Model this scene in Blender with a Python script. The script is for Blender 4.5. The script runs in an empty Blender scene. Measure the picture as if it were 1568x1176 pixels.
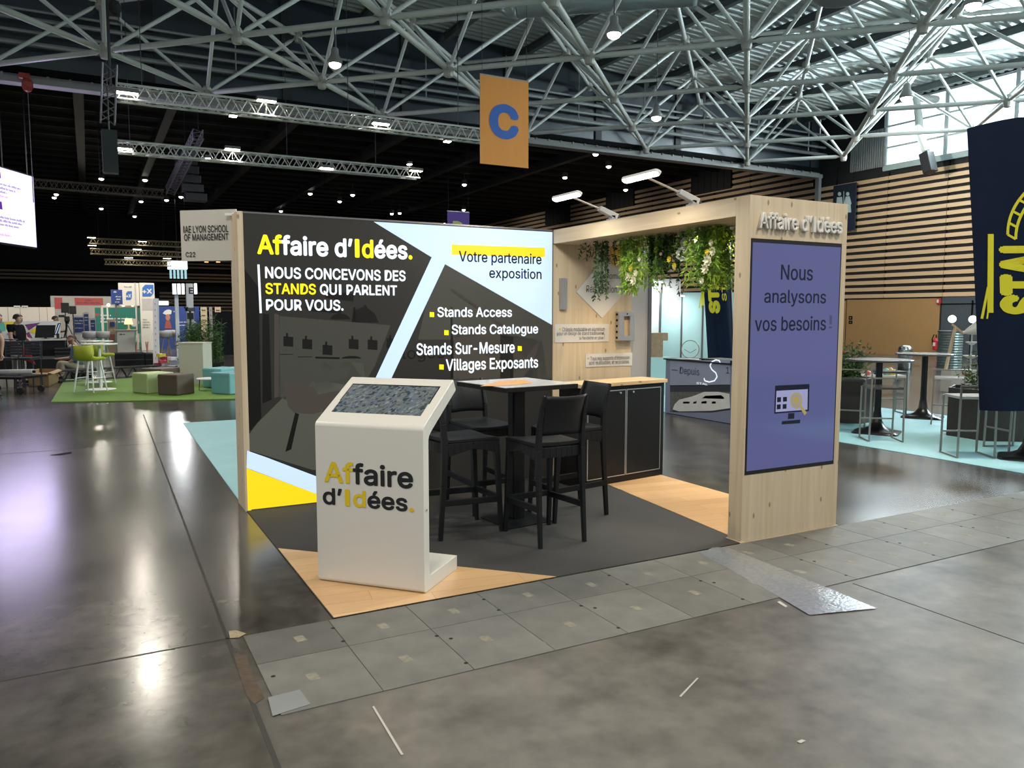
import bpy, math, random, os
from mathutils import Vector, Matrix
random.seed(7)
S = bpy.context.scene
COL = S.collection
V = Vector
pi = math.pi

# ------------------------------------------------------------------ camera
W, H, FPX = 1568, 1176, 1198.58
CAM = V((-1.10863, -6.78201, 1.66386))
YAW, PITCH, ROLL = 0.493969, 0.088957, 0.000865
FWD = V((math.sin(YAW) * math.cos(PITCH), math.cos(YAW) * math.cos(PITCH), -math.sin(PITCH)))
_r = V((math.cos(YAW), -math.sin(YAW), 0))
_u = _r.cross(FWD)
RGT = _r * math.cos(ROLL) + _u * math.sin(ROLL)
UPV = _u * math.cos(ROLL) - _r * math.sin(ROLL)
cd = bpy.data.cameras.new('camera')
cd.sensor_width = 36.0
cd.lens = FPX / W * 36.0
cd.clip_end = 300
cam = bpy.data.objects.new('camera', cd)
COL.objects.link(cam)
m = Matrix((RGT, UPV, -FWD)).transposed().to_4x4()
m.translation = CAM
cam.matrix_world = m
S.camera = cam

# ------------------------------------------------------------------ world and exposure
wd = bpy.data.worlds.new('world')
S.world = wd
wd.use_nodes = True
bg = wd.node_tree.nodes['Background']
bg.inputs['Color'].default_value = (0.90, 0.96, 1.0, 1)
bg.inputs['Strength'].default_value = 0.40
S.view_settings.view_transform = 'Standard'
S.view_settings.look = 'None'
S.view_settings.exposure = 0.0
S.view_settings.gamma = 1.0
S.view_settings.use_curve_mapping = False
S.cycles.max_bounces = 6
S.cycles.diffuse_bounces = 3
S.cycles.glossy_bounces = 3
S.cycles.transmission_bounces = 4
S.cycles.sample_clamp_indirect = 4.0
S.cycles.caustics_reflective = False
S.cycles.caustics_refractive = False


def light(name, kind, loc, energy, color=(1, 1, 1), size=1.0, aim=None, parent=None, spot=None, size_y=None):
    d = bpy.data.lights.new(name, kind)
    d.energy = energy
    d.color = color
    if kind == 'AREA':
        d.size = size
        if size_y:
            d.shape = 'RECTANGLE'
            d.size_y = size_y
    else:
        d.shadow_soft_size = size
    if kind == 'SPOT':
        d.spot_size = spot or 1.6
        d.spot_blend = 0.6
    o = bpy.data.objects.new(name, d)
    COL.objects.link(o)
    o.location = V(loc) - (parent.location if parent else V((0, 0, 0)))
    if aim is not None:
        o.rotation_euler = (V(aim) - V(loc)).to_track_quat('-Z', 'Y').to_euler()
    if parent:
        o.parent = parent
    return o


WARM = (1.0, 0.90, 0.74)
# daylight pouring in through the high windows of the right wall
light('window_daylight', 'AREA', (27.6, 6.5, 9.0), 2200, (0.80, 0.93, 1.0), 16, (18, 5, 2), None, None, 2.4)
light('window_skylight', 'AREA', (27.6, 3.0, 8.6), 6500, (0.74, 0.93, 1.0), 16, (10, 7, 11.2), None, None, 2.0)
# fill light added behind the camera to brighten the roof deck
light('rear_deck_fill', 'AREA', (0, -11.5, 8.6), 450, (0.84, 0.95, 1.0), 18, (9, 10, 10.5), None, None, 2.4)
# rows of hall floodlights hung below the roof
for hx, hy in ((-2.5, -6.5), (4.5, -6.0), (-5.0, 0.5), (8.0, -1.5)):
    light('hall_floodlight', 'AREA', (hx, hy, 7.4), 330, WARM, 0.9, (hx, hy, 0))
for hy, he in ((-3, 800), (5, 900), (12.5, 900), (25, 420), (34, 420), (44, 360)):  # added spots without fixtures, brightening the slatted right wall
    light('slat_wall_fill', 'SPOT', (20.5, hy, 6.9), he * 1.7, (1.0, 0.93, 0.82), 0.2, (28, hy, 2.9), None, 1.75)


# ------------------------------------------------------------------ measuring helpers
def ray(px, py):
    return FWD + RGT * ((px - W / 2) / FPX) - UPV * ((py - H / 2) / FPX)


def on(px, py, ax, val):
    d = ray(px, py)
    return CAM + d * ((val - CAM[ax]) / d[ax])


def fl(px, py, z=0.0):
    return on(px, py, 2, z)


def at(px, py, dep):
    return CAM + ray(px, py) * dep


def onp(px, py, o, n):
    d = ray(px, py)
    return CAM + d * (((V(o) - CAM).dot(n)) / d.dot(n))


def zat(px, py, ref):
    d = ray(px, py)
    k = math.hypot(ref[0] - CAM.x, ref[1] - CAM.y) / math.hypot(d.x, d.y)
    return CAM.z + d.z * k


def pix(p):
    d = V(p) - CAM
    z = d.dot(FWD)
    return (W / 2 + FPX * d.dot(RGT) / z, H / 2 - FPX * d.dot(UPV) / z, z)


# ------------------------------------------------------------------ materials
MATS = {}


def _new(name):
    mt = bpy.data.materials.new(name)
    mt.use_nodes = True
    nt = mt.node_tree
    return mt, nt, nt.nodes['Principled BSDF'], nt.nodes, nt.links


def M(name, rgb=(0.5, 0.5, 0.5), rough=0.5, metal=0.0, var=0.12, scale=6.0, bump=0.0, emit=None, es=0.0, stretch=None, spec=0.5, alpha=None):
    if name in MATS:
        return MATS[name]
    mt, nt, b, N, L = _new(name)
    b.inputs['Roughness'].default_value = rough
    b.inputs['Metallic'].default_value = metal
    b.inputs['Specular IOR Level'].default_value = spec
    tc = N.new('ShaderNodeTexCoord')
    mp = N.new('ShaderNodeMapping')
    L.new(tc.outputs['Object'], mp.inputs['Vector'])
    if stretch:
        mp.inputs['Scale'].default_value = stretch
    nz = N.new('ShaderNodeTexNoise')
    nz.inputs['Scale'].default_value = scale
    nz.inputs['Detail'].default_value = 3.0
    L.new(mp.outputs['Vector'], nz.inputs['Vector'])
    mx = N.new('ShaderNodeMix')
    mx.data_type = 'RGBA'
    mx.inputs['A'].default_value = (*[c * (1 - var) for c in rgb], 1)
    mx.inputs['B'].default_value = (*[min(1, c * (1 + var)) for c in rgb], 1)
    L.new(nz.outputs['Fac'], mx.inputs['Factor'])
    L.new(mx.outputs['Result'], b.inputs['Base Color'])
    if bump:
        bp = N.new('ShaderNodeBump')
        bp.inputs['Strength'].default_value = bump
        bp.inputs['Distance'].default_value = 0.01
        L.new(nz.outputs['Fac'], bp.inputs['Height'])
        L.new(bp.outputs['Normal'], b.inputs['Normal'])
    if emit:
        b.inputs['Emission Color'].default_value = (*emit, 1)
        b.inputs['Emission Strength'].default_value = es
    if alpha is not None:
        b.inputs['Alpha'].default_value = alpha
    MATS[name] = mt
    return mt


def math_node(N, L, op, a, b=None):
    n = N.new('ShaderNodeMath')
    n.operation = op
    for i, x in enumerate((a, b)):
        if x is None:
            continue
        if isinstance(x, (int, float)):
            n.inputs[i].default_value = x
        else:
            L.new(x, n.inputs[i])
    return n.outputs[0]


def wood(name, c1, c2, axis=2, board=0.11, rough=0.55, knots=True, across=0):
    """pine boards: grain along AXIS, glued strips of width BOARD along ACROSS"""
    mt, nt, b, N, L = _new(name)
    tc = N.new('ShaderNodeTexCoord')
    mp = N.new('ShaderNodeMapping')
    sc = [16.0, 16.0, 16.0]
    sc[axis] = 0.9
    mp.inputs['Scale'].default_value = sc
    L.new(tc.outputs['Object'], mp.inputs['Vector'])
    sep = N.new('ShaderNodeSeparateXYZ')
    L.new(tc.outputs['Object'], sep.inputs[0])
    idx = math_node(N, L, 'FLOOR', math_node(N, L, 'DIVIDE', sep.outputs[across], board))
    wn = N.new('ShaderNodeTexWhiteNoise')
    wn.noise_dimensions = '1D'
    L.new(idx, wn.inputs['W'])
    add = N.new('ShaderNodeVectorMath')
    add.operation = 'ADD'
    L.new(mp.outputs['Vector'], add.inputs[0])
    cmb = N.new('ShaderNodeCombineXYZ')
    for i in range(3):
        L.new(math_node(N, L, 'MULTIPLY', wn.outputs['Value'], 37.0 + i * 11), cmb.inputs[i])
    L.new(cmb.outputs[0], add.inputs[1])
    nz = N.new('ShaderNodeTexNoise')
    nz.inputs['Scale'].default_value = 1.3
    nz.inputs['Detail'].default_value = 5.0
    nz.inputs['Distortion'].default_value = 0.6
    L.new(add.outputs[0], nz.inputs['Vector'])
    mx = N.new('ShaderNodeMix')
    mx.data_type = 'RGBA'
    mx.inputs['A'].default_value = (*c1, 1)
    mx.inputs['B'].default_value = (*c2, 1)
    ramp = N.new('ShaderNodeMapRange')
    ramp.inputs[1].default_value = 0.3
    ramp.inputs[2].default_value = 0.72
    L.new(nz.outputs['Fac'], ramp.inputs[0])
    f = math_node(N, L, 'ADD', math_node(N, L, 'MULTIPLY', ramp.outputs[0], 0.7), math_node(N, L, 'MULTIPLY', wn.outputs['Value'], 0.3))
    L.new(f, mx.inputs['Factor'])
    last = mx.outputs['Result']
    if knots:
        mp2 = N.new('ShaderNodeMapping')
        s2 = [7.5, 7.5, 7.5]
        s2[axis] = 3.6
        mp2.inputs['Scale'].default_value = s2
        L.new(tc.outputs['Object'], mp2.inputs['Vector'])
        vo = N.new('ShaderNodeTexVoronoi')
        vo.voronoi_dimensions = '2D'
        vo.inputs['Scale'].default_value = 1.0
        s3 = N.new('ShaderNodeSeparateXYZ')
        L.new(mp2.outputs['Vector'], s3.inputs[0])
        c3 = N.new('ShaderNodeCombineXYZ')
        others = [k for k in range(3) if k != axis]
        L.new(math_node(N, L, 'ADD', s3.outputs[others[0]], s3.outputs[others[1]]), c3.inputs[0])
        L.new(s3.outputs[axis], c3.inputs[1])
        L.new(c3.outputs[0], vo.inputs['Vector'])
        mr = N.new('ShaderNodeMapRange')
        mr.inputs[1].default_value = 0.05
        mr.inputs[2].default_value = 0.09
        mr.inputs[3].default_value = 0.75
        mr.inputs[4].default_value = 0.0
        L.new(vo.outputs['Distance'], mr.inputs[0])
        vs_ = N.new('ShaderNodeSeparateColor')
        L.new(vo.outputs['Color'], vs_.inputs[0])
        few = math_node(N, L, 'MULTIPLY', mr.outputs[0], math_node(N, L, 'GREATER_THAN', vs_.outputs[1], 0.62))
        mk = N.new('ShaderNodeMix')
        mk.data_type = 'RGBA'
        L.new(few, mk.inputs['Factor'])
        L.new(last, mk.inputs['A'])
        mk.inputs['B'].default_value = (c1[0] * 0.35, c1[1] * 0.28, c1[2] * 0.22, 1)
        last = mk.outputs['Result']
    L.new(last, b.inputs['Base Color'])
    b.inputs['Roughness'].default_value = rough
    MATS[name] = mt
    return mt


def planks(name, c1, c2, c3, bw, bh, rough=0.35, rot=0.0):
    mt, nt, b, N, L = _new(name)
    tc = N.new('ShaderNodeTexCoord')
    mp = N.new('ShaderNodeMapping')
    mp.inputs['Rotation'].default_value = (0, 0, rot)
    L.new(tc.outputs['Object'], mp.inputs['Vector'])
    br = N.new('ShaderNodeTexBrick')
    br.offset = 0.37
    br.inputs['Color1'].default_value = (*c1, 1)
    br.inputs['Color2'].default_value = (*c2, 1)
    br.inputs['Mortar'].default_value = (*c3, 1)
    br.inputs['Scale'].default_value = 1.0
    br.inputs['Mortar Size'].default_value = 0.0012
    br.inputs['Brick Width'].default_value = bw
    br.inputs['Row Height'].default_value = bh
    L.new(mp.outputs['Vector'], br.inputs['Vector'])
    m2 = N.new('ShaderNodeMapping')
    m2.inputs['Rotation'].default_value = (0, 0, rot)
    m2.inputs['Scale'].default_value = (2.2, 30, 1)
    L.new(tc.outputs['Object'], m2.inputs['Vector'])
    nz = N.new('ShaderNodeTexNoise')
    nz.inputs['Scale'].default_value = 2.0
    nz.inputs['Detail'].default_value = 4
    L.new(m2.outputs['Vector'], nz.inputs['Vector'])
    mx = N.new('ShaderNodeMix')
    mx.data_type = 'RGBA'
    mx.blend_type = 'MULTIPLY'
    mx.inputs['Factor'].default_value = 0.35
    L.new(br.outputs['Color'], mx.inputs['A'])
    cr = N.new('ShaderNodeMapRange')
    cr.inputs[3].default_value = 0.5
    cr.inputs[4].default_value = 1.4
    L.new(nz.outputs['Fac'], cr.inputs[0])
    L.new(cr.outputs[0], mx.inputs['B'])
    L.new(mx.outputs['Result'], b.inputs['Base Color'])
    b.inputs['Roughness'].default_value = rough
    MATS[name] = mt
    return mt


def concrete(name):
    mt, nt, b, N, L = _new(name)
    tc = N.new('ShaderNodeTexCoord')
    n1 = N.new('ShaderNodeTexNoise')
    n1.inputs['Scale'].default_value = 0.55
    n1.inputs['Detail'].default_value = 6
    n1.inputs['Roughness'].default_value = 0.70
    n2 = N.new('ShaderNodeTexNoise')
    n2.inputs['Scale'].default_value = 9
    n2.inputs['Detail'].default_value = 4
    n3 = N.new('ShaderNodeTexNoise')
    n3.inputs['Scale'].default_value = 2.4
    n3.inputs['Detail'].default_value = 5
    n3.inputs['Distortion'].default_value = 0.3
    for n in (n1, n2, n3):
        L.new(tc.outputs['Object'], n.inputs['Vector'])
    f = math_node(N, L, 'ADD', math_node(N, L, 'MULTIPLY', n1.outputs['Fac'], 0.45), math_node(N, L, 'MULTIPLY', n3.outputs['Fac'], 0.33))
    f = math_node(N, L, 'ADD', f, math_node(N, L, 'MULTIPLY', n2.outputs['Fac'], 0.22))
    cr = N.new('ShaderNodeValToRGB')
    e = cr.color_ramp.elements
    e[0].position = 0.36
    e[0].color = (0.038, 0.035, 0.031, 1)
    e[1].position = 0.66
    e[1].color = (0.195, 0.181, 0.161, 1)
    L.new(f, cr.inputs['Fac'])
    mr = N.new('ShaderNodeMapRange')
    mr.inputs[1].default_value = 0.0
    mr.inputs[2].default_value = 1.0
    mr.inputs[3].default_value = 0.15
    mr.inputs[4].default_value = 0.255
    L.new(n1.outputs['Fac'], mr.inputs[0])
    # worn matte slab in front of the trench covers, polished floor elsewhere
    sep = N.new('ShaderNodeSeparateXYZ')
    L.new(tc.outputs['Object'], sep.inputs[0])
    zone = N.new('ShaderNodeMapRange')
    zone.interpolation_type = 'SMOOTHSTEP'
    zone.inputs[1].default_value = -26.9
    zone.inputs[2].default_value = -27.7
    zone.inputs[3].default_value = 0.0
    zone.inputs[4].default_value = 0.20
    L.new(sep.outputs[1], zone.inputs[0])
    zx = N.new('ShaderNodeMapRange')
    zx.interpolation_type = 'SMOOTHSTEP'
    zx.inputs[1].default_value = -0.60
    zx.inputs[2].default_value = -0.52
    L.new(sep.outputs[0], zx.inputs[0])
    worn = math_node(N, L, 'MULTIPLY', zone.outputs[0], zx.outputs[0])
    L.new(math_node(N, L, 'ADD', mr.outputs[0], worn), b.inputs['Roughness'])
    zone_tone = N.new('ShaderNodeVectorMath')      # base colour scaled darker on the polished zone than on the matte one
    zone_tone.operation = 'SCALE'
    L.new(cr.outputs['Color'], zone_tone.inputs[0])
    L.new(math_node(N, L, 'ADD', math_node(N, L, 'MULTIPLY', worn, 2.2), 0.56), zone_tone.inputs['Scale'])
    L.new(zone_tone.outputs[0], b.inputs['Base Color'])
    b.inputs['Specular IOR Level'].default_value = 0.36
    MATS[name] = mt
    return mt


def glow(name, rgb, s=1.0):
    return M(name, tuple(c * 0.3 for c in rgb), 0.6, var=0.03, emit=rgb, es=s)


# ------------------------------------------------------------------ mesh builder
class MB:
    def __init__(s):
        s.v, s.f, s.mi = [], [], []

    def add(s, vs, fs, m=0):
        o = len(s.v)
        s.v += [V(p) for p in vs]
        s.f += [tuple(i + o for i in f) for f in fs]
        s.mi += [m] * len(fs)
        return s

    def box(s, c, d, rz=0.0, m=0):
        x, y, z = d[0] / 2, d[1] / 2, d[2] / 2
        ca, sa = math.cos(rz), math.sin(rz)
        vs = []
        for dz in (-z, z):
            for dx, dy in ((-x, -y), (x, -y), (x, y), (-x, y)):
                vs.append((c[0] + dx * ca - dy * sa, c[1] + dx * sa + dy * ca, c[2] + dz))
        return s.add(vs, [(3, 2, 1, 0), (4, 5, 6, 7), (0, 1, 5, 4), (1, 2, 6, 5), (2, 3, 7, 6), (3, 0, 4, 7)], m)

    def box2(s, a, b, m=0):
        return s.box([(a[i] + b[i]) / 2 for i in range(3)], [abs(b[i] - a[i]) for i in range(3)], 0, m)

    def prism(s, pts, vec, m=0):
        n = len(pts)
        vec = V(vec)
        vs = [V(p) for p in pts] + [V(p) + vec for p in pts]
        fs = [tuple(range(n - 1, -1, -1)), tuple(range(n, 2 * n))]
        fs += [(i, (i + 1) % n, n + (i + 1) % n, n + i) for i in range(n)]
        return s.add(vs, fs, m)

    def poly(s, pts, m=0):
        return s.add(pts, [tuple(range(len(pts)))], m)

    def bar(s, p, q, w, h=None, m=0, up=(0, 0, 1), w2=None, h2=None):
        p, q = V(p), V(q)
        h = h or w
        w2 = w2 or w
        h2 = h2 or h
        d = (q - p).normalized()
        u = V(up)
        if abs(d.dot(u)) > 0.98:
            u = V((0, 1, 0))
        r = d.cross(u).normalized()
        u = r.cross(d)
        vs = []
        for c, a, b in ((p, w, h), (q, w2, h2)):
            vs += [c - r * a / 2 - u * b / 2, c + r * a / 2 - u * b / 2, c + r * a / 2 + u * b / 2, c - r * a / 2 + u * b / 2]
        return s.add(vs, [(3, 2, 1, 0), (4, 5, 6, 7), (0, 1, 5, 4), (1, 2, 6, 5), (2, 3, 7, 6), (3, 0, 4, 7)], m)

    def tube(s, pts, r, n=8, m=0):
        pts = [V(p) for p in pts]
        rs = r if isinstance(r, (list, tuple)) else [r] * len(pts)
        vs, fs = [], []
        prev = None
        for i, p in enumerate(pts):
            d = (pts[min(i + 1, len(pts) - 1)] - pts[max(i - 1, 0)]).normalized()
            if prev is None:
                a = V((0, 0, 1)) if abs(d.z) < 0.9 else V((1, 0, 0))
                a = d.cross(a).normalized()
            else:
                a = (prev - d * prev.dot(d)).normalized()
            prev = a
            b = d.cross(a)
            for k in range(n):
                t = 2 * pi * k / n
                vs.append(p + (a * math.cos(t) + b * math.sin(t)) * rs[i])
        for i in range(len(pts) - 1):
            for k in range(n):
                fs.append((i * n + k, i * n + (k + 1) % n, (i + 1) * n + (k + 1) % n, (i + 1) * n + k))
        fs.append(tuple(range(n - 1, -1, -1)))
        fs.append(tuple(range((len(pts) - 1) * n, len(pts) * n)))
        return s.add(vs, fs, m)

    def lathe(s, prof, c=(0, 0, 0), n=24, m=0):
        vs, fs = [], []
        for r, z in prof:
            for k in range(n):
                t = 2 * pi * k / n
                vs.append((c[0] + r * math.cos(t), c[1] + r * math.sin(t), c[2] + z))
        for i in range(len(prof) - 1):
            for k in range(n):
                fs.append((i * n + k, i * n + (k + 1) % n, (i + 1) * n + (k + 1) % n, (i + 1) * n + k))
        fs.append(tuple(range(n - 1, -1, -1)))
        fs.append(tuple(range((len(prof) - 1) * n, len(prof) * n)))
        return s.add(vs, fs, m)

    def ball(s, c, r, n=12, sc=(1, 1, 1), m=0):
        vs, fs = [], []
        k2 = n // 2
        for i in range(1, k2):
            a = pi * i / k2
            for k in range(n):
                t = 2 * pi * k / n
                vs.append((c[0] + r * sc[0] * math.sin(a) * math.cos(t), c[1] + r * sc[1] * math.sin(a) * math.sin(t), c[2] + r * sc[2] * math.cos(a)))
        top, bot = len(vs), len(vs) + 1
        vs += [(c[0], c[1], c[2] + r * sc[2]), (c[0], c[1], c[2] - r * sc[2])]
        for i in range(k2 - 2):
            for k in range(n):
                fs.append((i * n + k, (i + 1) * n + k, (i + 1) * n + (k + 1) % n, i * n + (k + 1) % n))
        for k in range(n):
            fs.append((top, k, (k + 1) % n))
            fs.append((bot, (k2 - 2) * n + (k + 1) % n, (k2 - 2) * n + k))
        return s.add(vs, fs, m)

    def leaf(s, p, d, l, w, up=None, m=0):
        d = V(d).normalized()
        u = V(up or (random.uniform(-1, 1), random.uniform(-1, 1), random.uniform(-0.3, 1)))
        r = d.cross(u)
        if r.length < 1e-4:
            r = V((1, 0, 0))
        r.normalize()
        n = r.cross(d)
        p = V(p)
        mid = p + d * l * 0.45 - n * w * 0.2
        return s.add([p, mid + r * w / 2 + n * w * 0.2, p + d * l, mid - r * w / 2 + n * w * 0.2, mid], [(0, 1, 4), (1, 2, 4), (2, 3, 4), (3, 0, 4)], m)

    def build(s, name, mat, parent=None, bevel=0.0, smooth=False, seg=2):
        mats = mat if isinstance(mat, (list, tuple)) else [mat]
        if parent is None:
            xs = [p.x for p in s.v]
            ys = [p.y for p in s.v]
            off = V(((min(xs) + max(xs)) / 2, (min(ys) + max(ys)) / 2, min(p.z for p in s.v)))
        else:
            off = root_of(parent).location.copy()
        me = bpy.data.meshes.new(name)
        me.from_pydata([tuple(p - off) for p in s.v], [], s.f)
        for mt in mats:
            me.materials.append(mt)
        for i, pl in enumerate(me.polygons):
            pl.material_index = s.mi[i]
            pl.use_smooth = smooth
        me.validate()
        me.update()
        o = bpy.data.objects.new(name, me)
        COL.objects.link(o)
        if parent is None:
            o.location = off
        else:
            o.parent = parent
        if bevel:
            bv = o.modifiers.new('bevel', 'BEVEL')
            bv.width = bevel
            bv.segments = seg
            bv.limit_method = 'ANGLE'
            bv.angle_limit = 0.7
        return o


def root_of(o):
    while o.parent is not None:
        o = o.parent
    return o


def tag(o, label, cat, group=None):
    o['label'] = label
    o['category'] = cat
    if group:
        o['group'] = group
    return o


def thing(name, label, cat, loc=(0, 0, 0), group=None):
    o = bpy.data.objects.new(name, None)
    o.empty_display_size = 0.2
    COL.objects.link(o)
    o.location = V(loc)
    return tag(o, label, cat, group)


def struct(name, mb, mat, bevel=0, smooth=False, label=None):
    o = mb.build(name, mat, None, bevel, smooth)
    o['kind'] = 'structure'
    return o


def copy_tree(o, parent=None):
    c = o.copy()
    COL.objects.link(c)
    if parent:
        c.parent = parent
    for ch in list(o.children):
        copy_tree(ch, c)
    return c


def dup(o, loc, rz=0.0, label=None, sc=None):
    c = copy_tree(o)
    c.location = V(loc)
    c.rotation_euler = (0, 0, rz)
    if label:
        c['label'] = label
    if sc:
        c.scale = (sc, sc, sc)
    return c


try:      # the sans-serif face that ships with Blender itself
    FONT = bpy.data.fonts.load(os.path.join(bpy.utils.system_resource('DATAFILES', path='fonts'), 'Inter.woff2'))
except Exception:
    FONT = None


def text(name, s, mats, parent, o, ux, uy, rect, bold=0.0, ext=0.0, spans=(), lift=0.001, keep=False):
    """lettering on the plane o + u*ux + v*uy, fitted to rect (u0, v0, u1, v1)"""
    mats = mats if isinstance(mats, (list, tuple)) else [mats]
    cu = bpy.data.curves.new(name, 'FONT')
    cu.body = s
    if FONT:
        cu.font = FONT
    cu.size = 1.0
    cu.resolution_u = 3
    if ext:
        cu.extrude = .05
        cu.bevel_depth = bold
        cu.bevel_resolution = 1
    for a, b, k in spans:
        for i in range(a, b):
            cu.body_format[i].material_index = k
    stems = {}
    for i, ch in enumerate(s):
        if ch == 'I':      # the face draws a serifed capital I; the signs have a plain bar
            stems[len(mats) + len(stems)] = cu.body_format[i].material_index
            cu.body_format[i].material_index = len(mats) + len(stems) - 1
    for mt in mats:
        cu.materials.append(mt)
    for k in stems:
        cu.materials.append(mats[0])
    tmp = bpy.data.objects.new('tmp_text', cu)
    COL.objects.link(tmp)
    bpy.context.view_layer.update()
    dg = bpy.context.evaluated_depsgraph_get()
    me = bpy.data.meshes.new_from_object(tmp.evaluated_get(dg))
    bpy.data.objects.remove(tmp)
    bpy.data.curves.remove(cu)
    if stems:
        import bmesh
        bm = bmesh.new()
        bm.from_mesh(me)
        for k, orig in stems.items():
            fs = [f for f in bm.faces if f.material_index == k]
            if not fs:
                continue
            co = [v.co for f in fs for v in f.verts]
            cx = (min(c.x for c in co) + max(c.x for c in co)) / 2
            ya, yb = min(c.y for c in co), max(c.y for c in co)
            za, zb = min(c.z for c in co), max(c.z for c in co)
            bmesh.ops.delete(bm, geom=fs, context='FACES')
            w = .052 + (bold if ext else 0)
            lv = [[bm.verts.new((cx + a * w, b, z)) for a, b in ((-1, ya), (1, ya), (1, yb), (-1, yb))] for z in ((za, zb) if zb - za > 1e-4 else (zb,))]
            nf = [bm.faces.new(lv[-1])]
            if len(lv) == 2:
                nf += [bm.faces.new((lv[0][q], lv[0][(q + 1) % 4], lv[1][(q + 1) % 4], lv[1][q])) for q in range(4)]
            for f in nf:
                f.material_index = orig
        bmesh.ops.delete(bm, geom=[v for v in bm.verts if not v.link_faces], context='VERTS')
        bm.to_mesh(me)
        bm.free()
    while len(me.materials) > len(mats):
        me.materials.pop()
    if ext:
        zs = [v.co.z for v in me.vertices]
        z0, z1 = min(zs), max(zs)
        for v in me.vertices:
            v.co.z = (v.co.z - z0) / (z1 - z0) * ext
    elif bold > 0:      # heavier strokes: the outline repeated around itself
        import bmesh
        bm = bmesh.new()
        for k in range(9):
            n0 = len(bm.verts)
            bm.from_mesh(me)
            bm.verts.ensure_lookup_table()
            if k:
                dx, dy = bold * math.cos(k * pi / 4), bold * math.sin(k * pi / 4)
                for v in bm.verts[n0:]:
                    v.co.x += dx
                    v.co.y += dy
                    v.co.z = k * .00025
        bm.to_mesh(me)
        bm.free()
    me.name = name
    xs = [v.co.x for v in me.vertices]
    ys = [v.co.y for v in me.vertices]
    x0, x1, y0, y1 = min(xs), max(xs), min(ys), max(ys)
    ux, uy = V(ux).normalized(), V(uy).normalized()
    n = ux.cross(uy)
    base = V(o)
    off = root_of(parent).location if parent else V((0, 0, 0))
    sx = (rect[2] - rect[0]) / (x1 - x0)
    sy = (rect[3] - rect[1]) / (y1 - y0)
    for v in me.vertices:
        u = rect[0] + (v.co.x - x0) * sx
        w = rect[1] + (v.co.y - y0) * sy
        v.co = base + ux * u + uy * w + n * (lift + v.co.z) - off
    ob = bpy.data.objects.new(name, me)
    COL.objects.link(ob)
    if parent:
        ob.parent = parent
    return ob


def scribble(mb, o, ux, uy, u0, u1, v, h, m=0, lift=0.002, right=False):
    """a line of lettering too small to read: short strokes in word groups"""
    ux, uy = V(ux).normalized(), V(uy).normalized()
    n = ux.cross(uy)
    u = u0
    w = h * 0.55
    word = random.randint(3, 8)
    while u < u1 - w:
        hh = h * random.choice((0.65, 0.65, 0.7, 1.0))
        p = V(o) + ux * u + uy * v + n * lift
        mb.poly([p, p + ux * w * 0.72, p + ux * w * 0.72 + uy * hh, p + uy * hh], m)
        u += w
        word -= 1
        if word == 0:
            u += w * 0.8
            word = random.randint(3, 8)


def flat(mb, pts, ax, val, m=0):
    """polygon on an axis plane, given by measured picture points"""
    mb.poly([on(p[0], p[1], ax, val) for p in pts], m)


X3, Y3, Z3 = V((1, 0, 0)), V((0, 1, 0)), V((0, 0, 1))

# ================================================================== SETTING
XW, YH = 28.1, 18.2          # right wall, header between the high roof and the dark hall
m_conc = concrete('concrete')
struct('floor', MB().box2((-30, -14, -0.1), (30, 62, 0)), m_conc)

black = M('black_paint', (0.004, 0.0045, 0.005), 0.8, var=0.3, spec=0.1)
dark_clad = M('dark_cladding', (0.030, 0.036, 0.042), 0.75, var=0.2, scale=1.5, stretch=(1, 1, 0.2))
blue_clad = M('blue_grey_cladding', (0.020, 0.031, 0.043), 0.28, var=0.15, scale=0.7, spec=0.9)
steel_wh = M('white_steel', (0.62, 0.66, 0.62), 0.38, var=0.10, scale=3, spec=0.5)
steel_gr = M('grey_steel', (0.30, 0.31, 0.31), 0.45, var=0.12, scale=4)
deck_m = M('zinc_deck', (0.50, 0.56, 0.555), 0.42, var=0.14, scale=0.8, metal=0.25)
purl_m = M('dark_purlin', (0.10, 0.12, 0.12), 0.55)

# dark hall beyond the header: black ceiling, back wall, left wall
struct('ceiling', MB().box2((-14, YH + .2, 9.3), (XW, 62, 9.5)), black)
struct('wall_back', MB().box2((-14, 61, 0), (XW, 61.3, 9.3)), M('black_wall', (0.010, 0.011, 0.012), 0.8, var=0.3))
struct('wall_left', MB().box2((-14.3, YH + .2, 0), (-14, 62, 9.3)), black)
# the header wall over the opening, with its flange and dark mullions
struct('wall_header', MB().box2((-14, YH + .15, 8.05), (XW, YH + .4, 12.2)), blue_clad)
mb = MB()
for k in range(11):
    x = -11.0 + k * 3.85
    mb.box2((x, YH + .08, 8.1), (x + .28, YH + .15, 11.6))
struct('trim_1', mb, M('mullion', (0.016, 0.018, 0.02), 0.6))
mb = MB()
mb.box2((-14, YH - .12, 7.74), (XW - .02, YH + .3, 7.90))
mb.box2((-14, YH + .06, 7.90), (XW - .02, YH + .12, 8.12))
for k in range(80):
    mb.box2((-13.8 + k * .52, YH - .13, 7.88), (-13.74 + k * .52, YH - .05, 7.97))
mb.box2((XW - .25, YH - .1, 5.9), (XW - .08, YH + .1, 7.75))
struct('trim_2', mb, steel_gr)
struct('trim_3', MB().box2((-14, YH - .05, 8.0), (XW, YH + .15, 8.18)), black)
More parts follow.
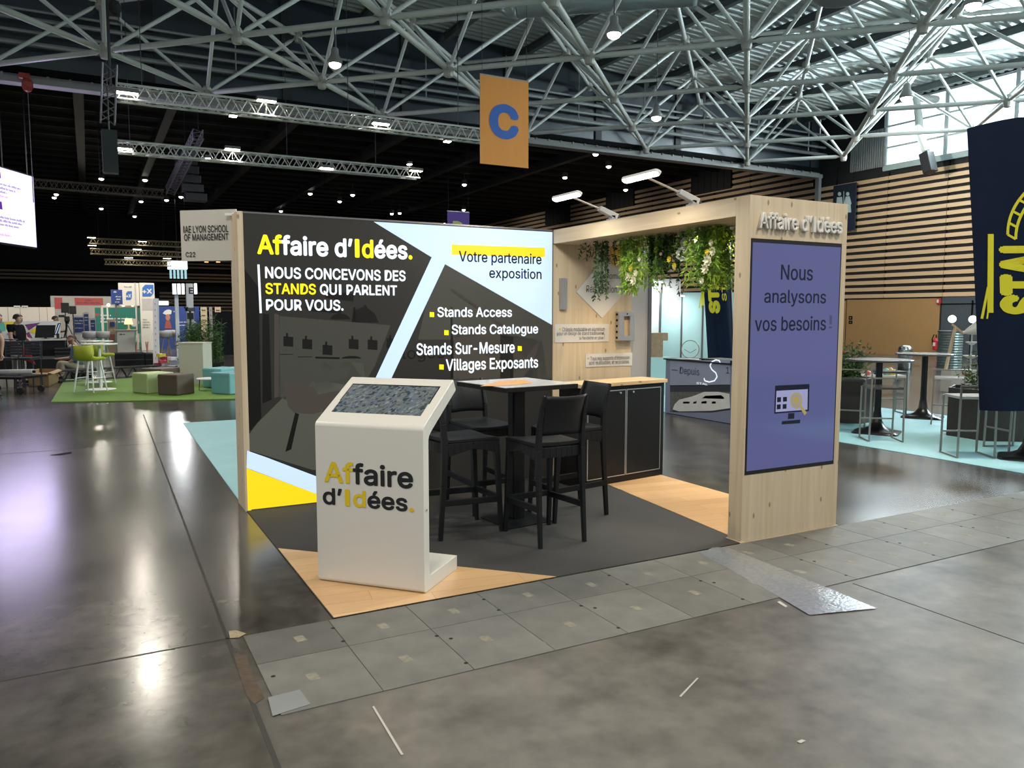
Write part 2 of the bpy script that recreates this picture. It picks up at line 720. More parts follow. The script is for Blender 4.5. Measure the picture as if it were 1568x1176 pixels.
# long pipes running along the header wall
mb = MB()
for z, r, dy in ((8.72, .07, .25), (9.05, .05, .18), (9.36, .06, .22), (9.62, .04, .12)):
    mb.tube([(-14, YH - dy, z), (XW, YH - dy, z)], r, 8)
for k in range(14):
    x = -12 + k * 3
    mb.tube([(x, YH - .2, 8.7), (x, YH - .2, 10.6)], .022, 6)
struct('trim_4', mb, M('pipe_grey', (0.32, 0.34, 0.34), 0.4, metal=0.3))


def deck_z(x):
    return 11.42 - 0.040 * x


mb = MB()
y, ph = -12.0, 0
prof = []
while y < YH + .1:
    prof.append((y, (0, 0, .085, .085)[ph % 4]))
    y += (.11, .045, .11, .045)[ph % 4]
    ph += 1
vs, fs = [], []
xs = (-14, XW)
for x in xs:
    vs += [(x, yy, deck_z(x) + dz) for yy, dz in prof]
n = len(prof)
fs = [(i, n + i, n + i + 1, i + 1) for i in range(n - 1)]
mb.add(vs, fs)
struct('ceiling', mb, deck_m)
struct('ceiling', MB().prism([(-14, -12, deck_z(-14) + .12), (XW, -12, deck_z(XW) + .12), (XW, YH, deck_z(XW) + .12), (-14, YH, deck_z(-14) + .12)], (0, 0, .1)), black)
k = 0
for i in range(14):
    x = 27.0 - i * 2.87
    if x < -8:
        continue
    mb = MB()
    zt = deck_z(x)
    mb.box2((x - .09, -12, zt - .06), (x + .09, YH, zt - .02))
    mb.box2((x - .02, -12, zt - .26), (x + .02, YH, zt - .04))
    mb.box2((x - .09, -12, zt - .29), (x + .09, YH, zt - .26))
    struct('trim_%d' % (10 + i), mb, purl_m)

# ---- right wall: dark backing, timber slats, panel, doors, high window
mb = MB()
mb.box2((XW, -14, 0), (XW + .2, 62, 7.62))
mb.box2((XW, 15.0, 7.62), (XW + .2, YH + .1, 10.5))
mb.box2((XW, YH + .1, 7.62), (XW + .2, 62, 9.5))
mb.box2((XW, -14, 10.28), (XW + .2, 15.0, 11.4))
struct('wall_right', mb, M('slat_backing', (0.010, 0.011, 0.012), 0.85, var=0.5, scale=0.8, stretch=(1, .6, 3)))
slat_m = M('slat_timber', (0.56, 0.395, 0.235), 0.55, var=0.16, scale=3.0, stretch=(1, .25, 6))
mb = MB()
z = 2.36
while z < 9.1:
    for k in range(27):
        y1 = 61.0 - k * 2.57
        y0 = y1 - 2.55
        if y0 < -8 or (z > 7.35 and y1 < YH + .4):
            break
        if z > 7.35:
            y0 = max(y0, YH + .42)
        mb.box2((XW - .06, y0, z), (XW - .01, y1, z + .155))
    z += 0.283
struct('trim_5', mb, slat_m)
mb = MB()
for k in range(27):
    y1 = 61.0 - k * 2.57
    mb.box2((XW - .05, y1 - .03, 2.34), (XW, y1 + .01, 9.2 if y1 > YH + .5 else 7.5))
struct('trim_6', mb, black)
mb = MB()
mb.box2((XW - .03, 12.28, 0), (XW, 16.55, 2.30))
mb.box2((XW - .035, 16.6, 0), (XW, 17.6, 2.26))
struct('wall_right', mb, M('ochre_panel', (0.36, 0.215, 0.085), 0.6, var=0.08, scale=1.2))
mb = MB()
mb.box2((XW - .04, 9.4, 0), (XW, 12.2, 2.34))
struct('door_1', mb, M('slate_door', (0.055, 0.072, 0.085), 0.5, var=0.12))
mb = MB()
mb.box2((XW - .06, 10.96, 0), (XW - .035, 11.02, 2.2))
mb.box2((XW - .06, 9.4, 2.05), (XW - .035, 12.2, 2.09))
struct('trim_7', mb, black)
# high window: mullions and glass, the sky behind it
mb = MB()
for k in range(9):
    y = 15.0 - k * 2.6
    mb.box2((XW - .02, y - .07, 7.62), (XW + .1, y + .07, 10.3))
for z in (7.62, 8.5, 9.35, 10.22):
    mb.box2((XW - .01, -6, z - .03), (XW + .08, 15, z + .03))
fr = struct('window_1', mb, M('window_frame', (0.55, 0.60, 0.62), 0.4))
sky = MB()
sky.box2((XW + 1.2, -14, 6.0), (XW + 1.3, 17, 13.5))
o = sky.build('bright_sky', M('white_sky', (0.3, 0.3, 0.3), 0.8, var=0.02, emit=(0.93, 0.98, 1.0), es=1.9))
o['kind'] = 'structure'
gm, nt, b, N, L = _new('pane_glass')
b.inputs['Base Color'].default_value = (0.9, 0.97, 0.97, 1)
b.inputs['Roughness'].default_value = 0.05
b.inputs['Transmission Weight'].default_value = 1.0
b.inputs['IOR'].default_value = 1.05
MATS['pane_glass'] = gm
struct('window_2', MB().box2((XW + .03, -6, 7.62), (XW + .035, 15, 10.25)), gm)
# low rail of pale panels under the window and the fluted panel left of it
struct('trim_8', MB().box2((XW - .10, -6, 7.55), (XW - .03, 15.0, 7.78)), M('glazing_rail', (0.34, 0.44, 0.44), 0.3))
mb = MB()
for k in range(16):
    mb.box2((XW - .10, 14.95 + k * .105, 7.75), (XW - .02, 15.02 + k * .105, 9.3))
struct('trim_9', mb, M('fluted_panel', (0.26, 0.28, 0.28), 0.5))
# dark panels set high in the slatted wall
for n, q in enumerate((((836, 305), (872, 338)), ((929, 283), (970, 315)), ((1060, 250), (1119, 288)))):
    a, b_ = on(*q[0], 0, XW - .12), on(*q[1], 0, XW - .12)
    mb = MB()
    mb.box2((XW - .14, b_.y, min(a.z, b_.z)), (XW - .06, a.y, max(a.z, b_.z) + (.25 if n < 2 else .1)))
    for i in range(7):
        yy = b_.y + (a.y - b_.y) * i / 6
        mb.box2((XW - .16, yy - .03, min(a.z, b_.z)), (XW - .14, yy + .03, max(a.z, b_.z)))
    struct('window_%d' % (3 + n), mb, M('blind_panel', (0.007, 0.007, 0.008), 0.7))

# dark hall: ceiling beams, balcony of brown slats on the back wall
for i, q in enumerate(((263, 166), (451, 188), (616, 210), (696, 255), (120, 150), (820, 262))):
    x = on(*q, 2, 8.9).x
    struct('trim_%d' % (30 + i), MB().box2((x - .16, YH + .5, 8.85), (x + .16, 60, 9.25)), M('ceiling_beam', (0.02, 0.02, 0.02), 0.6))
mb = MB()
for k in range(26):
    y = YH + 1.4 + k * 1.65
    mb.box2((-14, y, 9.0), (XW - .2, y + .06, 9.12))
struct('trim_36', mb, M('ceiling_bar', (0.018, 0.018, 0.019), 0.6))
mb = MB()
for k in range(3):
    mb.box2((-14, 59.0, 4.12 + k * .26), (22, 59.08, 4.12 + k * .26 + .15))
struct('trim_37', mb, M('balcony_slat', (0.26, 0.18, 0.115), 0.6))
struct('trim_38', MB().box2((-14, 59.08, 4.0), (22, 59.2, 4.9)), black)
mb = MB()
for k in range(6):
    mb.box2((3.6, 57.4, 1.85 + k * .26), (14, 57.48, 1.85 + k * .26 + .14))
    mb.box2((5.0, 59.6, 5.2 + k * .28), (14, 59.7, 5.2 + k * .28 + .14))
struct('trim_39', mb, M('balcony_slat', (0.26, 0.18, 0.115), 0.6))

# ---- floor: expansion joints, broken edge, marks
mb = MB()
for (a, b_, w) in (((-.38, 7.5), (-.55, -2.66), .014), ((-.55, -2.66), (-.66, -13), .02), ((-6.5, -2.68), (-.5, -2.66), .012), ((-14, 4.2), (0, 4.2), .01),
                   ((7.2, -13), (7.2, -2.7), .012), ((3.0, -3.62), (3.0, -13), .008), ((-4.4, 18), (-4.6, -13), .012), ((6.8, 6), (5.9, 16), .012), ((-3, 9.2), (20, 9.6), .01)):
    mb.bar((*a, .0006), (*b_, .0006), w, .0012)
struct('trim_40', mb, M('joint_dark', (0.035, 0.033, 0.03), 0.9))
pit = [fl(x, y, .002) for x, y in ((357, 1000), (377, 1003), (388, 1035), (405, 1068), (390, 1078), (378, 1066), (366, 1030))]
struct('trim_41', MB().poly(pit), M('rusty_pit', (0.075, 0.052, 0.034), 0.95, var=0.6, scale=22, bump=0.6))
pit = [fl(x, y, .003) for x, y in ((350, 966), (362, 965), (377, 970), (366, 976), (352, 977))]
struct('trim_42', MB().poly(pit), M('crumbled_mortar', (0.34, 0.27, 0.18), 0.95, var=0.4, scale=30, bump=0.6))
mb = MB()
for q in (((570, 1082), (573, 1081), (618, 1155), (614, 1156)), ((1190, 922), (1194, 920), (1206, 928), (1203, 930)), ((1040, 1066), (1043, 1067), (1070, 1038), (1067, 1038)),
          ((845, 963), (850, 961), (857, 968), (853, 969)), ((1220, 1135), (1228, 1132), (1234, 1134), (1226, 1138)), ((75, 697), (108, 692), (110, 694), (92, 697)),
          ((440, 1078), (446, 1077), (447, 1081), (441, 1081)), ((830, 983), (834, 982), (837, 985), (833, 986))):
    mb.poly([fl(x, y, .0025) for x, y in q])
mb.mi[5] = 1
struct('trim_43', mb, [M('chalk_mark', (0.42, 0.41, 0.38), 0.9), black])

# ---- space frame under the roof: square grid turned 45 degrees to the stands
S2 = math.sqrt(.5)
ZB, ZT = 8.0, 10.0


def nod(i, j, z):
    a, b_ = 0.1 + 3.72 * i, 14.1 + 3.75 * j
    return V(((b_ + a) * S2, (b_ - a) * S2, z))


def inside(p):
    if p.y > YH - .1 or p.x > XW - .3 or p.y < -5:
        return False
    x, y, z = pix(p)
    return z > 3 and -260 < x < 1850 and -420 < y


frame = thing('roof_space_frame', 'white tubular steel space frame carrying the corrugated roof over the stands', 'roof truss', (8, 8, 8))
_tube = {}


def member(name, p, q, r, parent):
    """one steel tube with tapered ends; tubes of one kind share their mesh"""
    L_ = (q - p).length
    key = (name, round(L_, 2))
    if key not in _tube:
        b_ = MB()
        e = min(.32, L_ * .12)
        b_.tube([(0, 0, .10), (0, 0, .2), (0, 0, .2 + e * .3), (0, 0, L_ - .2 - e * .3), (0, 0, L_ - .2), (0, 0, L_ - .10)], [r * .45, r * .5, r, r, r * .5, r * .45], 10)
        me = bpy.data.meshes.new(name)
        me.from_pydata([tuple(v) for v in b_.v], [], b_.f)
        for pl in me.polygons:
            pl.use_smooth = len(pl.vertices) == 4
        me.materials.append(steel_wh)
        _tube[key] = me
    o = bpy.data.objects.new(name, _tube[key])
    COL.objects.link(o)
    o.parent = parent
    o.location = p - parent.location
    o.rotation_euler = (q - p).to_track_quat('Z', 'Y').to_euler()
    return o


lo = {(i, j): nod(i, j, ZB) for i in range(-7, 10) for j in range(-6, 7)}
up = {(i, j): nod(i + .5, j + .5, ZT) for i in range(-7, 10) for j in range(-6, 7)}
lo = {k: p for k, p in lo.items() if inside(p)}
up = {k: p for k, p in up.items() if inside(p)}
chords, tops, webs = [], [], []
for (i, j), p in lo.items():
    for d in ((1, 0), (0, 1)):
        q = lo.get((i + d[0], j + d[1]))
        if q is not None:
            chords.append((p, q))
for (i, j), p in up.items():
    for d in ((1, 0), (0, 1)):
        q = up.get((i + d[0], j + d[1]))
        if q is not None:
            tops.append((p, q))
    for di in (0, 1):
        for dj in (0, 1):
            q = lo.get((i + di, j + dj))
            if q is not None:
                webs.append((q, p))
near = lambda s: ((s[0] + s[1]) / 2 - CAM).length
# short end rods reaching the header from the last row of nodes
for (i, j), p in list(lo.items()):
    for d in ((-1, 0), (0, 1)):
        q = nod(i + d[0], j + d[1], ZB)
        if (i + d[0], j + d[1]) not in lo and q.y > YH - .1 and q.x < XW + 2:
            t = (YH - .15 - p.y) / (q.y - p.y)
            if t > .12:
                chords.append((p, p.lerp(q, t)))
chords.sort(key=near)
tops.sort(key=near)
webs.sort(key=near)
for p, q in chords[:98]:
    member('bottom_chord', p, q, .072, frame)
for p, q in tops[:98]:
    member('top_chord', p, q, .065, frame)
for p, q in webs[:98]:
    member('web_strut', p, q, .052, frame)
rest = MB()
for p, q in webs[98:] + chords[98:] + tops[98:]:
    rest.tube([p, q], .05, 8)
if rest.v:
    o = rest.build('far_struts', steel_wh, frame, smooth=False)
    o['kind'] = 'stuff'
nb = MB()
nb.lathe([(.03, -.22), (.10, -.2), (.13, -.1), (.13, .1), (.09, .16), (.03, .17)], (0, 0, 0), 12)
nme = None
for p in sorted(list(lo.values()) + list(up.values()), key=lambda p: (p - CAM).length)[:98]:
    if nme is None:
        o = MB.build(nb, 'node_joint', M('node_cast', (0.46, 0.45, 0.40), 0.5))
        nme = o.data
    else:
        o = bpy.data.objects.new('node_joint', nme)
        COL.objects.link(o)
    o.parent = frame
    o.location = p - frame.location + V((0, 0, -.2))

# ================================================================== THE STAND
frame['kind'] = 'thing'
L3, D3, W3 = 3.0093, 2.6568, 1.0123
XP, XE, YF = L3, L3 + W3, -D3

pine = wood('pine_vertical', (0.52, 0.41, 0.27), (0.66, 0.56, 0.41), 2, .095)
pine_y = wood('pine_beam', (0.54, 0.42, 0.27), (0.67, 0.56, 0.40), 1, .30, across=2)
pine_top = wood('pine_worktop', (0.56, 0.40, 0.23), (0.70, 0.54, 0.35), 0, .20, 0.4, across=1)
vinyl = planks('oak_vinyl', (0.70, 0.46, 0.24), (0.58, 0.36, 0.18), (0.22, 0.13, 0.06), .95, .155, .33, .15)
carpet_m = M('charcoal_carpet', (0.034, 0.032, 0.030), 0.85, var=0.25, scale=4, bump=0.1)
alu = M('aluminium', (0.60, 0.60, 0.60), 0.32, 0.85, var=0.06, scale=9)
alu_d = M('dark_aluminium', (0.16, 0.16, 0.165), 0.4, 0.7)
plast_b = M('black_plastic', (0.0095, 0.0105, 0.0125), 0.45, var=0.2, scale=14, spec=.28)
lam_b = M('black_laminate', (0.0085, 0.0085, 0.009), 0.42, var=0.15, spec=.28)
white_l = M('white_lacquer', (0.66, 0.645, 0.60), 0.30, var=0.02, scale=3)
white_p = M('white_print', (0.62, 0.61, 0.60), 0.6, var=0.03)
ink = M('black_ink', (0.012, 0.013, 0.016), 0.5)
mustard = M('mustard_vinyl', (0.72, 0.52, 0.015), 0.45, var=0.04)
knob_m = M('brushed_knob', (0.62, 0.62, 0.62), 0.25, 0.9)

# floor covering of the stand
mb = MB()
mb.prism([(0, YF, .001), (XP + .05, YF, .001), (3.33, -.42, .001), (3.33, -.02, .001), (0, -.004, .001)], (0, 0, .005))
c = tag(mb.build('stand_carpet', carpet_m), 'charcoal black carpet covering most of the stand floor under the bar stools', 'carpet')
c['kind'] = 'thing'
mb = MB().prism([(.004, YF - .003, .006), (1.43, YF - .003, .006), (.004, -1.215, .006)], (0, 0, .003))
tag(mb.build('wood_vinyl_floor', vinyl), 'triangular piece of oak vinyl flooring under the white kiosk', 'flooring', )['kind'] = 'thing'
mb = MB().prism([(XP + .035, YF - .003, .006), (XE + .015, YF - .003, .006), (XE + .015, -.02, .006), (3.33, -.02, .006), (3.30, -.5, .006)], (0, 0, .003))
tag(mb.build('wood_vinyl_floor', vinyl), 'oak vinyl floor strip between the black cabinet and the wooden pillar', 'flooring')['kind'] = 'thing'

# ---- lit fabric wall
lw = thing('lightbox_wall', 'tall backlit fabric wall in dark grey and pale blue behind the white kiosk and bar table', 'display wall', (1.5, .18, 0))
MB().box2((.035, .0, .012), (L3, .36, 2.5)).build('wall_body', M('wall_body', (0.10, 0.10, 0.10), 0.6), lw)
pa = MB().box2((-.012, -.004, 0), (.035, .362, 2.502)).build('wooden_end_panel', pine, lw, .002)
mb = MB()
mb.box2((.035, -.006, 2.488), (L3, .02, 2.502))
mb.box2((L3 - .012, -.006, .012), (L3 - .001, .02, 2.5))
mb.box2((.035, -.006, 0), (L3, .02, .014))
mb.build('aluminium_frame', alu_d, lw)
dk = M('backlit_dark_fabric', (0.020, 0.0195, 0.018), 0.45, var=0.12, scale=1.5, emit=(0.030, 0.029, 0.026), es=.3, spec=.25)
pr = MB().box2((.036, -.002, .014), (L3 - .012, .0, 2.489)).build('fabric_print', dk, lw)
g1 = M('fabric_shade_pale', (0.036, 0.037, 0.030), 0.5, emit=(0.050, 0.054, 0.042), es=1.05, spec=.25)
g2 = M('fabric_shade_mid', (0.025, 0.025, 0.022), 0.5, emit=(0.036, 0.037, 0.030), es=.95, spec=.25)
g3 = M('fabric_shade_dark', (0.006, 0.006, 0.006), 0.5, spec=.25)
g4 = M('fabric_shade_brown', (0.026, 0.022, 0.017), 0.5, emit=(0.045, 0.040, 0.034), es=.9, spec=.25)


def ply(name, mats, polys, y, parent, mi=None):
    b_ = MB()
    for i, p in enumerate(polys):
        flat(b_, p, 1, y, (mi[i] if mi else 0))
    return b_.build(name, mats, parent)


# faint printed photograph of a lounge: wall, floor, door, lamps, frames, chairs, table, tent roof
def ell(cx, cy, rx, ry, a0=0, a1=360, n=18):
    return [(cx + rx * math.cos(math.radians(a0 + (a1 - a0) * k / n)), cy - ry * math.sin(math.radians(a0 + (a1 - a0) * k / n))) for k in range(n + 1)]


ply('photo_print', [g2, g1, g3, g4], [
    [(428, 484), (598, 498), (574, 560), (560, 584), (436, 612), (426, 606)],
    [(437, 605), (560, 590), (560, 700), (480, 720), (382, 690), (382, 660), (402, 640)],
    [(365, 400), (396, 440), (400, 640), (379, 668)], [(402, 480), (412, 481), (416, 612), (402, 618)], [(420, 480), (427, 482), (430, 606), (420, 610)],
    [(498, 444), (542, 450), (541, 462), (498, 456)], [(466, 470), (524, 474), (522, 480), (478, 477)],
    ell(521, 489, 15, 9, 0, 180), [(538, 494), (541, 476), (556, 470), (559, 466), (563, 472), (574, 480), (580, 494)],
    [(541, 470), (544, 470), (545, 492), (541, 492)],
    [(600, 330), (601, 330), (602, 330)],
    [(470, 598), (493, 552), (556, 556), (560, 590), (520, 610)],
    ], -.0026, pr, [0, 1, 2, 2, 3, 2, 2, 2, 2, 2, 2, 1])
fr_ = []
for x, y in ((434, 516), (463, 520), (494, 529), (534, 520), (563, 521), (592, 519)):
    fr_ += [[(x, y - 1), (x + 15, y), (x + 15, y + 15), (x, y + 14)], [(x + 4, y - 6), (x + 7, y - 6), (x + 7, y), (x + 4, y)]]
ply('framed_pictures', g3, fr_ + [[(483, 546), (520, 547), (520, 550), (483, 549)], ell(538, 549, 15, 4, 0, 180), [(429, 542), (449, 542), (449, 543), (429, 543)], [(456, 546), (478, 546), (478, 547), (456, 547)]], -.0032, pr)
ply('printed_chairs', [g4, g2, g3], [
    [(434, 588), (440, 585), (458, 587), (482, 594), (488, 608), (492, 630), (480, 634), (450, 632), (441, 622)],
    [(452, 632), (458, 634), (446, 688), (437, 692)], [(470, 560), (480, 561), (500, 566), (536, 562), (530, 580), (484, 587), (474, 580)],
    [(486, 604), (520, 598), (520, 634), (494, 634)]], -.0036, pr, [0, 2, 1, 0])
ply('printed_tent_roof', [g2, g4, g3], [
    [(664, 418), (680, 404), (760, 448), (845, 497), (845, 580), (780, 580), (740, 540), (690, 520), (640, 520)],
    [(690, 470), (694, 470), (694, 580), (690, 580)], [(690, 440), (770, 494), (790, 540), (784, 540), (764, 498), (690, 446)],
    [(696, 500), (760, 508), (830, 522), (838, 580), (694, 580)], [(766, 512), (786, 516), (786, 580), (766, 580)]], -.0026, pr, [0, 2, 1, 1, 2])
pale = glow('backlit_pale_blue', (0.565, 0.735, 1.0), .98)
yel = glow('backlit_yellow', (0.90, 0.66, 0.006), .98)
ltr = glow('backlit_white', (0.86, 0.93, 1.0), 1.0)
lty = glow('backlit_lemon', (1.0, 0.85, 0.003), .98)
strip_l, strip_r = (661, 394), (681.5, 404.5)
dl = (574 - 661) / (580 - 394)
dr = (599 - 681.5) / (580 - 404.5)
yb = 752
ply('pale_graphic', pale, [[(572, 339.5), (847, 355.5), (846, 498), strip_r, (681.5 + dr * (yb - 404.5), yb), (661 + dl * (yb - 394), yb + 2), strip_l],
                           [(378.5, 690), (407, 700), (478, 727), (562, 758), (512, 766), (479, 754), (377.5, 716.5)]], -.0045, pr)
ply('yellow_graphic', yel, [[(377.5, 717), (479, 754), (512, 766.4), (379.5, 782)]], -.0046, pr)
ply('highlight_bar', glow('backlit_amber', (0.93, 0.62, 0.003), .98), [[(691.7, 374.3), (834.5, 379.5), (834.5, 393.8), (691.7, 390.2)]], -.0056, pr)


def rect_y(tl, br, y):
    a, b_ = on(*tl, 1, y), on(*br, 1, y)
    return (a.x, b_.z, b_.x, a.z)


def wtext(s, tl, br, mats, spans=(), bold=.021, y=-.0052, parent=None, name='lettering'):
    return text(name, s, mats, parent or pr, (0, y, 0), X3, Z3, rect_y(tl, br, y), bold, 0, spans)


wtext("Affaire d\u2019Id\u00e9es.", (393, 357.5), (631.5, 398), [ltr, lty], ((0, 2, 1), (10, 12, 1), (15, 16, 1)), .026)
wtext('NOUS CONCEVONS DES', (405.5, 408), (621, 431), ltr)
wtext('STANDS QUI PARLENT', (406, 433), (608, 454), [ltr, lty], ((0, 6, 1),))
wtext('POUR VOUS.', (407, 458), (526, 476), ltr)
ply('accent_bar', ltr, [[(394, 405), (397.5, 405), (401, 479.5), (397.5, 479.5)]], -.0052, pr)
dki = M('dark_print', (0.008, 0.010, 0.015), 0.6, spec=0.2)
wtext('Votre partenaire', (702.5, 383.5), (829, 409), dki, bold=.010, y=-.0064)
wtext('exposition', (749, 409.5), (829, 431.5), dki, bold=.010)
wtext('Stands Access', (669.5, 470), (783.8, 485.5), ltr, bold=.016)
wtext('Stands Catalogue', (691.5, 497), (823.8, 514.5), ltr, bold=.016)
wtext('Stands Sur-Mesure', (637.5, 525.5), (788, 540.5), ltr, bold=.016)
wtext('Villages Exposants', (682.5, 549.5), (823.8, 567.5), ltr, bold=.016)
wtext('logos', (617, 532), (680, 553), g3, bold=0, y=-.0032)
for q in ((658, 477.8, 664.8, 485.6), (680.2, 505.5, 687, 513.3), (792.8, 529.8, 799, 537.5), (672.6, 558, 679.5, 566)):
    ply('bullet_square', lty, [[(q[0], q[1]), (q[2], q[1] + .3), (q[2], q[3]), (q[0], q[3] - .3)]], -.0052, pr)

# ---- wooden portal: pillar, roof, back panel
po = thing('wooden_portal', 'pine portal of screen pillar, roof slab and back panel at the right of the stand', 'portal', ((XP + XE) / 2, -1.3, 0))
TH = .135
mb = MB()
mb.box2((XP, YF, .008), (XE, YF + TH, .50))
mb.box2((XP, YF, 2.20), (XE, YF + TH, 2.5))
mb.box2((XP, YF, .50), (3.028, YF + TH, 2.2))
mb.box2((3.968, YF, .50), (XE, YF + TH, 2.2))
mb.box2((3.028, YF + .03, .50), (3.968, YF + TH, 2.2))
mb.build('pillar', pine, po, .0015)
MB().box2((XP - .01, YF - .012, 0), (XE + .012, YF + TH + .008, .009)).build('base_plate', pine_y, po)
MB().box2((XP, YF + TH + .001, 2.5 - TH), (XE, .135, 2.5)).build('roof_slab', pine_y, po, .0015)
MB().box2((XP + .001, 0, .012), (XE - .03, .12, 2.5 - TH)).build('back_panel', pine, po)
text('raised_lettering', "Affaire d\u2019Id\u00e9es", white_l, po, (0, YF, 0), X3, Z3, (3.08, 2.268, 3.94, 2.388), .022, .028)
for (px, py) in ((1064, 354), (1126, 347), (1085, 352)):
    p = fl(px, py, 2.364)
    if px == 1085:
        p = V((3.62, -.75, 2.364))
    ring = MB().lathe([(.045, -.006), (.06, -.006), (.06, .001), (.045, .001)], (p.x, p.y, p.z), 16).build('downlight', alu, po)
    MB().lathe([(.043, -.005), (.043, -.001)], (p.x, p.y, p.z), 16).build('lens', glow('warm_lens', (1.0, .86, .6), 6), ring)
    light('downlight_beam', 'SPOT', (p.x, p.y, 2.35), 55, (1.0, .74, .44), .03, (p.x, p.y + .12, 0), None, 2.0)

# pillar display
sc = thing('pillar_display', 'large portrait screen in the wooden pillar, violet blue with dark French text', 'screen', (3.5, YF, .5))
MB().box2((3.030, YF - .002, .503), (3.966, YF + .025, 2.198)).build('bezel', M('black_bezel', (0.012, 0.012, 0.014), 0.3), sc)
lcd = MB().box2((3.044, YF - .004, .530), (3.953, YF, 2.172)).build('screen_glass', M('violet_screen', (0.01, 0.01, 0.015), 0.10, var=0.02, emit=(0.098, 0.108, 0.265), es=.88), sc)
sink = M('screen_ink', (0.006, 0.008, 0.03), 0.2)


def stext(s, tl, br, bold=.006, mat=sink):
    return text('screen_lettering', s, mat, lcd, (0, YF - .004, 0), X3, Z3, rect_y(tl, br, YF - .004), bold, 0)


stext('Nous', (1196, 405), (1244, 430))
stext('analysons', (1170.5, 443), (1264, 470))
stext('vos besoins', (1156, 484), (1264, 506))
stext('!', (1269.5, 483), (1274, 503), 0, M('screen_ink_faint', (0.01, 0.01, 0.02), 0.2, emit=(.055, .055, .12), es=1))


def sply(name, mats, polys, mi=None, y=YF - .0052):
    b_ = MB()
    for i, p in enumerate(polys):
        flat(b_, p, 1, y, (mi[i] if mi else 0))
    return b_.build(name, mats, lcd)


lav = glow('screen_lavender', (0.30, 0.31, 0.52), .8)
sply('monitor_icon', [sink, lav], [[(1187, 590.5), (1239.5, 588), (1238.5, 629.5), (1185.5, 633.5)]], [0])
sply('monitor_icon', lav, [[(1189, 598.5), (1237, 595.8), (1236.3, 627.3), (1187.6, 631)]], y=YF - .0058)
sply('monitor_icon', sink, [[(1207, 633), (1216.5, 632.4), (1216, 641), (1206.4, 641.8)], [(1197.5, 645), (1225.5, 642.5), (1225, 648), (1197, 650)],
                            [(1190, 608.5), (1196, 608), (1195.8, 615.4), (1190, 616)], [(1199, 608), (1205, 607.6), (1205, 614.6), (1199, 615.2)],
                            [(1189.5, 619.5), (1195.5, 619), (1195.3, 626.4), (1189.4, 627)], [(1198.5, 619), (1204.5, 618.5), (1204.3, 625.7), (1198.4, 626.3)]], y=YF - .0064)
gold = glow('screen_gold', (0.40, 0.32, 0.10), .7)
lens_c = glow('screen_grey', (0.30, 0.30, 0.36), .7)
sply('magnifier_icon', gold, [ell(1219.5, 613, 9.3, 12.3), [(1224, 623), (1227, 620.5), (1235.5, 632), (1232, 636)]], y=YF - .007)
sply('magnifier_icon', lens_c, [ell(1219.5, 613, 7, 9.8)], y=YF - .0076)
sply('magnifier_icon', gold, [ell(1219, 613, 4.6, 6.5)], y=YF - .0082)

# ---- grey wall end showing right of the back panel
gw = thing('grey_partition', 'plain grey wall panel with a dark metal edge right of the pine back panel', 'partition', (4.13, .05, 0))
MB().box2((XE - .028, .02, 0), (4.225, .09, 2.48)).build('panel', M('grey_panel', (0.36, 0.37, 0.39), 0.55, var=0.03), gw)
MB().box2((4.225, .01, 0), (4.27, .10, 2.5)).build('metal_edge', alu_d, gw)

# ---- signs on the pine back panel
ds = thing('diamond_sign', 'white diamond shaped sign reading R\u00e9utilisation on the pine back panel', 'sign', (3.61, 0, 1.6))
mb = MB().prism([on(882, 447, 1, -.001), on(921.5, 487, 1, -.001), on(968, 434, 1, -.001), on(926, 394, 1, -.001)], (0, -.006, 0))
dp = mb.build('plate', white_p, ds)
MB().prism([on(935, 379, 1, -.0012), on(958, 378, 1, -.0012), on(958, 406, 1, -.0012), on(935, 407, 1, -.0012)], (0, -.0072, 0)).build('yellow_square', M('amber_print', (0.66, 0.40, 0.04), 0.6), ds)
wtext('R\u00e9utilisation', (898, 436.5), (944.5, 448.5), ink, (), .0, -.0085, ds)
wtext('\u00c9conomie', (914.5, 414.5), (951, 427.5), ink, (), .0, -.0085, ds)
wtext('\u00c9co-ro', (932, 393.5), (958, 405), ink, (), .0, -.0088, ds)
for x, y in ((896, 443), (912, 422.5)):
    ply('bullet_square', mustard, [[(x, y), (x + 1.7, y), (x + 1.7, y + 2), (x, y + 2)]], -.0085, ds)
ap = thing('aluminium_profile_sample', 'short vertical aluminium profile fixed at the left of the pine back panel', 'profile sample', (3.13, -.03, 1.7))
a, b_ = on(858.5, 426, 1, -.03), on(868, 474, 1, -.03)
MB().box2((a.x, -.03, b_.z), (b_.x, 0, a.z)).build('profile', alu, ap)
MB().box2((a.x + .028, -.036, b_.z), (a.x + .042, -.03, a.z)).build('ridge', alu, ap)
MB().box2((b_.x - .024, -.034, b_.z), (b_.x - .006, -.03, a.z)).build('ridge', alu, ap)


def plate(label, tl, br, rows):
    t = thing('text_plate', label, 'sign', ((on(*tl, 1, 0).x + on(*br, 1, 0).x) / 2, 0, on(*br, 1, 0).z))
    r = rect_y(tl, br, -.001)
    MB().box2((r[0], -.006, r[1]), (r[2], -.0005, r[3])).build('plate', white_p, t)
    for s, q0, q1 in rows:
        wtext(s, q0, q1, ink, (), .0, -.0075, t)
    return t


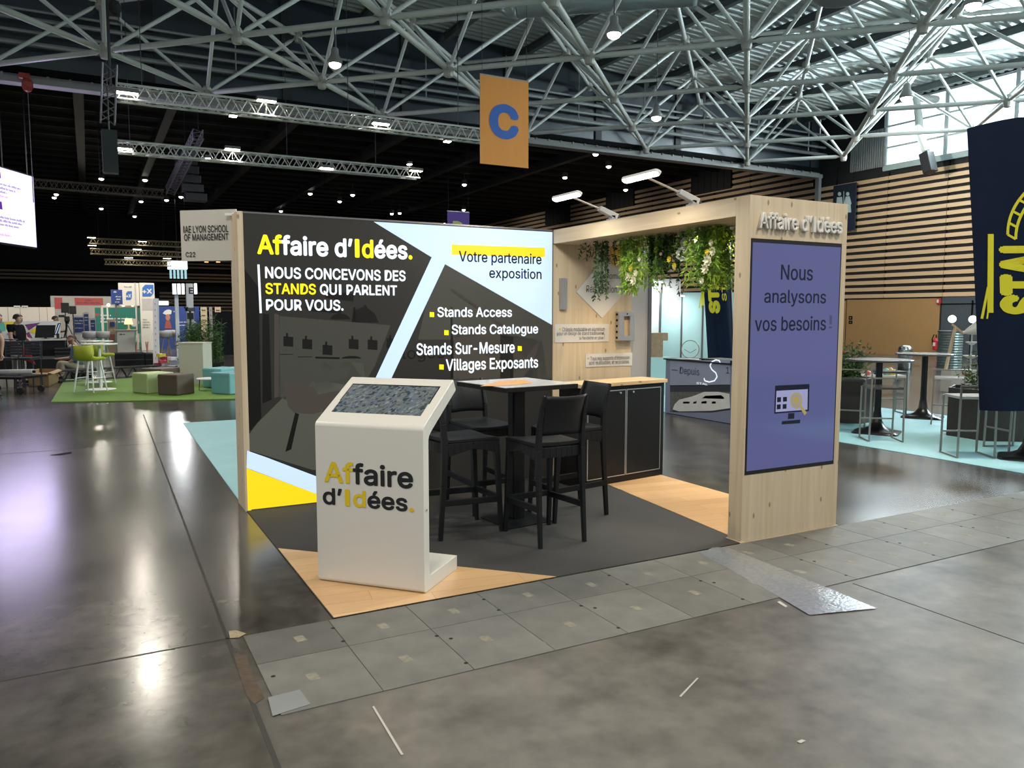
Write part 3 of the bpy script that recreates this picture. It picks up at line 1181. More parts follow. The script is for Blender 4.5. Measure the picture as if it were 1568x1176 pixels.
t = plate('wide white text plate about the aluminium frame, above the other plate', (849.5, 496.5), (932, 523), (
    ('Ch\u00e2ssis modulable en aluminium', (861, 501), (926, 507)), ('pour un design de stand traditionnel,', (853, 508), (926, 514)), ('la flexibilit\u00e9 en plus !', (887, 515), (926, 520.5))))
ply('bullet_square', mustard, [[(856, 502.5), (858.5, 502.4), (858.5, 505.2), (856, 505.3)]], -.0076, t)
t = plate('smaller white text plate about printed media, just above the worktop', (896.5, 542), (967.5, 559.5), (
    ("Tous nos supports d\u2019impression", (904, 546), (964, 551.5)), ('sont r\u00e9utilisables, et recyclables.', (902, 552.5), (964, 558))))
ply('bullet_square', mustard, [[(899.5, 547.5), (902, 547.4), (902, 550.2), (899.5, 550.3)]], -.0076, t)
cs = thing('corner_frame_sample', 'small white cabinet-like frame sample with black holes on the pine back panel', 'frame sample', (3.88, -.05, 1.4))
a, b_ = on(942, 477, 1, 0), on(966, 521, 1, 0)
mb = MB()
for u0, u1, z0, z1 in ((a.x, b_.x, b_.z, b_.z + .05), (a.x, b_.x, a.z - .05, a.z), (a.x, a.x + .065, b_.z + .05, a.z - .05), (b_.x - .065, b_.x, b_.z + .05, a.z - .05)):
    mb.box2((u0, -.07, z0), (u1, -.002, z1))
mb.build('frame_block', alu, cs, .002)
MB().box2((a.x + .06, -.03, b_.z + .05), (b_.x - .06, -.004, a.z - .05)).build('inner_strip', pine, cs)
mb = MB()
for k in range(5):
    zz = b_.z + .03 + k * (a.z - b_.z - .06) / 4
    mb.tube([(a.x - .003, -.035, zz), (a.x + .004, -.035, zz)], .014, 10)
mb.tube([((a.x + b_.x) / 2, -.073, a.z - .025), ((a.x + b_.x) / 2, -.069, a.z - .025)], .008, 8)
mb.build('bolt_hole', black, cs)

# ---- black cabinet with two doors
AC = math.radians(8.3)
cux, cdn = V((-math.cos(AC), -math.sin(AC), 0)), V((-math.sin(AC), math.cos(AC), 0))
BR = V((4.062, -.481, 0))


def cq(u, d, z):
    return BR + cux * u + cdn * d + V((0, 0, z))


ct = thing('storage_cabinet', 'black two door cabinet with pine worktop under the pine back panel', 'cabinet', cq(.56, .21, .009))


def cbox(u0, u1, d0, d1, z0, z1):
    return [cq(u0, d0, z0), cq(u1, d0, z0), cq(u1, d1, z0), cq(u0, d1, z0)], (0, 0, z1 - z0)


MB().prism(*cbox(0, 1.125, .004, .34, .009, .968)).build('body', lam_b, ct, .002)
MB().prism(*cbox(-.022, 1.15, -.02, .35, .970, 1.005)).build('worktop', pine_top, ct, .002)
for u0, u1, ku in ((.062, .550, .478), (.560, 1.066, .655)):
    d_ = MB().prism(*cbox(u0 + .008, u1 - .008, -.010, .003, .086, .922)).build('door', lam_b, ct)
    mb = MB()
    for a in ((u0, u1, .078, .086), (u0, u1, .922, .930), (u0, u0 + .008, .086, .922), (u1 - .008, u1, .086, .922)):
        mb.prism(*cbox(a[0], a[1], -.012, .003, a[2], a[3]))
    mb.build('edge_trim', alu, d_)
    p = cq(ku, -.012, .902)
    mb = MB().tube([p, p - cdn * .014, p - cdn * .016], [.007, .007, .011], 10)
    mb.tube([p - cdn * .016, p - cdn * .024], .011, 12)
    mb.build('knob', knob_m, d_)

# ---- bar table
tb = thing('bar_table', 'square black bar table with white and orange printed top amid four black stools', 'bar table', (1.88, -1.32, .006))
ang = math.radians(6.5)
TC = (1.885, -1.30)
MB().box((TC[0], TC[1], 1.100), (.70, .70, .036), ang).build('tabletop', lam_b, tb, .004)
pt = MB().box((TC[0], TC[1], 1.1195), (.685, .685, .003), ang).build('printed_top', M('white_gloss', (0.64, 0.63, 0.64), 0.16, var=0.03), tb)
mb = MB().poly([fl(735, 591.5, 1.1225), (fl(764, 583.5, 1.1225)), fl(800, 581.5, 1.1225), fl(818, 586, 1.1225), fl(775, 590.5, 1.1225)])
mb.build('orange_print', M('orange_print', (0.78, 0.38, 0.10), 0.25), pt)
mb = MB()
mb.box((TC[0], TC[1], .55), (.10, .10, 1.06), ang)
for s_ in (-1, 1):
    mb.box((TC[0] + s_ * .052 * math.cos(ang), TC[1] + s_ * .052 * math.sin(ang), .55), (.012, .06, 1.06), ang)
mb.build('column', plast_b, tb, .004)
MB().box((TC[0], TC[1], 1.075), (.34, .34, .014), ang).build('top_bracket', plast_b, tb)
MB().box((TC[0] - .02, TC[1] - .03, .013), (.42, .42, .012), ang).build('base_plate', plast_b, tb, .003)


# ---- bar stools
def make_stool(label):
    t = thing('bar_stool', label, 'bar stool', (0, 0, 0), 'black bar stools around the bar table')
    mb = MB()
    nx, ny = 12, 10
    top = {}
    for i in range(nx + 1):
        for j in range(ny + 1):
            x = -.205 + .41 * i / nx
            y = -.225 + .46 * j / ny
            xx = x * (1 - .08 * (1 - j / ny))
            z = .742 - .014 * math.cos(pi * x / .42) ** 2 * (1 if 0 < j < ny else .4) + (.012 if j == 0 else 0) - (.012 if j == ny else 0)
            top[i, j] = V((xx, y, z))
    vs, ids = [], {}
    for lay, dz in ((0, 0), (1, -.030)):
        for k, p in top.items():
            ids[lay, k] = len(vs)
            vs.append(p + V((0, 0, dz)))
    fs = []
    for i in range(nx):
        for j in range(ny):
            a = [(i, j), (i + 1, j), (i + 1, j + 1), (i, j + 1)]
            fs.append(tuple(ids[0, k] for k in a))
            fs.append(tuple(ids[1, k] for k in reversed(a)))
    rim = [(i, 0) for i in range(nx + 1)] + [(nx, j) for j in range(1, ny + 1)] + [(i, ny) for i in range(nx - 1, -1, -1)] + [(0, j) for j in range(ny - 1, 0, -1)]
    for a, c in zip(rim, rim[1:] + rim[:1]):
        fs.append((ids[0, a], ids[1, a], ids[1, c], ids[0, c]))
    mb.add(vs, fs)
    mb.build('seat', plast_b, t, .006)
    # apron: four curved rails under the seat
    mb = MB()
    for sx in (-1, 1):
        for k in range(8):
            y0, y1 = -.20 + .42 * k / 8, -.20 + .42 * (k + 1) / 8
            h = lambda y: .05 + .045 * abs(y - .01) / .21
            mb.bar((sx * .186, y0, .712 - h(y0) / 2), (sx * .186, y1, .712 - h(y1) / 2), .022, h(y0), h2=h(y1), w2=.022)
    for y in (-.205, .215):
        for k in range(8):
            x0, x1 = -.18 + .36 * k / 8, -.18 + .36 * (k + 1) / 8
            yy = lambda x: y - (.025 * math.cos(pi * x / .36) if y < 0 else 0)
            mb.bar((x0, yy(x0), .675), (x1, yy(x1), .675), .022, .075)
    mb.build('seat_frame', plast_b, t, .003)
    for sx in (-1, 1):
        mb = MB()
        pth = [((sx * .186, -.262, 0), .030), ((sx * .184, -.235, .40), .036), ((sx * .182, -.222, .70), .043), ((sx * .180, -.232, .86), .036), ((sx * .176, -.262, 1.0), .028), ((sx * .172, -.295, 1.09), .022)]
        for (p, w), (q, w2) in zip(pth, pth[1:]):
            mb.bar(p, q, w * .85, w * 1.1, up=(0, 1, 0), w2=w2 * .85, h2=w2 * 1.1)
        mb.build('rear_leg', plast_b, t, .004)
        mb = MB()
        pth = [((sx * .192, .255, 0), .028), ((sx * .186, .232, .40), .036), ((sx * .178, .212, .715), .046)]
        for (p, w), (q, w2) in zip(pth, pth[1:]):
            mb.bar(p, q, w, w, up=(0, 1, 0), w2=w2, h2=w2)
        mb.build('front_leg', plast_b, t, .004)
        mb = MB().bar((sx * .188, -.24, .275), (sx * .189, .24, .255), .022, .045)
        mb.build('side_rail', plast_b, t, .003)
    MB().bar((-.188, .243, .262), (.188, .243, .262), .024, .045).build('foot_rail', plast_b, t, .003)
    # backrest: panel bowed backwards
    nx, nz = 10, 8
    vs, fs = [], []
    for lay in (0, 1):
        for i in range(nx + 1):
            for j in range(nz + 1):
                u, v = i / nx, j / nz
                z = .80 + .29 * v + .006 * math.sin(pi * u) * (v - .5) * -2
                y = -.222 - .012 * v - .062 * v * v - .034 * math.sin(pi * u)
                x = (-.170 + .34 * u) * (1 - .02 * v)
                vs.append((x, y - (.012 if lay else 0), z))
    q = (nx + 1) * (nz + 1)
    ix = lambda l, i, j: l * q + i * (nz + 1) + j
    for i in range(nx):
        for j in range(nz):
            fs.append((ix(0, i, j), ix(0, i, j + 1), ix(0, i + 1, j + 1), ix(0, i + 1, j)))
            fs.append((ix(1, i, j), ix(1, i + 1, j), ix(1, i + 1, j + 1), ix(1, i, j + 1)))
    for i in range(nx):
        fs += [(ix(0, i, 0), ix(0, i + 1, 0), ix(1, i + 1, 0), ix(1, i, 0)), (ix(0, i, nz), ix(1, i, nz), ix(1, i + 1, nz), ix(0, i + 1, nz))]
    for j in range(nz):
        fs += [(ix(0, 0, j), ix(1, 0, j), ix(1, 0, j + 1), ix(0, 0, j + 1)), (ix(0, nx, j), ix(0, nx, j + 1), ix(1, nx, j + 1), ix(1, nx, j))]
    MB().add(vs, fs).build('backrest', plast_b, t, 0, True)
    return t


st = make_stool('black plastic bar stool with its back to the viewer, nearest at the table')
st.location = (1.83, -1.835, .0065)
dup(st, (1.345, -1.385, .0065), -pi / 2 + .06, 'black plastic bar stool partly hidden behind the white kiosk')
dup(st, (1.80, -.80, .0065), pi + .05, 'black plastic bar stool on the far side of the table facing the viewer')
dup(st, (2.335, -1.365, .0065), pi / 2 + .03, 'black plastic bar stool between the table and the black cabinet')

# ---- white kiosk
kw, kn, k0 = V((.678, -.735, 0)).normalized(), V((.735, .678, 0)).normalized(), V((.081, -2.025, .009))
ki = thing('touchscreen_kiosk', 'white C-shaped touchscreen kiosk with black and mustard logo at the stand corner', 'kiosk', k0 + kw * .365 + kn * .2)


def arc(cx, cz, r, a0, a1, n=6):
    return [(cx + r * math.cos(math.radians(a0 + (a1 - a0) * k / n)), cz + r * math.sin(math.radians(a0 + (a1 - a0) * k / n))) for k in range(n + 1)]


prof = [(.494, .0), (.03, .0)] + arc(.025, .025, .025, 260, 180, 4)[1:] + [(0, .955)] + arc(.038, .972, .038, 175, 122, 5) + \
       [(.440, 1.238), (.452, 1.240), (.490, 1.178), (.486, 1.168), (.115, .958)] + arc(.135, .90, .06, 135, 180, 4)[1:] + [(.075, .11)] + arc(.095, .11, .02, 180, 270, 4)[1:] + [(.494, .09)]
kbody = MB().prism([k0 + kn * a + V((0, 0, z)) for a, z in prof], kw * .73).build('body', white_l, ki, .004)
so = k0 + kn * .02 + V((0, 0, .996))
suy = (kn * .43 + V((0, 0, .24))).normalized()
snn = kw.cross(suy)


def kp(u, v, h):
    return so + kw * u + suy * v + snn * h


bez = MB().prism([kp(.050, .088, .001), kp(.675, .088, .001), kp(.675, .412, .001), kp(.050, .412, .001)], snn * .0065).build('screen_bezel', M('black_bezel', (0.012, 0.012, 0.014), 0.3), ki)
mt, nt, b, N, L = _new('market_picture')
tc = N.new('ShaderNodeTexCoord')
mp = N.new('ShaderNodeMapping')
mp.inputs['Scale'].default_value = (1, 1.7, 1.7)
L.new(tc.outputs['Object'], mp.inputs['Vector'])
vo = N.new('ShaderNodeTexVoronoi')
vo.inputs['Scale'].default_value = 46
L.new(mp.outputs['Vector'], vo.inputs['Vector'])
sp = N.new('ShaderNodeSeparateColor')
L.new(vo.outputs['Color'], sp.inputs[0])
nz = N.new('ShaderNodeTexNoise')
nz.inputs['Scale'].default_value = 9
L.new(tc.outputs['Object'], nz.inputs['Vector'])
cr = N.new('ShaderNodeValToRGB')
e = cr.color_ramp.elements
e[0].position, e[0].color = 0.0, (0.010, 0.014, 0.020, 1)
e[1].position, e[1].color = 1.0, (0.42, 0.46, 0.46, 1)
for p_, c_ in ((.25, (.035, .055, .075, 1)), (.42, (.16, .19, .18, 1)), (.55, (.22, .23, .20, 1)), (.68, (.12, .18, .25, 1)), (.80, (.30, .31, .29, 1))):
    q = e.new(p_)
    q.color = c_
f = math_node(N, L, 'ADD', math_node(N, L, 'MULTIPLY', sp.outputs[0], .62), math_node(N, L, 'MULTIPLY', nz.outputs['Fac'], .42))
L.new(f, cr.inputs['Fac'])
b.inputs['Base Color'].default_value = (.01, .01, .01, 1)
b.inputs['Roughness'].default_value = .2
L.new(cr.outputs['Color'], b.inputs['Emission Color'])
b.inputs['Emission Strength'].default_value = .75
MB().prism([kp(.056, .096, .0075), kp(.667, .096, .0075), kp(.667, .400, .0075), kp(.056, .400, .0075)], snn * .001).build('screen_picture', mt, bez)


def ktext(s, r, spans):
    return text('logo_lettering', s, [ink, mustard], kbody, k0 - kn * .0005, kw, Z3, r, .021, 0, spans, .0006)


ktext('Affaire', (.060, .628, .664, .762), ((0, 2, 1),))
ktext('d\u2019Id\u00e9es.', (.047, .489, .667, .598), ((2, 4, 1), (7, 8, 1)))
p = k0 + kw * .7315 + kn * .035 + V((0, 0, .50))
MB().tube([p, p + kw * .004], .007, 10).build('lock', knob_m, ki)

# ---- lamps on arms over the portal
for i, (yb_, hx, hz, lab) in enumerate(((-.93, 2.575, 2.674, 'white LED arm lamp on the portal roof, the farther one nearer the fabric wall'), (-2.0, 2.55, 2.680, 'white LED arm lamp on the portal roof, the nearer one beside the pillar'))):
    t = thing('arm_lamp', lab, 'lamp', (3.05, yb_, 2.5), 'LED arm lamps on the portal roof')
    mb = MB()
    mb.box2((3.02, yb_ - .03, 2.50), (3.10, yb_ + .03, 2.515))
    mb.bar((3.06, yb_, 2.51), (3.06, yb_, 2.545), .04, .05)
    mb.build('clamp', alu, t)
    MB().bar((3.11, yb_, 2.535), (2.92, yb_, 2.60), .05, .055, w2=.05, h2=.045).build('driver_housing', M('light_grey_plastic', (0.45, 0.46, 0.46), 0.45), t, .006)
    MB().tube([(3.115, yb_, 2.528), (3.14, yb_, 2.524)], .018, 10).build('cable_gland', plast_b, t)
    MB().tube([(2.93, yb_, 2.597), (hx + .03, yb_, hz + .012)], .0085, 8).build('arm', alu, t)
    hd = MB()
    for w_, z_ in ((.055, .012), (.065, .0)):
        pass
    pts = arc(0, .19, .03, 0, 180, 8) + arc(0, -.19, .03, 180, 360, 8)
    ax_ = V((.9, 0, -.42)).normalized()
    hd.prism([V((hx, yb_, hz)) + ax_ * a_ + V((0, b2, 0)) for a_, b2 in pts], V((.42, 0, .9)) * .022)
    hdo = hd.build('lamp_head', M('white_lamp_shell', (0.75, 0.75, 0.73), 0.4), t, .003)
    hl = MB().prism([V((hx, yb_, hz)) + ax_ * a_ * .86 + V((0, b2 * .95, 0)) for a_, b2 in pts], V((-.42, 0, -.9)) * .006)
    hl.build('diffuser', glow('led_white', (1.0, .95, .85), 9), hdo)
    light('arm_lamp_beam', 'AREA', (hx - .012, yb_, hz - .014), 14, (1, .93, .80), .10, (hx - .30, yb_ + .1, hz - 1.0), None, None, .40)


# ---- hanging greenery under the portal roof
def green(name, rgb, var=.35):
    return M(name, rgb, .5, var=var, scale=24, spec=.3)


g_bright = green('leaf_bright', (0.30, 0.48, 0.05))
g_mid = green('leaf_mid', (0.12, 0.26, 0.03))
g_dark = green('leaf_dark', (0.022, 0.05, 0.020))
g_grey = green('leaf_grey_green', (0.06, 0.095, 0.06))
fl_w = M('petal_cream', (0.72, 0.70, 0.52), .6, var=.1)
fl_y = M('petal_yellow', (0.75, 0.60, 0.05), .6, var=.15)
fl_h = M('petal_white', (0.62, 0.64, 0.58), .6, var=.1)
ZC = 2.364


def hang(label, px0, px1, x_in, drop, n, ll, lw, mats, flowers=(), dens=13, spread=.05):
    """strands of leaves falling from the roof between picture columns px0 and px1, X_IN metres deep"""
    def ytop(px):
        d = ray(px, 352)
        k = (x_in - CAM.x) / d.x
        return CAM.y + d.y * k
    y0, y1 = ytop(px0), ytop(px1)
    t = thing('hanging_plant', label, 'hanging plant', (x_in, (y0 + y1) / 2, ZC), 'greenery hanging under the portal roof')
    t['kind'] = 'thing'
    mb = MB()
    stems = MB()
    for k in range(n):
        u = random.random()
        y = y0 + (y1 - y0) * u
        x = x_in + random.uniform(-.13, .13)
        L_ = drop(u) * random.uniform(.72, 1.0)
        p = V((x, y, ZC))
        dx, dy = random.uniform(-spread, spread), random.uniform(-spread, spread)
        pts = [p]
        steps = max(3, int(L_ / .05))
        for s_ in range(1, steps + 1):
            f_ = s_ / steps
            pts.append(V((x + dx * math.sin(f_ * 1.6), y + dy * math.sin(f_ * 1.6), ZC - L_ * f_)))
        stems.tube(pts, .0022, 4)
        m_ = random.choice(range(len(mats)))
        for s_ in range(int(L_ * dens * 9)):
            f_ = random.random()
            q = pts[0].lerp(pts[-1], f_) + V((dx * math.sin(f_ * 1.6) * .3, 0, 0))
            d = V((random.uniform(-1, 1), random.uniform(-1, 1), random.uniform(-1.5, .2)))
            mb.leaf(q, d, ll * random.uniform(.7, 1.25), lw * random.uniform(.8, 1.2), None, m_)
    stems.build('stems', g_mid, t)
    mb.build('foliage', mats, t)
    for (fx, fy, fr, fm) in flowers:
        c_ = on(fx, fy, 0, x_in - .12)
        fb = MB()
        if fm is fl_h:
            for k in range(70):
                a, e_ = random.uniform(0, 2 * pi), math.acos(random.uniform(-1, 1))
                d = V((math.sin(e_) * math.cos(a), math.sin(e_) * math.sin(a), math.cos(e_)))
                for s_ in range(3):
                    fb.leaf(c_ + d * fr * .8, d + V((random.uniform(-1, 1), random.uniform(-1, 1), random.uniform(-1, 1))), fr * .42, fr * .34)
        else:
            for k in range(9):
                a = 2 * pi * k / 9
                fb.leaf(c_, (-.45, math.cos(a), math.sin(a)), fr, fr * .62, (-1, 0, 0))
            for k in range(6):
                a = 2 * pi * k / 6
                fb.leaf(c_ + V((-.01, 0, 0)), (-1, math.cos(a), math.sin(a)), fr * .6, fr * .5, (-1, 0, 0))
        fb.build('flower', fm, t)
    return t


hang('short dark fern sprig hanging left of the long dark garland', 901, 914, 3.30, lambda u: .16, 6, .04, .013, [g_dark], dens=16)
hang('long narrow dark leafy garland hanging in front of the diamond sign', 918, 932, 3.30, lambda u: .56, 9, .034, .016, [g_dark, g_grey], dens=18, spread=.015)
hang('small dark sprig hanging before the yellow square of the diamond sign', 940, 951, 3.34, lambda u: .27, 6, .034, .014, [g_dark], dens=16, spread=.02)
hang('bright green bush with cream flowers, left of the narrow lime plant', 956, 984, 3.32, lambda u: .52, 26, .055, .014, [g_bright, g_mid, g_bright],
     [(963, 424, .05, fl_w), (972, 429, .055, fl_w), (967, 411, .035, fl_y), (975, 418, .04, fl_w), (980, 397, .025, fl_w)], dens=12)
hang('narrow lime green trailing plant just right of the bright green bush', 986, 1001, 3.32, lambda u: .50, 13, .05, .013, [g_bright, g_mid], dens=12, spread=.03)
hang('wide dark green bush with small yellow flowers in the middle of the row', 1000, 1040, 3.42, lambda u: .36 - .1 * u, 34, .042, .018, [g_dark, g_dark, g_mid],
     [(1006, 383, .035, fl_y), (1013, 389, .02, fl_w), (1026, 397, .035, fl_y), (1034, 407, .035, fl_y), (1033, 410, .02, fl_w)], dens=15)
hang('thin dark strand hanging lowest right of the dark green bush', 1029, 1034, 3.55, lambda u: .56, 4, .035, .014, [g_dark, g_grey], dens=12, spread=.012)
hang('sparse dark sprig against the roof before the white hydrangea', 1036, 1052, 3.40, lambda u: .12, 8, .04, .015, [g_dark], dens=15, spread=.08)
hang('white hydrangea with grey green leaves between the dark and bright bushes', 1048, 1064, 3.40, lambda u: .22, 8, .06, .03, [g_grey, g_mid],
     [(1046, 389, .055, fl_h), (1055, 380, .055, fl_h), (1051, 372, .045, fl_h)], dens=9, spread=.06)
hang('large bright green bush with pale flowers beside the pillar', 1073, 1112, 3.32, lambda u: .52 - .10 * abs(u - .3), 62, .06, .014, [g_bright, g_mid, g_bright],
     [(1086, 399, .06, fl_w), (1082, 411, .055, fl_w), (1093, 385, .045, fl_w), (1084, 386, .03, fl_y), (1090, 372, .03, fl_w), (1076, 430, .035, fl_w)], dens=12)

# ---- trench cover plates in front of the stand, tape
pl_m = [M('cover_plate_%d' % k, (c_, c_ * .99, c_ * .92), .5, var=.42, scale=6) for k, c_ in enumerate((.095, .110, .128, .140, .118))]
lab_m = M('worn_label', (0.20, 0.19, 0.15), .7, var=.5, scale=40)
hole_m = M('lifting_slot', (0.004, 0.004, 0.004), .9)


def cover(x0, x1, y0, y1, k, label, slots=()):
    t = thing('cover_plate', label, 'floor plate', ((x0 + x1) / 2, (y0 + y1) / 2, 0), 'grey cover plates of the floor trench')
    MB().box2((x0 + .002, y0 + .002, -.002), (x1 - .002, y1 - .002, .0042)).build('plate', pl_m[k], t)
    cx, cy = (x0 + x1) / 2 + random.uniform(-.03, .05), (y0 + y1) / 2 + random.uniform(-.03, .03)
    mb = MB().box((cx, cy, .0044), (.05, .075, .0006), .1)
    mb.build('worn_label', lab_m, t)
    for sx, sy in slots:
        MB().lathe([(.011, .0), (.011, .0006)], (x0 + (x1 - x0) * sx, y0 + (y1 - y0) * sy, .0043), 10).build('lifting_hole', hole_m, t)


cw = .4455
ordn = ['first', 'second', 'third', 'fourth', 'fifth', 'sixth', 'seventh', 'eighth', 'ninth', 'tenth', 'eleventh', 'twelfth', 'thirteenth', 'fourteenth', 'fifteenth', 'sixteenth', 'seventeenth', 'eighteenth']
for k in range(18):
    x0 = -.476 + cw * k
    dk_ = (0, 2, 2, 2, 4, 3, 3, 2, 1, 3, 2, 4, 3, 2, 3, 1, 2, 3)[k]
    if k == 0:
        l1, l2 = 'dark grey cover plate with worn label at the left end beside the stand', 'pale grey cover plate with yellowed label by the rusty pit'
    else:
        l1 = 'grey cover plate, %s from left in the row touching the stand' % ordn[k]
        l2 = 'grey cover plate, %s from left in the outer row' % ordn[k]
    cover(x0, x0 + cw, -3.05, -2.672, dk_, l1, ((.985, .18), (.985, .68)) if k % 2 == 0 else ())
    cover(x0, x0 + cw, -3.585, -3.05, (3, 3, 3, 2, 3, 4, 3, 2, 3, 2, 4, 3, 2, 3, 3, 2, 3, 2)[k], l2, ((.985, .15), (.985, .82)) if k % 2 else ((.1, .7),))
t = MB().prism([(-.508, -3.578, .0046), (-.345, -3.552, .0046), (-.355, -3.40, .0046), (-.493, -3.408, .0046)], (0, 0, .002)).build('patch_plate', M('patch_grey', (0.20, 0.21, 0.22), .45))
tag(t, 'small light grey corner patch at the left front corner of the cover plates', 'patch')
tp = MB()
cen = [((2.575, -2.69), (2.85, -2.675), .012), ((2.535, -2.90), (2.83, -2.90), .007), ((2.50, -3.1), (2.82, -3.14), .010), ((2.46, -3.3), (2.80, -3.36), .007), ((2.40, -3.6), (2.78, -3.7), .006), ((2.34, -3.86), (2.755, -3.97), .006)]
vs = []
for a, b_, hgt_ in cen:
    for k in range(7):
        f_ = k / 6
        bumpz = .014 * math.exp(-((f_ - .55) / .16) ** 2) if a[1] > -3.5 else .0
        vs.append((a[0] + (b_[0] - a[0]) * f_, a[1] + (b_[1] - a[1]) * f_, .0052 + bumpz + (.0015 if k in (2, 4) else 0)))
fs = [(r * 7 + k, r * 7 + k + 1, (r + 1) * 7 + k + 1, (r + 1) * 7 + k) for r in range(5) for k in range(6)]
tp.add(vs, fs)
o = tp.build('floor_tape', M('silver_tape', (0.36, 0.38, 0.41), .22, .55, var=.3, scale=40, bump=.25), smooth=True)
tag(o, 'strip of shiny silver tape over a cable lump running out across the cover plates', 'tape')

# ================================================================== RIGHT: aisle, bar tables, flags, neighbouring stand
teal = M('teal_carpet', (0.28, 0.56, 0.61), 0.55, var=0.14, scale=2.2)
navy = M('navy_flag', (0.0045, 0.010, 0.028), 0.8, var=0.2, scale=3, spec=0.15)
flag_y = M('flag_yellow', (0.60, 0.55, 0.012), 0.6, var=0.06)
rod = M('rod_steel', (0.30, 0.28, 0.25), 0.35, 0.5)
dk_top = M('dark_tabletop', (0.07, 0.065, 0.06), 0.25, var=0.2)
blk_m = M('black_metal', (0.012, 0.012, 0.013), 0.3, 0.2)

tc1 = MB().prism([(7.47, 6.2, .001), (7.47, -7, .001), (11.3, -7, .001), (11.3, 6.2, .001)], (0, 0, .004))
tag(tc1.build('teal_carpet', teal), 'pale teal carpet under the bar tables and metal stools at the right', 'carpet')['kind'] = 'thing'
tc2 = MB().prism([(.004, .40, .001), (3.4, .40, .001), (3.4, 6.05, .001), (.085, 6.05, .001)], (0, 0, .004))
tag(tc2.build('teal_carpet', teal), 'strip of pale teal carpet left of and behind the lit wall', 'carpet')['kind'] = 'thing'


# ---- bar tables with trumpet feet
def round_bar_table(label, p, r, h, rz=0):
    t = thing('pedestal_table', label, 'bar table', (0, 0, 0), 'dark bar tables on the teal carpet')
    MB().lathe([(r - .01, h - .028), (r, h - .022), (r, h - .004), (r - .004, h)], (0, 0, 0), 36).build('tabletop', dk_top, t)
    MB().lathe([(.048, .30), (.045, .5), (.045, h - .03)], (0, 0, 0), 16).build('column', blk_m, t)
    mb = MB()
    vs, fs = [], []
    pr_ = [(.30, .0), (.30, .012), (.20, .035), (.11, .085), (.065, .17), (.048, .30)]
    for rr, z in pr_:
        for k in range(32):
            a = 2 * pi * k / 32
            s_ = 1 / max(abs(math.cos(a)), abs(math.sin(a)))
            f_ = max(0, min(1, (rr - .06) / .2))
            q = rr * (1 + (min(s_, 1.3) - 1) * f_)
            vs.append((q * math.cos(a), q * math.sin(a), z))
    for i in range(len(pr_) - 1):
        for k in range(32):
            fs.append((i * 32 + k, i * 32 + (k + 1) % 32, (i + 1) * 32 + (k + 1) % 32, (i + 1) * 32 + k))
    fs.append(tuple(range(31, -1, -1)))
    mb.add(vs, fs).build('trumpet_base', blk_m, t, 0, True)
    t.location = V(p)
    t.rotation_euler = (0, 0, rz)
    return t


pA = fl(1344, 663)
ta = round_bar_table('dark bar table with trumpet foot, nearest the wooden pillar', (8.62, .42, .005), .44, 1.035, .5)
dup(ta, (10.72, 1.15, .005), .5, 'dark bar table with trumpet foot standing farther back, silver bin behind it')
dup(ta, (8.42, -1.72, .005), .5, 'dark bar table mostly hidden behind the large navy flag')


# ---- metal rod stools
def rod_stool():
    t = thing('rod_stool', 'x', 'bar stool', (0, 0, 0), 'thin metal rod stools on the teal carpet')
    w, d, hs, hb = .21, .20, .70, .84
    q = .019
    for sx in (-1, 1):
        mb = MB()
        x = sx * w
        for a, b_ in (((x, -d, .007), (x, d, .007)), ((x, d, 0), (x, d * .92, hs)), ((x, -d, 0), (x * .96, -d * 1.0, hb))):
            mb.bar(a, b_, q, q)
        mb.build('side_frame', rod, t)
    mb = MB()
    mb.bar((-w * .96, -d, hb - .007), (w * .96, -d, hb - .007), q, q)
    mb.build('back_rail', rod, t)
    MB().bar((-w, d * .98, .26), (w, d * .98, .26), q, q).build('foot_rail', rod, t)
    MB().box((0, 0, hs), (.40, .40, .03)).build('seat', M('dark_seat', (0.06, 0.06, 0.06), .25, var=.15), t, .004)
    return t


rs = rod_stool()
rs['label'] = 'metal rod stool in front of the bar table nearest the wooden pillar'
rs.location, rs.rotation_euler = (8.10, -.03, .006), (0, 0, -.62 + pi / 2 * 0)
mid = lambda a, b_: ((a[0] + b_[0]) / 2, (a[1] + b_[1]) / 2)
for loc, rz, lab in (((8.80, 1.02, .006), 2.2, 'metal rod stool half hidden beside the pillar, next to the left planter'),
                     ((10.72, 1.78, .006), 2.6, 'metal rod stool behind the farther bar table on its left'),
                     ((10.35, .50, .006), -1.0, 'metal rod stool with a shiny seat just right of the farther bar table'),
                     ((7.98, -1.27, .006), -.55, 'metal rod stool with pale seat in front of the right planter'),
                     ((8.86, -1.28, .006), 1.2, 'metal rod stool half hidden behind the navy flag, beside the right planter')):
    s_ = dup(rs, loc, rz, lab)
    if 'pale seat' in lab or 'shiny' in lab:
        for ch in s_.children:
            if ch.name.startswith('seat'):
                ch.data = ch.data.copy()
                ch.data.materials[0] = M('pale_seat', (0.50, 0.51, 0.52), .2)

# ---- planters
bark = M('planter_brown', (0.035, 0.027, 0.022), .5, var=.3, scale=3, stretch=(6, 6, .6))
soil = M('soil', (0.05, 0.038, 0.028), .9, var=.4)
bush_g = green('bush_green', (0.085, 0.16, 0.05))
bush_d = green('bush_dark', (0.035, 0.075, 0.028))
bush_r = green('bush_russet', (0.20, 0.10, 0.055))


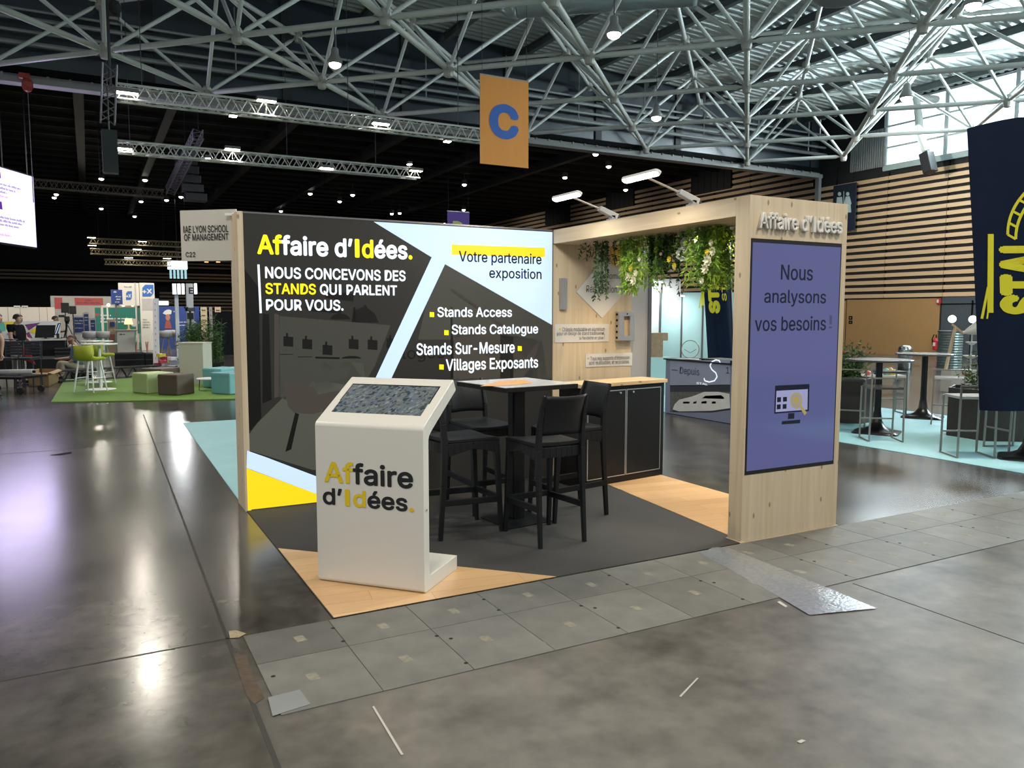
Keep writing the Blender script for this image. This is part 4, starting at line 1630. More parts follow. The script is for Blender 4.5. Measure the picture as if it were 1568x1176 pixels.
def planter(label, p, r, h, rz, spread, hh, n):
    t = thing('planter', label, 'planter', p)
    mb = MB()
    out = [V((p[0] + r * math.cos(rz + k * pi / 3), p[1] + r * math.sin(rz + k * pi / 3), p[2])) for k in range(6)]
    inn = [V((p[0] + (r - .03) * math.cos(rz + k * pi / 3), p[1] + (r - .03) * math.sin(rz + k * pi / 3), p[2] + h - .05)) for k in range(6)]
    vs = out + [v + V((0, 0, h)) for v in out] + [v + V((0, 0, .05)) for v in inn] + inn
    fs = [tuple(range(5, -1, -1))]
    for k in range(6):
        j = (k + 1) % 6
        fs += [(k, j, 6 + j, 6 + k), (6 + k, 6 + j, 12 + j, 12 + k), (12 + k, 12 + j, 18 + j, 18 + k)]
    mb.add(vs, fs).build('box', bark, t, .004)
    MB().poly(inn).build('soil', soil, t)
    pl = thing('potted_bush', label.replace('planter with', 'planter holding') if False else 'x', 'bush', (p[0], p[1], p[2] + h - .05))
    st_ = MB()
    mb = MB()
    for k in range(26):
        a, rr = random.uniform(0, 2 * pi), random.uniform(0, r * .75)
        b0 = V((p[0] + rr * .5 * math.cos(a), p[1] + rr * .5 * math.sin(a), p[2] + h - .05))
        tip = V((p[0] + rr * spread * math.cos(a), p[1] + rr * spread * math.sin(a), p[2] + h + hh * random.uniform(.35, 1)))
        st_.tube([b0, b0.lerp(tip, .5) + V((0, 0, .05)), tip], [.006, .004, .002], 5)
        for j in range(n):
            f_ = random.uniform(.12, 1.05)
            q = b0.lerp(tip, f_) + V((random.gauss(0, .05), random.gauss(0, .05), random.gauss(0, .04)))
            m_ = 2 if f_ > .8 and random.random() < .35 else random.choice((0, 0, 1))
            mb.leaf(q, (random.uniform(-1, 1), random.uniform(-1, 1), random.uniform(-.3, 1)), random.uniform(.05, .09), random.uniform(.018, .03), None, m_)
    st_.build('stems', bush_d, pl)
    mb.build('foliage', [bush_g, bush_d, bush_r], pl)
    return t, pl


t, pl = planter('dark brown planter box between the wooden pillar and a bar table', (9.30, 1.45, .005), .37, .685, .2, 1.15, .52, 60)
pl['label'] = 'loose green bush growing in the planter beside the wooden pillar'
t, pl = planter('large dark brown planter box partly hidden by the big navy flag', (9.70, -.52, .005), .56, .665, .45, .95, .52, 60)
pl['label'] = 'green and russet bush in the planter left of the big navy flag'


# ---- navy flags with yellow crest
def flag(label, p, ux, w0, w1, z0, z1, lean, texts, emblem, eh):
    """a tall banner: P bottom centre, width W0 at the bottom and W1 at the top, bulging slightly, on a pole"""
    ux = V(ux).normalized()
    nrm = ux.cross(Z3)
    t = thing('banner_flag', label, 'flag', (p[0], p[1], 0), 'navy flags with yellow lettering')
    n, mrows = 14, 22
    vs, fs = [], []
    p = V(p)
    P_ = lambda u, v: p + Z3 * (z0 + (z1 - z0) * v - p.z) + ux * (lean * v + (u - .5) * (w0 + (w1 - w0) * v)) + nrm * (.05 * math.sin(u * 9 + v * 2) * (1 - v * .7) + .05 * math.sin(pi * u)) + Z3 * (.10 * math.sin(pi * min(u, 1)) * v ** 6)
    for lay in (0, 1):
        for j in range(mrows + 1):
            for i in range(n + 1):
                vs.append(P_(i / n, j / mrows) - nrm * (.006 * lay))
    q = (n + 1) * (mrows + 1)
    for j in range(mrows):
        for i in range(n):
            a = j * (n + 1) + i
            fs.append((a, a + 1, a + n + 2, a + n + 1))
            fs.append((q + a + n + 1, q + a + n + 2, q + a + 1, q + a))
    cl = MB().add(vs, fs).build('fabric', navy, t, 0, True)
    MB().tube([p - Z3 * p.z + ux * (w0 * .5 + .01) + Z3 * .02, P_(1, 0) + ux * .012, P_(1, .5) + ux * .012, P_(1, 1) + ux * .012], .012, 8).build('pole', alu, t)
    fp = p + ux * (w0 * .5) - Z3 * p.z
    MB().lathe([(.20, 0), (.20, .015), (.03, .035), (.02, .08)], (fp.x, fp.y, .006), 18).build('foot', blk_m, t)

    def place(o):
        """lay a flat mark (u, v in metres, stored in x, z) onto the cloth"""
        me = o.data
        for v in me.vertices:
            u_, z_ = v.co.x, v.co.z
            vv = (z_ - z0) / (z1 - z0)
            wv = w0 + (w1 - w0) * vv
            uu = (u_ + .5 * wv) / wv
            v.co = P_(uu, vv) + nrm * .008 - V(t.location)
        return o

    # rotated lettering, read from bottom to top
    for s_, r_, bold in texts:
        o = text('flag_lettering', s_, flag_y, None, (0, 0, 0), Z3, -X3, (r_[1], -r_[2], r_[3], -r_[0]), bold, 0, (), 0)
        import bmesh
        bm = bmesh.new()
        bm.from_mesh(o.data)
        bmesh.ops.triangulate(bm, faces=bm.faces[:])
        bmesh.ops.subdivide_edges(bm, edges=[e_ for e_ in bm.edges if e_.calc_length() > .12], cuts=2)
        bm.to_mesh(o.data)
        bm.free()
        place(o)
        o.parent = cl
    # crest: bars and a striped arch
    ex, ez, s = emblem
    mb = MB()

    def strip(pts, w_):
        for a, b_ in zip(pts, pts[1:]):
            a, b_ = V((a[0], 0, a[1])), V((b_[0], 0, b_[1]))
            d = (b_ - a).normalized()
            r_ = V((d.z, 0, -d.x)) * w_ / 2
            mb.poly([a - r_, b_ - r_, b_ + r_, a + r_])

    arc_ = [(ex + s * (-.11 + 1.0 * (1 - math.cos(a * .09))), ez + s * (.61 + .85 * math.sin(a * .09))) for a in range(0, 12)]
    arc2 = [(x + s * .10, z - s * .06) for x, z in arc_]
    strip(arc_, s * .035)
    strip(arc2, s * .035)
    for a, b_ in list(zip(arc_, arc2))[::2]:
        strip([a, b_], s * .03)
    strip([(ex - s * .36, ez - s * .42), (ex - s * .33, ez + s * .62)], s * .075)
    strip([(ex - s * .46, ez - s * .50), (ex - s * .38, ez - s * .08)], s * .03)
    strip([(ex - s * .40, ez - s * .50), (ex - s * .34, ez - s * .08)], s * .02)
    o = mb.build('crest', flag_y, t)
    for v in o.data.vertices:
        v.co += V(t.location)
    place(o)
    o.parent = cl
    return t


# the near flag at the right edge of the picture
dp_ = 8.55
bl, tl_ = at(1500, 628, dp_), at(1465, 205, dp_)
rdir = V((math.cos(YAW + .12), -math.sin(YAW + .12), 0))
wn = 1.05
p0 = V((bl.x, bl.y, bl.z)) + rdir * wn * .5
flag('large navy flag with a big yellow crest, cut by the right edge', p0, rdir, wn, 1.22, bl.z, tl_.z, (tl_ - bl).dot(rdir) + .085,
     [('STAL', (-.33, 1.66, .22, 2.50), .05)], (-.14, 2.02, .80), 1)
dp_ = 17.0
bl, tl_ = at(1083, 556, dp_), at(1068, 372, dp_)
p0 = V((bl.x, bl.y, bl.z)) + RGT * .30
rd2 = V((RGT.x, RGT.y, 0))
flag('navy flag with yellow lettering seen through the portal behind a printed counter', p0, rd2, .56, .62, bl.z, tl_.z, (tl_ - bl).dot(rd2) + .02,
     [('STAL', (-.22, 1.68, .03, 2.72), .06), ('STAL TI', (.07, 1.95, .17, 3.0), .02)], (-.08, 2.15, .70), 1)

# ---- neighbouring stand seen through the portal
ps = thing('printed_counter', 'counter wrapped in a print of a white boat under a grey blue sky', 'counter', (7.75, 2.5, .005))
pan = MB()
yc0, yc1, xc, hc = 3.60, 1.2, 7.43, .925
MB().box2((xc, yc1, .006), (xc + .55, yc0, hc - .02)).build('body', M('counter_blue_grey', (0.24, 0.28, 0.40), .4, var=.08), ps)
MB().box2((xc - .03, yc1 - .03, hc - .02), (xc + .58, yc0 + .03, hc)).build('top', blk_m, ps)


def cply(name, mats, polys, lift, mi=None):
    b_ = MB()
    for i, p in enumerate(polys):
        flat(b_, p, 0, xc - lift, (mi[i] if mi else 0))
    return b_.build(name, mats, ps)


cply('boat_print', [M('print_hills', (0.035, 0.042, 0.055), .4), M('print_shore', (0.13, 0.135, 0.12), .4, var=.7, scale=30), M('print_sky', (0.34, 0.39, 0.53), .4, var=.06)],
     [[(1026, 590), (1118, 589), (1118, 600), (1026, 600)], [(1026, 600), (1118, 600), (1118, 626), (1070, 630), (1026, 631)], [(1026, 552), (1118, 551), (1118, 590), (1026, 591)]], .002, [0, 1, 2])
cply('boat_picture', [M('boat_white', (0.80, 0.82, 0.80), .4), M('boat_glass', (0.03, 0.04, 0.04), .3), M('boat_marks', (0.20, 0.26, 0.14), .4)],
     [[(1033, 619), (1040, 612), (1060, 607), (1078, 600), (1100, 600), (1117, 603), (1118, 625), (1090, 629), (1040, 630), (1030, 627)],
      [(1075, 610), (1080, 606), (1104, 605), (1109, 609), (1108, 611)], [(1046, 615), (1056, 615), (1056, 618), (1046, 618)], [(1062, 615.5), (1067, 614), (1066, 618), (1061, 618)],
      [(1074, 615), (1082, 614), (1082, 618), (1074, 618)], [(1090, 615), (1096, 614.5), (1096, 618), (1090, 618)], [(1030, 627), (1040, 630), (1090, 629), (1118, 625), (1118, 627.5), (1090, 631.5), (1030, 631)]], .004, [0, 1, 2, 1, 2, 2, 1])


def ctext(s, tl, br, mat, bold=0):
    a, b_ = on(*tl, 0, xc), on(*br, 0, xc)
    return text('counter_lettering', s, mat, ps, (xc - .005, 0, 0), (0, -1, 0), Z3, (-a.y, b_.z, -b_.y, a.z), bold, 0)


ctext('\u2014 Depuis', (1029, 560), (1071, 578), M('print_slate', (0.05, 0.075, 0.13), .5))
sb = MB()
sp_ = [on(x, y, 0, xc - .006) for x, y in ((1103, 556), (1101, 552), (1096, 551), (1090, 554), (1087, 560), (1090, 566), (1096, 571), (1098, 577), (1094, 583), (1086, 585), (1079, 583), (1078, 579))]
for a, b_ in zip(sp_, sp_[1:]):
    sb.bar(a, b_, .018, .003, up=(1, 0, 0))
sb.build('script_letter', ltr, ps)
ctext('STAL', (1067, 585), (1084, 590), ltr, 0)
ctext('1', (1112, 562), (1117, 572), M('print_slate', (0.05, 0.075, 0.13), .5))
ld = thing('laptop_stand', 'thin black and silver tray lying on the printed counter', 'tray', (7.7, 2.6, hc))
MB().box2((7.50, 1.9, hc + .02), (7.95, 2.85, hc + .035)).build('tray', alu, ld)
mb = MB()
for y in (1.95, 2.4, 2.8):
    mb.box2((7.51, y - .02, hc), (7.54, y + .02, hc + .02))
    mb.box2((7.9, y - .02, hc), (7.93, y + .02, hc + .02))
mb.box2((7.495, 1.9, hc + .018), (7.505, 2.85, hc + .037))
mb.build('feet', blk_m, ld)
mb = MB()
for k in range(7):
    mb.box((7.55 + random.uniform(-.03, .1), 3.3 - k * .05, hc + .002 + k * .0015), (.21, .297, .0015), random.uniform(-.4, .4))
tag(mb.build('paper_sheets', white_p), 'loose white sheets spread on the left end of the printed counter', 'papers')
# white walls of that stand
wallw = M('stand_wall_white', (0.66, 0.70, 0.68), .5, var=.03)
glz = M('stand_wall_aqua', (0.46, 0.70, 0.70), .4, var=.05, scale=.6)
t = thing('stand_partition', 'white and aqua partition walls of the neighbouring stand seen through the portal', 'partition', at(1060, 560, 22) * V((1, 1, 0)) if False else (13, 9, 0))
dw = 21.0
for a, b_, mt_ in ((1012, 1044, glz), (1044.6, 1076, glz), (1076.6, 1150, glz), (984, 1011, wallw)):
    dd = dw if mt_ is glz else 17.5
    A, B = at(a, 520, dd), at(b_, 520, dd)
    ztop = at(a, 448 if mt_ is glz else 427, dd).z
    n_ = V((A.y - B.y, B.x - A.x, 0)).normalized()
    MB().prism([V((A.x, A.y, 0)), V((B.x, B.y, 0)), V((B.x, B.y, ztop)), V((A.x, A.y, ztop))], n_ * .05).build('panel', mt_, t)
    MB().prism([V((B.x, B.y, 0)), V((B.x, B.y, 0)) + (A - B).normalized() * .04, V((B.x, B.y, ztop)) + (A - B).normalized() * .04, V((B.x, B.y, ztop))], n_ * -.02).build('post', alu_d, t)
for q, dd in (((1006, 431), 17.3), ((1041, 452), 20.6)):
    c_ = at(*q, dd)
    sl = thing('strip_light', 'bright strip light on top of the %s' % ('narrow white wall behind the portal' if q[0] < 1010 else 'aqua partition next to the small white sign'), 'lamp', c_)
    MB().box(c_, (.26, .10, .035), -YAW).build('housing', alu, sl)
    MB().box(c_ - V((0, 0, .025)), (.24, .09, .012), -YAW).build('tube', glow('cool_tube', (.96, 1, 1), 8), sl)
    light('strip_beam', 'AREA', c_ - V((.25, .35, .06)), 22, (.93, 1, 1), .3, c_ + V((-.1, .1, -2)))
A, B = at(1015, 427, 17.5), at(1042, 460, 17.5)
t = thing('hanging_sign', 'small blank-looking white sign above the aqua partition, seen through the portal', 'sign', ((A.x + B.x) / 2, (A.y + B.y) / 2, B.z))
ur = V((RGT.x, RGT.y, 0)).normalized()
MB().bar(A - ur * .10 - V((0, 0, .05)), A + ur * .02 - V((0, 0, .05)), .03).build('bracket', alu, t)
MB().prism([A, A + ur * .40, A + ur * .40 + V((0, 0, B.z - A.z)), A + V((0, 0, B.z - A.z))], FWD * .02).build('plate', white_p, t)
mb = MB()
scribble(mb, A, ur, Z3, .16, .22, -.20, .045)
mb.build('lettering', ink, t)
tg = thing('cardboard_box', 'brown patterned cardboard display on a white plinth behind the portal', 'box', at(1005, 555, 16.5))
c_ = at(1005, 528, 16.3)
MB().box((c_.x, c_.y, c_.z), (.24, .2, .50), -YAW).build('carton', M('carton', (0.36, 0.25, 0.16), .8, var=.35, scale=16), tg)
MB().box((c_.x + .13, c_.y - .07, c_.z + .17), (.14, .12, .16), -YAW + .3).build('flap', M('carton', (0.36, 0.25, 0.16)), tg)
c2 = at(1008, 600, 16.4)
zt = c_.z - .251
o = MB().box((c2.x, c2.y, (zt + .0) / 2), (.42, .32, zt - .001), -YAW).build('white_plinth', glz)
tag(o, 'aqua white plinth under the brown cardboard display behind the portal', 'plinth')
cwp = thing('wire_ring', 'thin round metal ring emblem standing left of the tray on the counter', 'ornament', (7.8, 3.3, hc))
yr_ = min(3.42, on(1026, 538, 0, 7.8).y)
cr_ = V((7.8, yr_, hc + .151))
mb = MB().tube([cr_ + RGT * .15 * math.cos(a * pi / 12) + Z3 * .15 * math.sin(a * pi / 12) for a in range(25)], .008, 6)
mb.tube([cr_ - RGT * .1, cr_ + Z3 * .06 * -1, cr_ + RGT * .1], .007, 6)
mb.build('ring', rod, cwp)

# ---- along the right wall: signs, extinguisher, lamps, bin, low table
a, b_ = on(1277, 285, 0, XW - .35), on(1309, 352, 0, XW - .35)
t = thing('restroom_sign', 'tall navy sign with white man and woman pictograms hanging by the slatted wall', 'sign', (XW - .35, (a.y + b_.y) / 2, b_.z))
MB().box2((XW - .38, b_.y, b_.z), (XW - .33, a.y, a.z)).build('panel', M('navy_sign', (0.010, 0.018, 0.035), .5), t)
pw = M('pictogram', (0.42, 0.55, 0.58), .5)
for sx, wom in ((1285.5, 0), (1298, 1)):
    mb = MB()
    flat(mb, ell(sx, 297, 2.6, 3.0), 0, XW - .385)
    if wom:
        flat(mb, [(sx - 3, 301), (sx + 3, 300.5), (sx + 6, 312), (sx + 4.6, 313), (sx + 5.4, 325), (sx - 6, 326), (sx - 4.4, 314), (sx - 6, 313)], 0, XW - .385)
    else:
        flat(mb, [(sx - 4, 302), (sx + 4, 301.5), (sx + 5, 314), (sx + 3.8, 315), (sx + 3.6, 328), (sx - 3.8, 328), (sx - 4, 315), (sx - 5, 314.5)], 0, XW - .385)
    mb.build('pictogram', pw, t)
mb = MB()
flat(mb, [(1291.6, 293), (1292.6, 293), (1292.6, 325), (1291.6, 325)], 0, XW - .385)
mb.build('divider', pw, t)
mb = MB()
for yy in (a.y - .15, b_.y + .15):
    mb.tube([(XW - .355, yy, a.z), (XW - .355, yy, 8.0), (XW + .02, yy, 8.0)], .008, 5)
mb.build('hanger', black, t)
for q0, q1, lab in (((1300, 484), (1305, 489.5), 'upper small dark pictogram plate on the ochre wall panel'), ((1300, 491), (1305, 496), 'lower small dark pictogram plate on the ochre wall panel')):
    a, b_ = on(*q0, 0, XW - .04), on(*q1, 0, XW - .04)
    t = thing('pictogram_plate', lab, 'sign', (XW - .04, a.y, b_.z))
    MB().box2((XW - .05, b_.y, b_.z), (XW - .031, a.y, a.z)).build('plate', black, t)
    MB().box2((XW - .053, b_.y + .05, b_.z + .05), (XW - .05, a.y - .05, a.z - .05)).build('symbol', M('tan_symbol', (0.30, 0.20, 0.10), .6), t)
a, b_ = on(1433, 457, 0, XW - .15), on(1439, 465, 0, XW - .15)
t = thing('exit_plate', 'tiny red and white safety sign at the foot of the slatted wall', 'sign', (XW - .1, a.y, b_.z))
MB().box2((XW - .12, b_.y, b_.z), (XW - .061, a.y, a.z)).build('plate', M('safety_red', (0.45, 0.03, 0.025), .5), t)
MB().box2((XW - .125, b_.y + .07, b_.z + .04), (XW - .12, b_.y + .15, a.z - .04)).build('symbol', white_p, t)
p = on(1433, 527, 0, XW - .25)
t = thing('fire_extinguisher', 'red fire extinguisher at the edge of the ochre panel beside the dark doors', 'fire extinguisher', p)
red = M('extinguisher_red', (0.42, 0.015, 0.02), .35)
MB().lathe([(.10, -.22), (.11, -.2), (.11, .14), (.07, .22), (.03, .25)], p, 16).build('cylinder', red, t)
MB().tube([p + V((0, 0, .25)), p + V((0, 0, .36)), p + V((0, .10, .36)), p + V((0, .16, .2)), p + V((0, .13, -.05))], .02, 8).build('hose', black, t)
MB().box((p.x - .11, p.y, p.z), (.01, .10, .14)).build('label_band', white_p, t)
MB().box2((p.x + .08, p.y - .03, p.z - .1), (XW - .031, p.y + .03, p.z + .1)).build('wall_bracket', black, t)

p = fl(1385, 566)
t = thing('silver_bin', 'shiny silver cylinder seen over the farther bar table', 'bin', (p.x, p.y, 0))
zz = zat(1387, 529, p)
MB().lathe([(.20, .005), (.20, zz - .15), (.19, zz - .05), (.12, zz)], (p.x, p.y, 0), 20).build('shell', M('chrome', (0.62, 0.66, 0.68), .15, .9), t, 0, True)
MB().lathe([(.205, zz - .16), (.205, zz - .13)], (p.x, p.y, 0), 20).build('rim', alu_d, t)
p = fl(1453, 562)
t = thing('round_cabinet', 'grey green corrugated round column bin beside the dark doors', 'bin', (p.x, p.y, 0))
zz = zat(1453, 508, p)
pr_ = []
for k in range(14):
    pr_ += [(.36, .005 + zz * k / 14), (.345, .005 + zz * (k + .5) / 14)]
MB().lathe(pr_ + [(.36, zz)], (p.x, p.y, 0), 20).build('shell', M('galvanised', (0.20, 0.26, 0.25), .35, .4, var=.2), t)
MB().lathe([(.37, zz), (.37, zz + .03), (.3, zz + .04)], (p.x, p.y, 0), 20).build('lid', alu_d, t)

# low white display bench with small colourful goods
p = at(1355, 583, 16.5)
t = thing('low_bench', 'low white bench with colourful goods seen between the bar tables', 'bench', (p.x, p.y, 0))
ur2 = ur
cx0 = at(1322, 575, 16.5)
cx1 = at(1388, 575, 16.5)
ztb = cx0.z
dpt = V((-ur.y, ur.x, 0))
MB().prism([V((cx0.x, cx0.y, ztb - .04)), V((cx1.x, cx1.y, ztb - .04)), V((cx1.x, cx1.y, ztb - .04)) + dpt * .5, V((cx0.x, cx0.y, ztb - .04)) + dpt * .5], (0, 0, .04)).build('top', white_l, t)
for a in (cx0.lerp(cx1, .05), cx0.lerp(cx1, .95)):
    MB().prism([V((a.x, a.y, 0)), V((a.x, a.y, 0)) + ur * .05, V((a.x, a.y, 0)) + ur * .05 + dpt * .45, V((a.x, a.y, 0)) + dpt * .45], (0, 0, ztb - .04)).build('leg', white_l, t)
for i, (f_, col, hh, lab) in enumerate(((.18, (.5, .12, .08), .09, 'red'), (.62, (.16, .42, .34), .14, 'green'), (.74, (.62, .36, .06), .15, 'orange'), (.86, (.66, .56, .12), .11, 'yellow'), (.46, (.06, .06, .07), .12, 'black'))):
    q = cx0.lerp(cx1, f_) + dpt * (.15 + .04 * i)
    mb = MB().lathe([(.05, 0), (.065, hh * .4), (.055, hh * .85), (.02, hh)], (q.x, q.y, ztb + .001), 12)
    tag(mb.build('small_jar', M('jar_%s' % lab, col, .4), smooth=True), 'small %s container standing on the low white bench' % lab, 'container', 'containers on the low white bench')

# big wooden desk-style floor lamp and globe lamps near the dark doors
p = at(1448, 566, 17.0)
t = thing('floor_lamp', 'oversized wooden jointed lamp with white cone shade near the dark doors', 'lamp', (p.x, p.y, 0))
wl = M('lamp_wood', (0.55, 0.42, 0.26), .5)
zb = p.z
MB().prism([V((p.x - .1, p.y - .2, 0)), V((p.x + .5, p.y - .4, 0)), V((p.x + .6, p.y - .1, 0)), V((p.x, p.y + .1, 0))], (0, 0, zb)).build('base_block', M('pale_base', (0.5, 0.48, 0.44), .6), t)
e1, e2, e3 = at(1463, 500, 17), at(1474, 510, 17), at(1458, 497, 17)
MB().bar(p, e1, .05, .05).build('lower_arm', wl, t)
MB().bar(e3, e2, .045, .045).build('upper_arm', wl, t)
e4 = at(1496, 503, 17.0)
mb = MB()
d = (e4 - e2).normalized()
mb.tube([e2, e2 + d * .06, e2 + d * .12, e2 + d * .38], [.03, .035, .07, .16], 18)
mb.build('cone_shade', white_l, t)
for x, y, lab in ((1458, 488.5, 'round white globe lamp above the jointed wooden lamp'), (1489.5, 489, 'round white globe lamp half hidden by the big navy flag')):
    c_ = at(x, y, 17.6)
    t = thing('globe_lamp', lab, 'lamp', (c_.x, c_.y, 0))
    MB().ball(c_, .088, 16).build('globe', glow('globe_white', (.95, .97, 1), 1.6), t, 0, True)
    MB().tube([(c_.x, c_.y, .005), (c_.x, c_.y, c_.z - .08)], .009, 6).build('stand', alu_d, t)
    MB().lathe([(.14, 0), (.14, .02), (.01, .03)], (c_.x, c_.y, .001), 16).build('foot', alu_d, t)
c_ = at(1487, 538, 17.2)
t = thing('tiered_stand', 'white tiered dish stand beside the big navy flag', 'stand', (c_.x, c_.y, 0))
for k, (dz, r_) in enumerate(((.0, .16), (.30, .12), (.52, .07))):
    MB().lathe([(r_ * .3, c_.z + dz - .16), (r_, c_.z + dz - .10), (r_, c_.z + dz - .09)], (c_.x, c_.y, 0), 18).build('dish', white_l, t)
MB().tube([(c_.x, c_.y, .002), (c_.x, c_.y, c_.z + .5)], .02, 8).build('stem', alu, t)

# loudspeaker hanging below the window
c_ = on(1422, 250, 0, XW - 1.2)
t = thing('hanging_loudspeaker', 'black loudspeaker on a curved grey pipe hanging before the high window', 'loudspeaker', c_)
MB().tube([on(1403, 150, 0, XW - 1.2) + V((1.22, 0, .1)), on(1403, 150, 0, XW - 1.2), on(1407, 180, 0, XW - 1.2), on(1408, 205, 0, XW - 1.2), on(1418, 232, 0, XW - 1.2)], .14, 10).build('pipe', M('pale_duct', (0.40, 0.42, 0.40), .5), t)
MB().bar(on(1418, 234, 0, XW - 1.2), on(1425, 264, 0, XW - 1.2), .42, .36).build('cabinet', plast_b, t, .02)

# ================================================================== LEFT: lounge on the grass, stage, people, far stands
turf = M('artificial_turf', (0.105, 0.215, 0.018), .8, var=.35, scale=18, bump=.4)
lime = M('lime_upholstery', (0.34, 0.38, 0.03), .55, var=.1)
lime_p = M('pale_lime_fabric', (0.42, 0.50, 0.24), .7, var=.08)
brown_f = M('brown_fabric', (0.095, 0.066, 0.05), .7, var=.12)
teal_f = M('teal_fabric', (0.17, 0.41, 0.44), .6, var=.1)
grey_w = M('cream_laminate', (0.52, 0.50, 0.43), .5, var=.03)
white_m = M('white_metal', (0.70, 0.70, 0.68), .4, var=.03)
card = M('cardboard', (0.40, 0.265, 0.13), .8, var=.12, scale=8)
dblack = M('stage_black', (0.007, 0.007, 0.008), .7, var=.3, spec=.2)
navy_p = M('navy_print', (0.022, 0.05, 0.20), .5, var=.1)
green_p = M('green_print', (0.012, 0.135, 0.10), .5, var=.06)
booth_w = M('booth_white', (0.62, 0.58, 0.51), .6, var=.04)

g = MB().prism([(-1.80, 10.15, .001), (4.3, 8.15, .001), (4.6, 16.4, .001), (-1.72, 15.9, .001)], (0, 0, .018))
o = tag(g.build('grass_mat', turf), 'bright green artificial grass mat under the poufs and lime stools', 'grass mat')
o['kind'] = 'thing'
GZ = .0195


def pouf(label, corner, u, w, size, h, mt, name='pouf'):
    u, w = V((*u, 0)).normalized(), V((*w, 0)).normalized()
    c = V((corner[0], corner[1], GZ))
    t = thing(name, label, 'pouf', c + (u + w) * size / 2, 'fabric cube poufs on the grass mat')
    MB().prism([c, c + w * size, c + (u + w) * size, c + u * size], (0, 0, h)).build('cushion', mt, t, .025, seg=3)
    e = .006
    MB().prism([c - (u + w) * e + V((0, 0, h * .86)), c + w * (size + e) - u * e + V((0, 0, h * .86)), c + (u + w) * (size + e) + V((0, 0, h * .86)), c + u * (size + e) - w * e + V((0, 0, h * .86))], (0, 0, .008)).build('piping', mt, t)
    return t


pouf('pale lime cube pouf left of the dark brown one', (-.115, 10.87), (-.43, .90), (.90, .43), .60, .42, lime_p)
pouf('dark brown cube pouf in front, between lime pouf and cream counter', (.40, 10.26), (-.68, .73), (.73, .68), .50, .42, brown_f)
c_ = fl(250, 592)
pouf('dark brown pouf behind the front brown one, mostly hidden', (c_.x - .05, 12.6), (-.62, .78), (.78, .62), .62, .40, brown_f)
pouf('teal cube pouf nearest the lit wall', (1.36, 9.95), (-.55, .83), (.83, .55), .55, .44, teal_f)
pouf('teal cube pouf behind the nearest teal one', (1.40, 11.4), (-.55, .83), (.83, .55), .60, .44, teal_f)

c0 = fl(269, 592)
t = thing('cream_counter', 'plain cream coloured counter cabinet behind the poufs, in front of the bamboo', 'counter', (1.05, 12.9, GZ))
A, B = V((.69, 12.95, GZ)), V((1.19, 12.66, GZ))
d = (B - A).normalized()
nn = V((-d.y, d.x, 0))
MB().prism([A, B, B + nn * .5, A + nn * .5], (0, 0, .955)).build('body', grey_w, t, .004)
MB().prism([A - d * .012 - nn * .012 + V((0, 0, .955)), B + d * .012 - nn * .012 + V((0, 0, .955)), B + d * .012 + nn * .512 + V((0, 0, .955)), A - d * .012 + nn * .512 + V((0, 0, .955))], (0, 0, .025)).build('top', grey_w, t)

p = fl(305, 600)
t = thing('side_table', 'small low white side table left of the nearest teal pouf', 'table', (p.x + .3, p.y, GZ))
zt = zat(305, 580, p)
MB().lathe([(.30, zt - .018), (.31, zt - .01), (.30, zt)], (p.x + .27, p.y + .1, 0), 24).build('top', white_m, t)
for a in range(3):
    th = a * 2.09 + 2.9
    MB().tube([(p.x + .27 + .26 * math.cos(th), p.y + .1 + .26 * math.sin(th), GZ), (p.x + .27 + .24 * math.cos(th), p.y + .1 + .24 * math.sin(th), zt - .02)], .009, 6).build('leg', blk_m, t)


# ---- lime bar stools on white legs
def lime_stool(label):
    t = thing('upholstered_bar_stool', label, 'bar stool', (0, 0, 0), 'lime bar stools with white legs')
    vs, fs = [], []
    prof_ = [(.22, .70), (.10, .695), (-.10, .695), (-.19, .72), (-.235, .80), (-.255, .98)]
    for lay, off in ((0, 0), (1, .045)):
        for i, (y, z) in enumerate(prof_):
            for k in range(9):
                u = -1 + k / 4
                x = .225 * u * (1 - .05 * (i > 3))
                lift_ = .05 * u ** 4 * (1 if 0 < i < 4 else .4)
                fw = .10 * u ** 4 if i >= 4 else 0
                vs.append((x, y + fw - (off if i >= 3 else 0) * (1 if i > 3 else .6), z + lift_ - (off if i <= 3 else 0) * (1 if i < 3 else .6)))
    n = len(prof_) * 9
    for i in range(len(prof_) - 1):
        for k in range(8):
            a = i * 9 + k
            fs.append((a, a + 9, a + 10, a + 1))
            fs.append((n + a, n + a + 1, n + a + 10, n + a + 9))
    for k in range(8):
        fs.append((k, k + 1, n + k + 1, n + k))
        b0 = (len(prof_) - 1) * 9 + k
        fs.append((b0, n + b0, n + b0 + 1, b0 + 1))
    for i in range(len(prof_) - 1):
        a = i * 9
        fs.append((a, n + a, n + a + 9, a + 9))
        fs.append((a + 8, a + 17, n + a + 17, n + a + 8))
    MB().add(vs, fs).build('seat_shell', lime, t, 0, True)
    for sx in (-1, 1):
        for sy in (-1, 1):
            MB().tube([(sx * .225, sy * .225, 0), (sx * .15, sy * .14, .66)], [.014, .019], 8).build('leg', white_m, t)
    mb = MB()
    for sy in (-1, 1):
        mb.tube([(-.20, sy * .20, .26), (.20, sy * .20, .26)], .009, 6)
        mb.tube([(sy * .20, -.20, .30), (sy * .20, .20, .30)], .009, 6)
    mb.build('foot_ring', white_m, t)
    return t


s1 = lime_stool('lime upholstered bar stool on white legs, nearest on the grass mat')
s1.location, s1.rotation_euler = (-1.14, 11.98, GZ), (0, 0, -.62)
dup(s1, (-.93, 13.7, GZ), -.7, 'lime bar stool on white legs half hidden behind the nearest one')


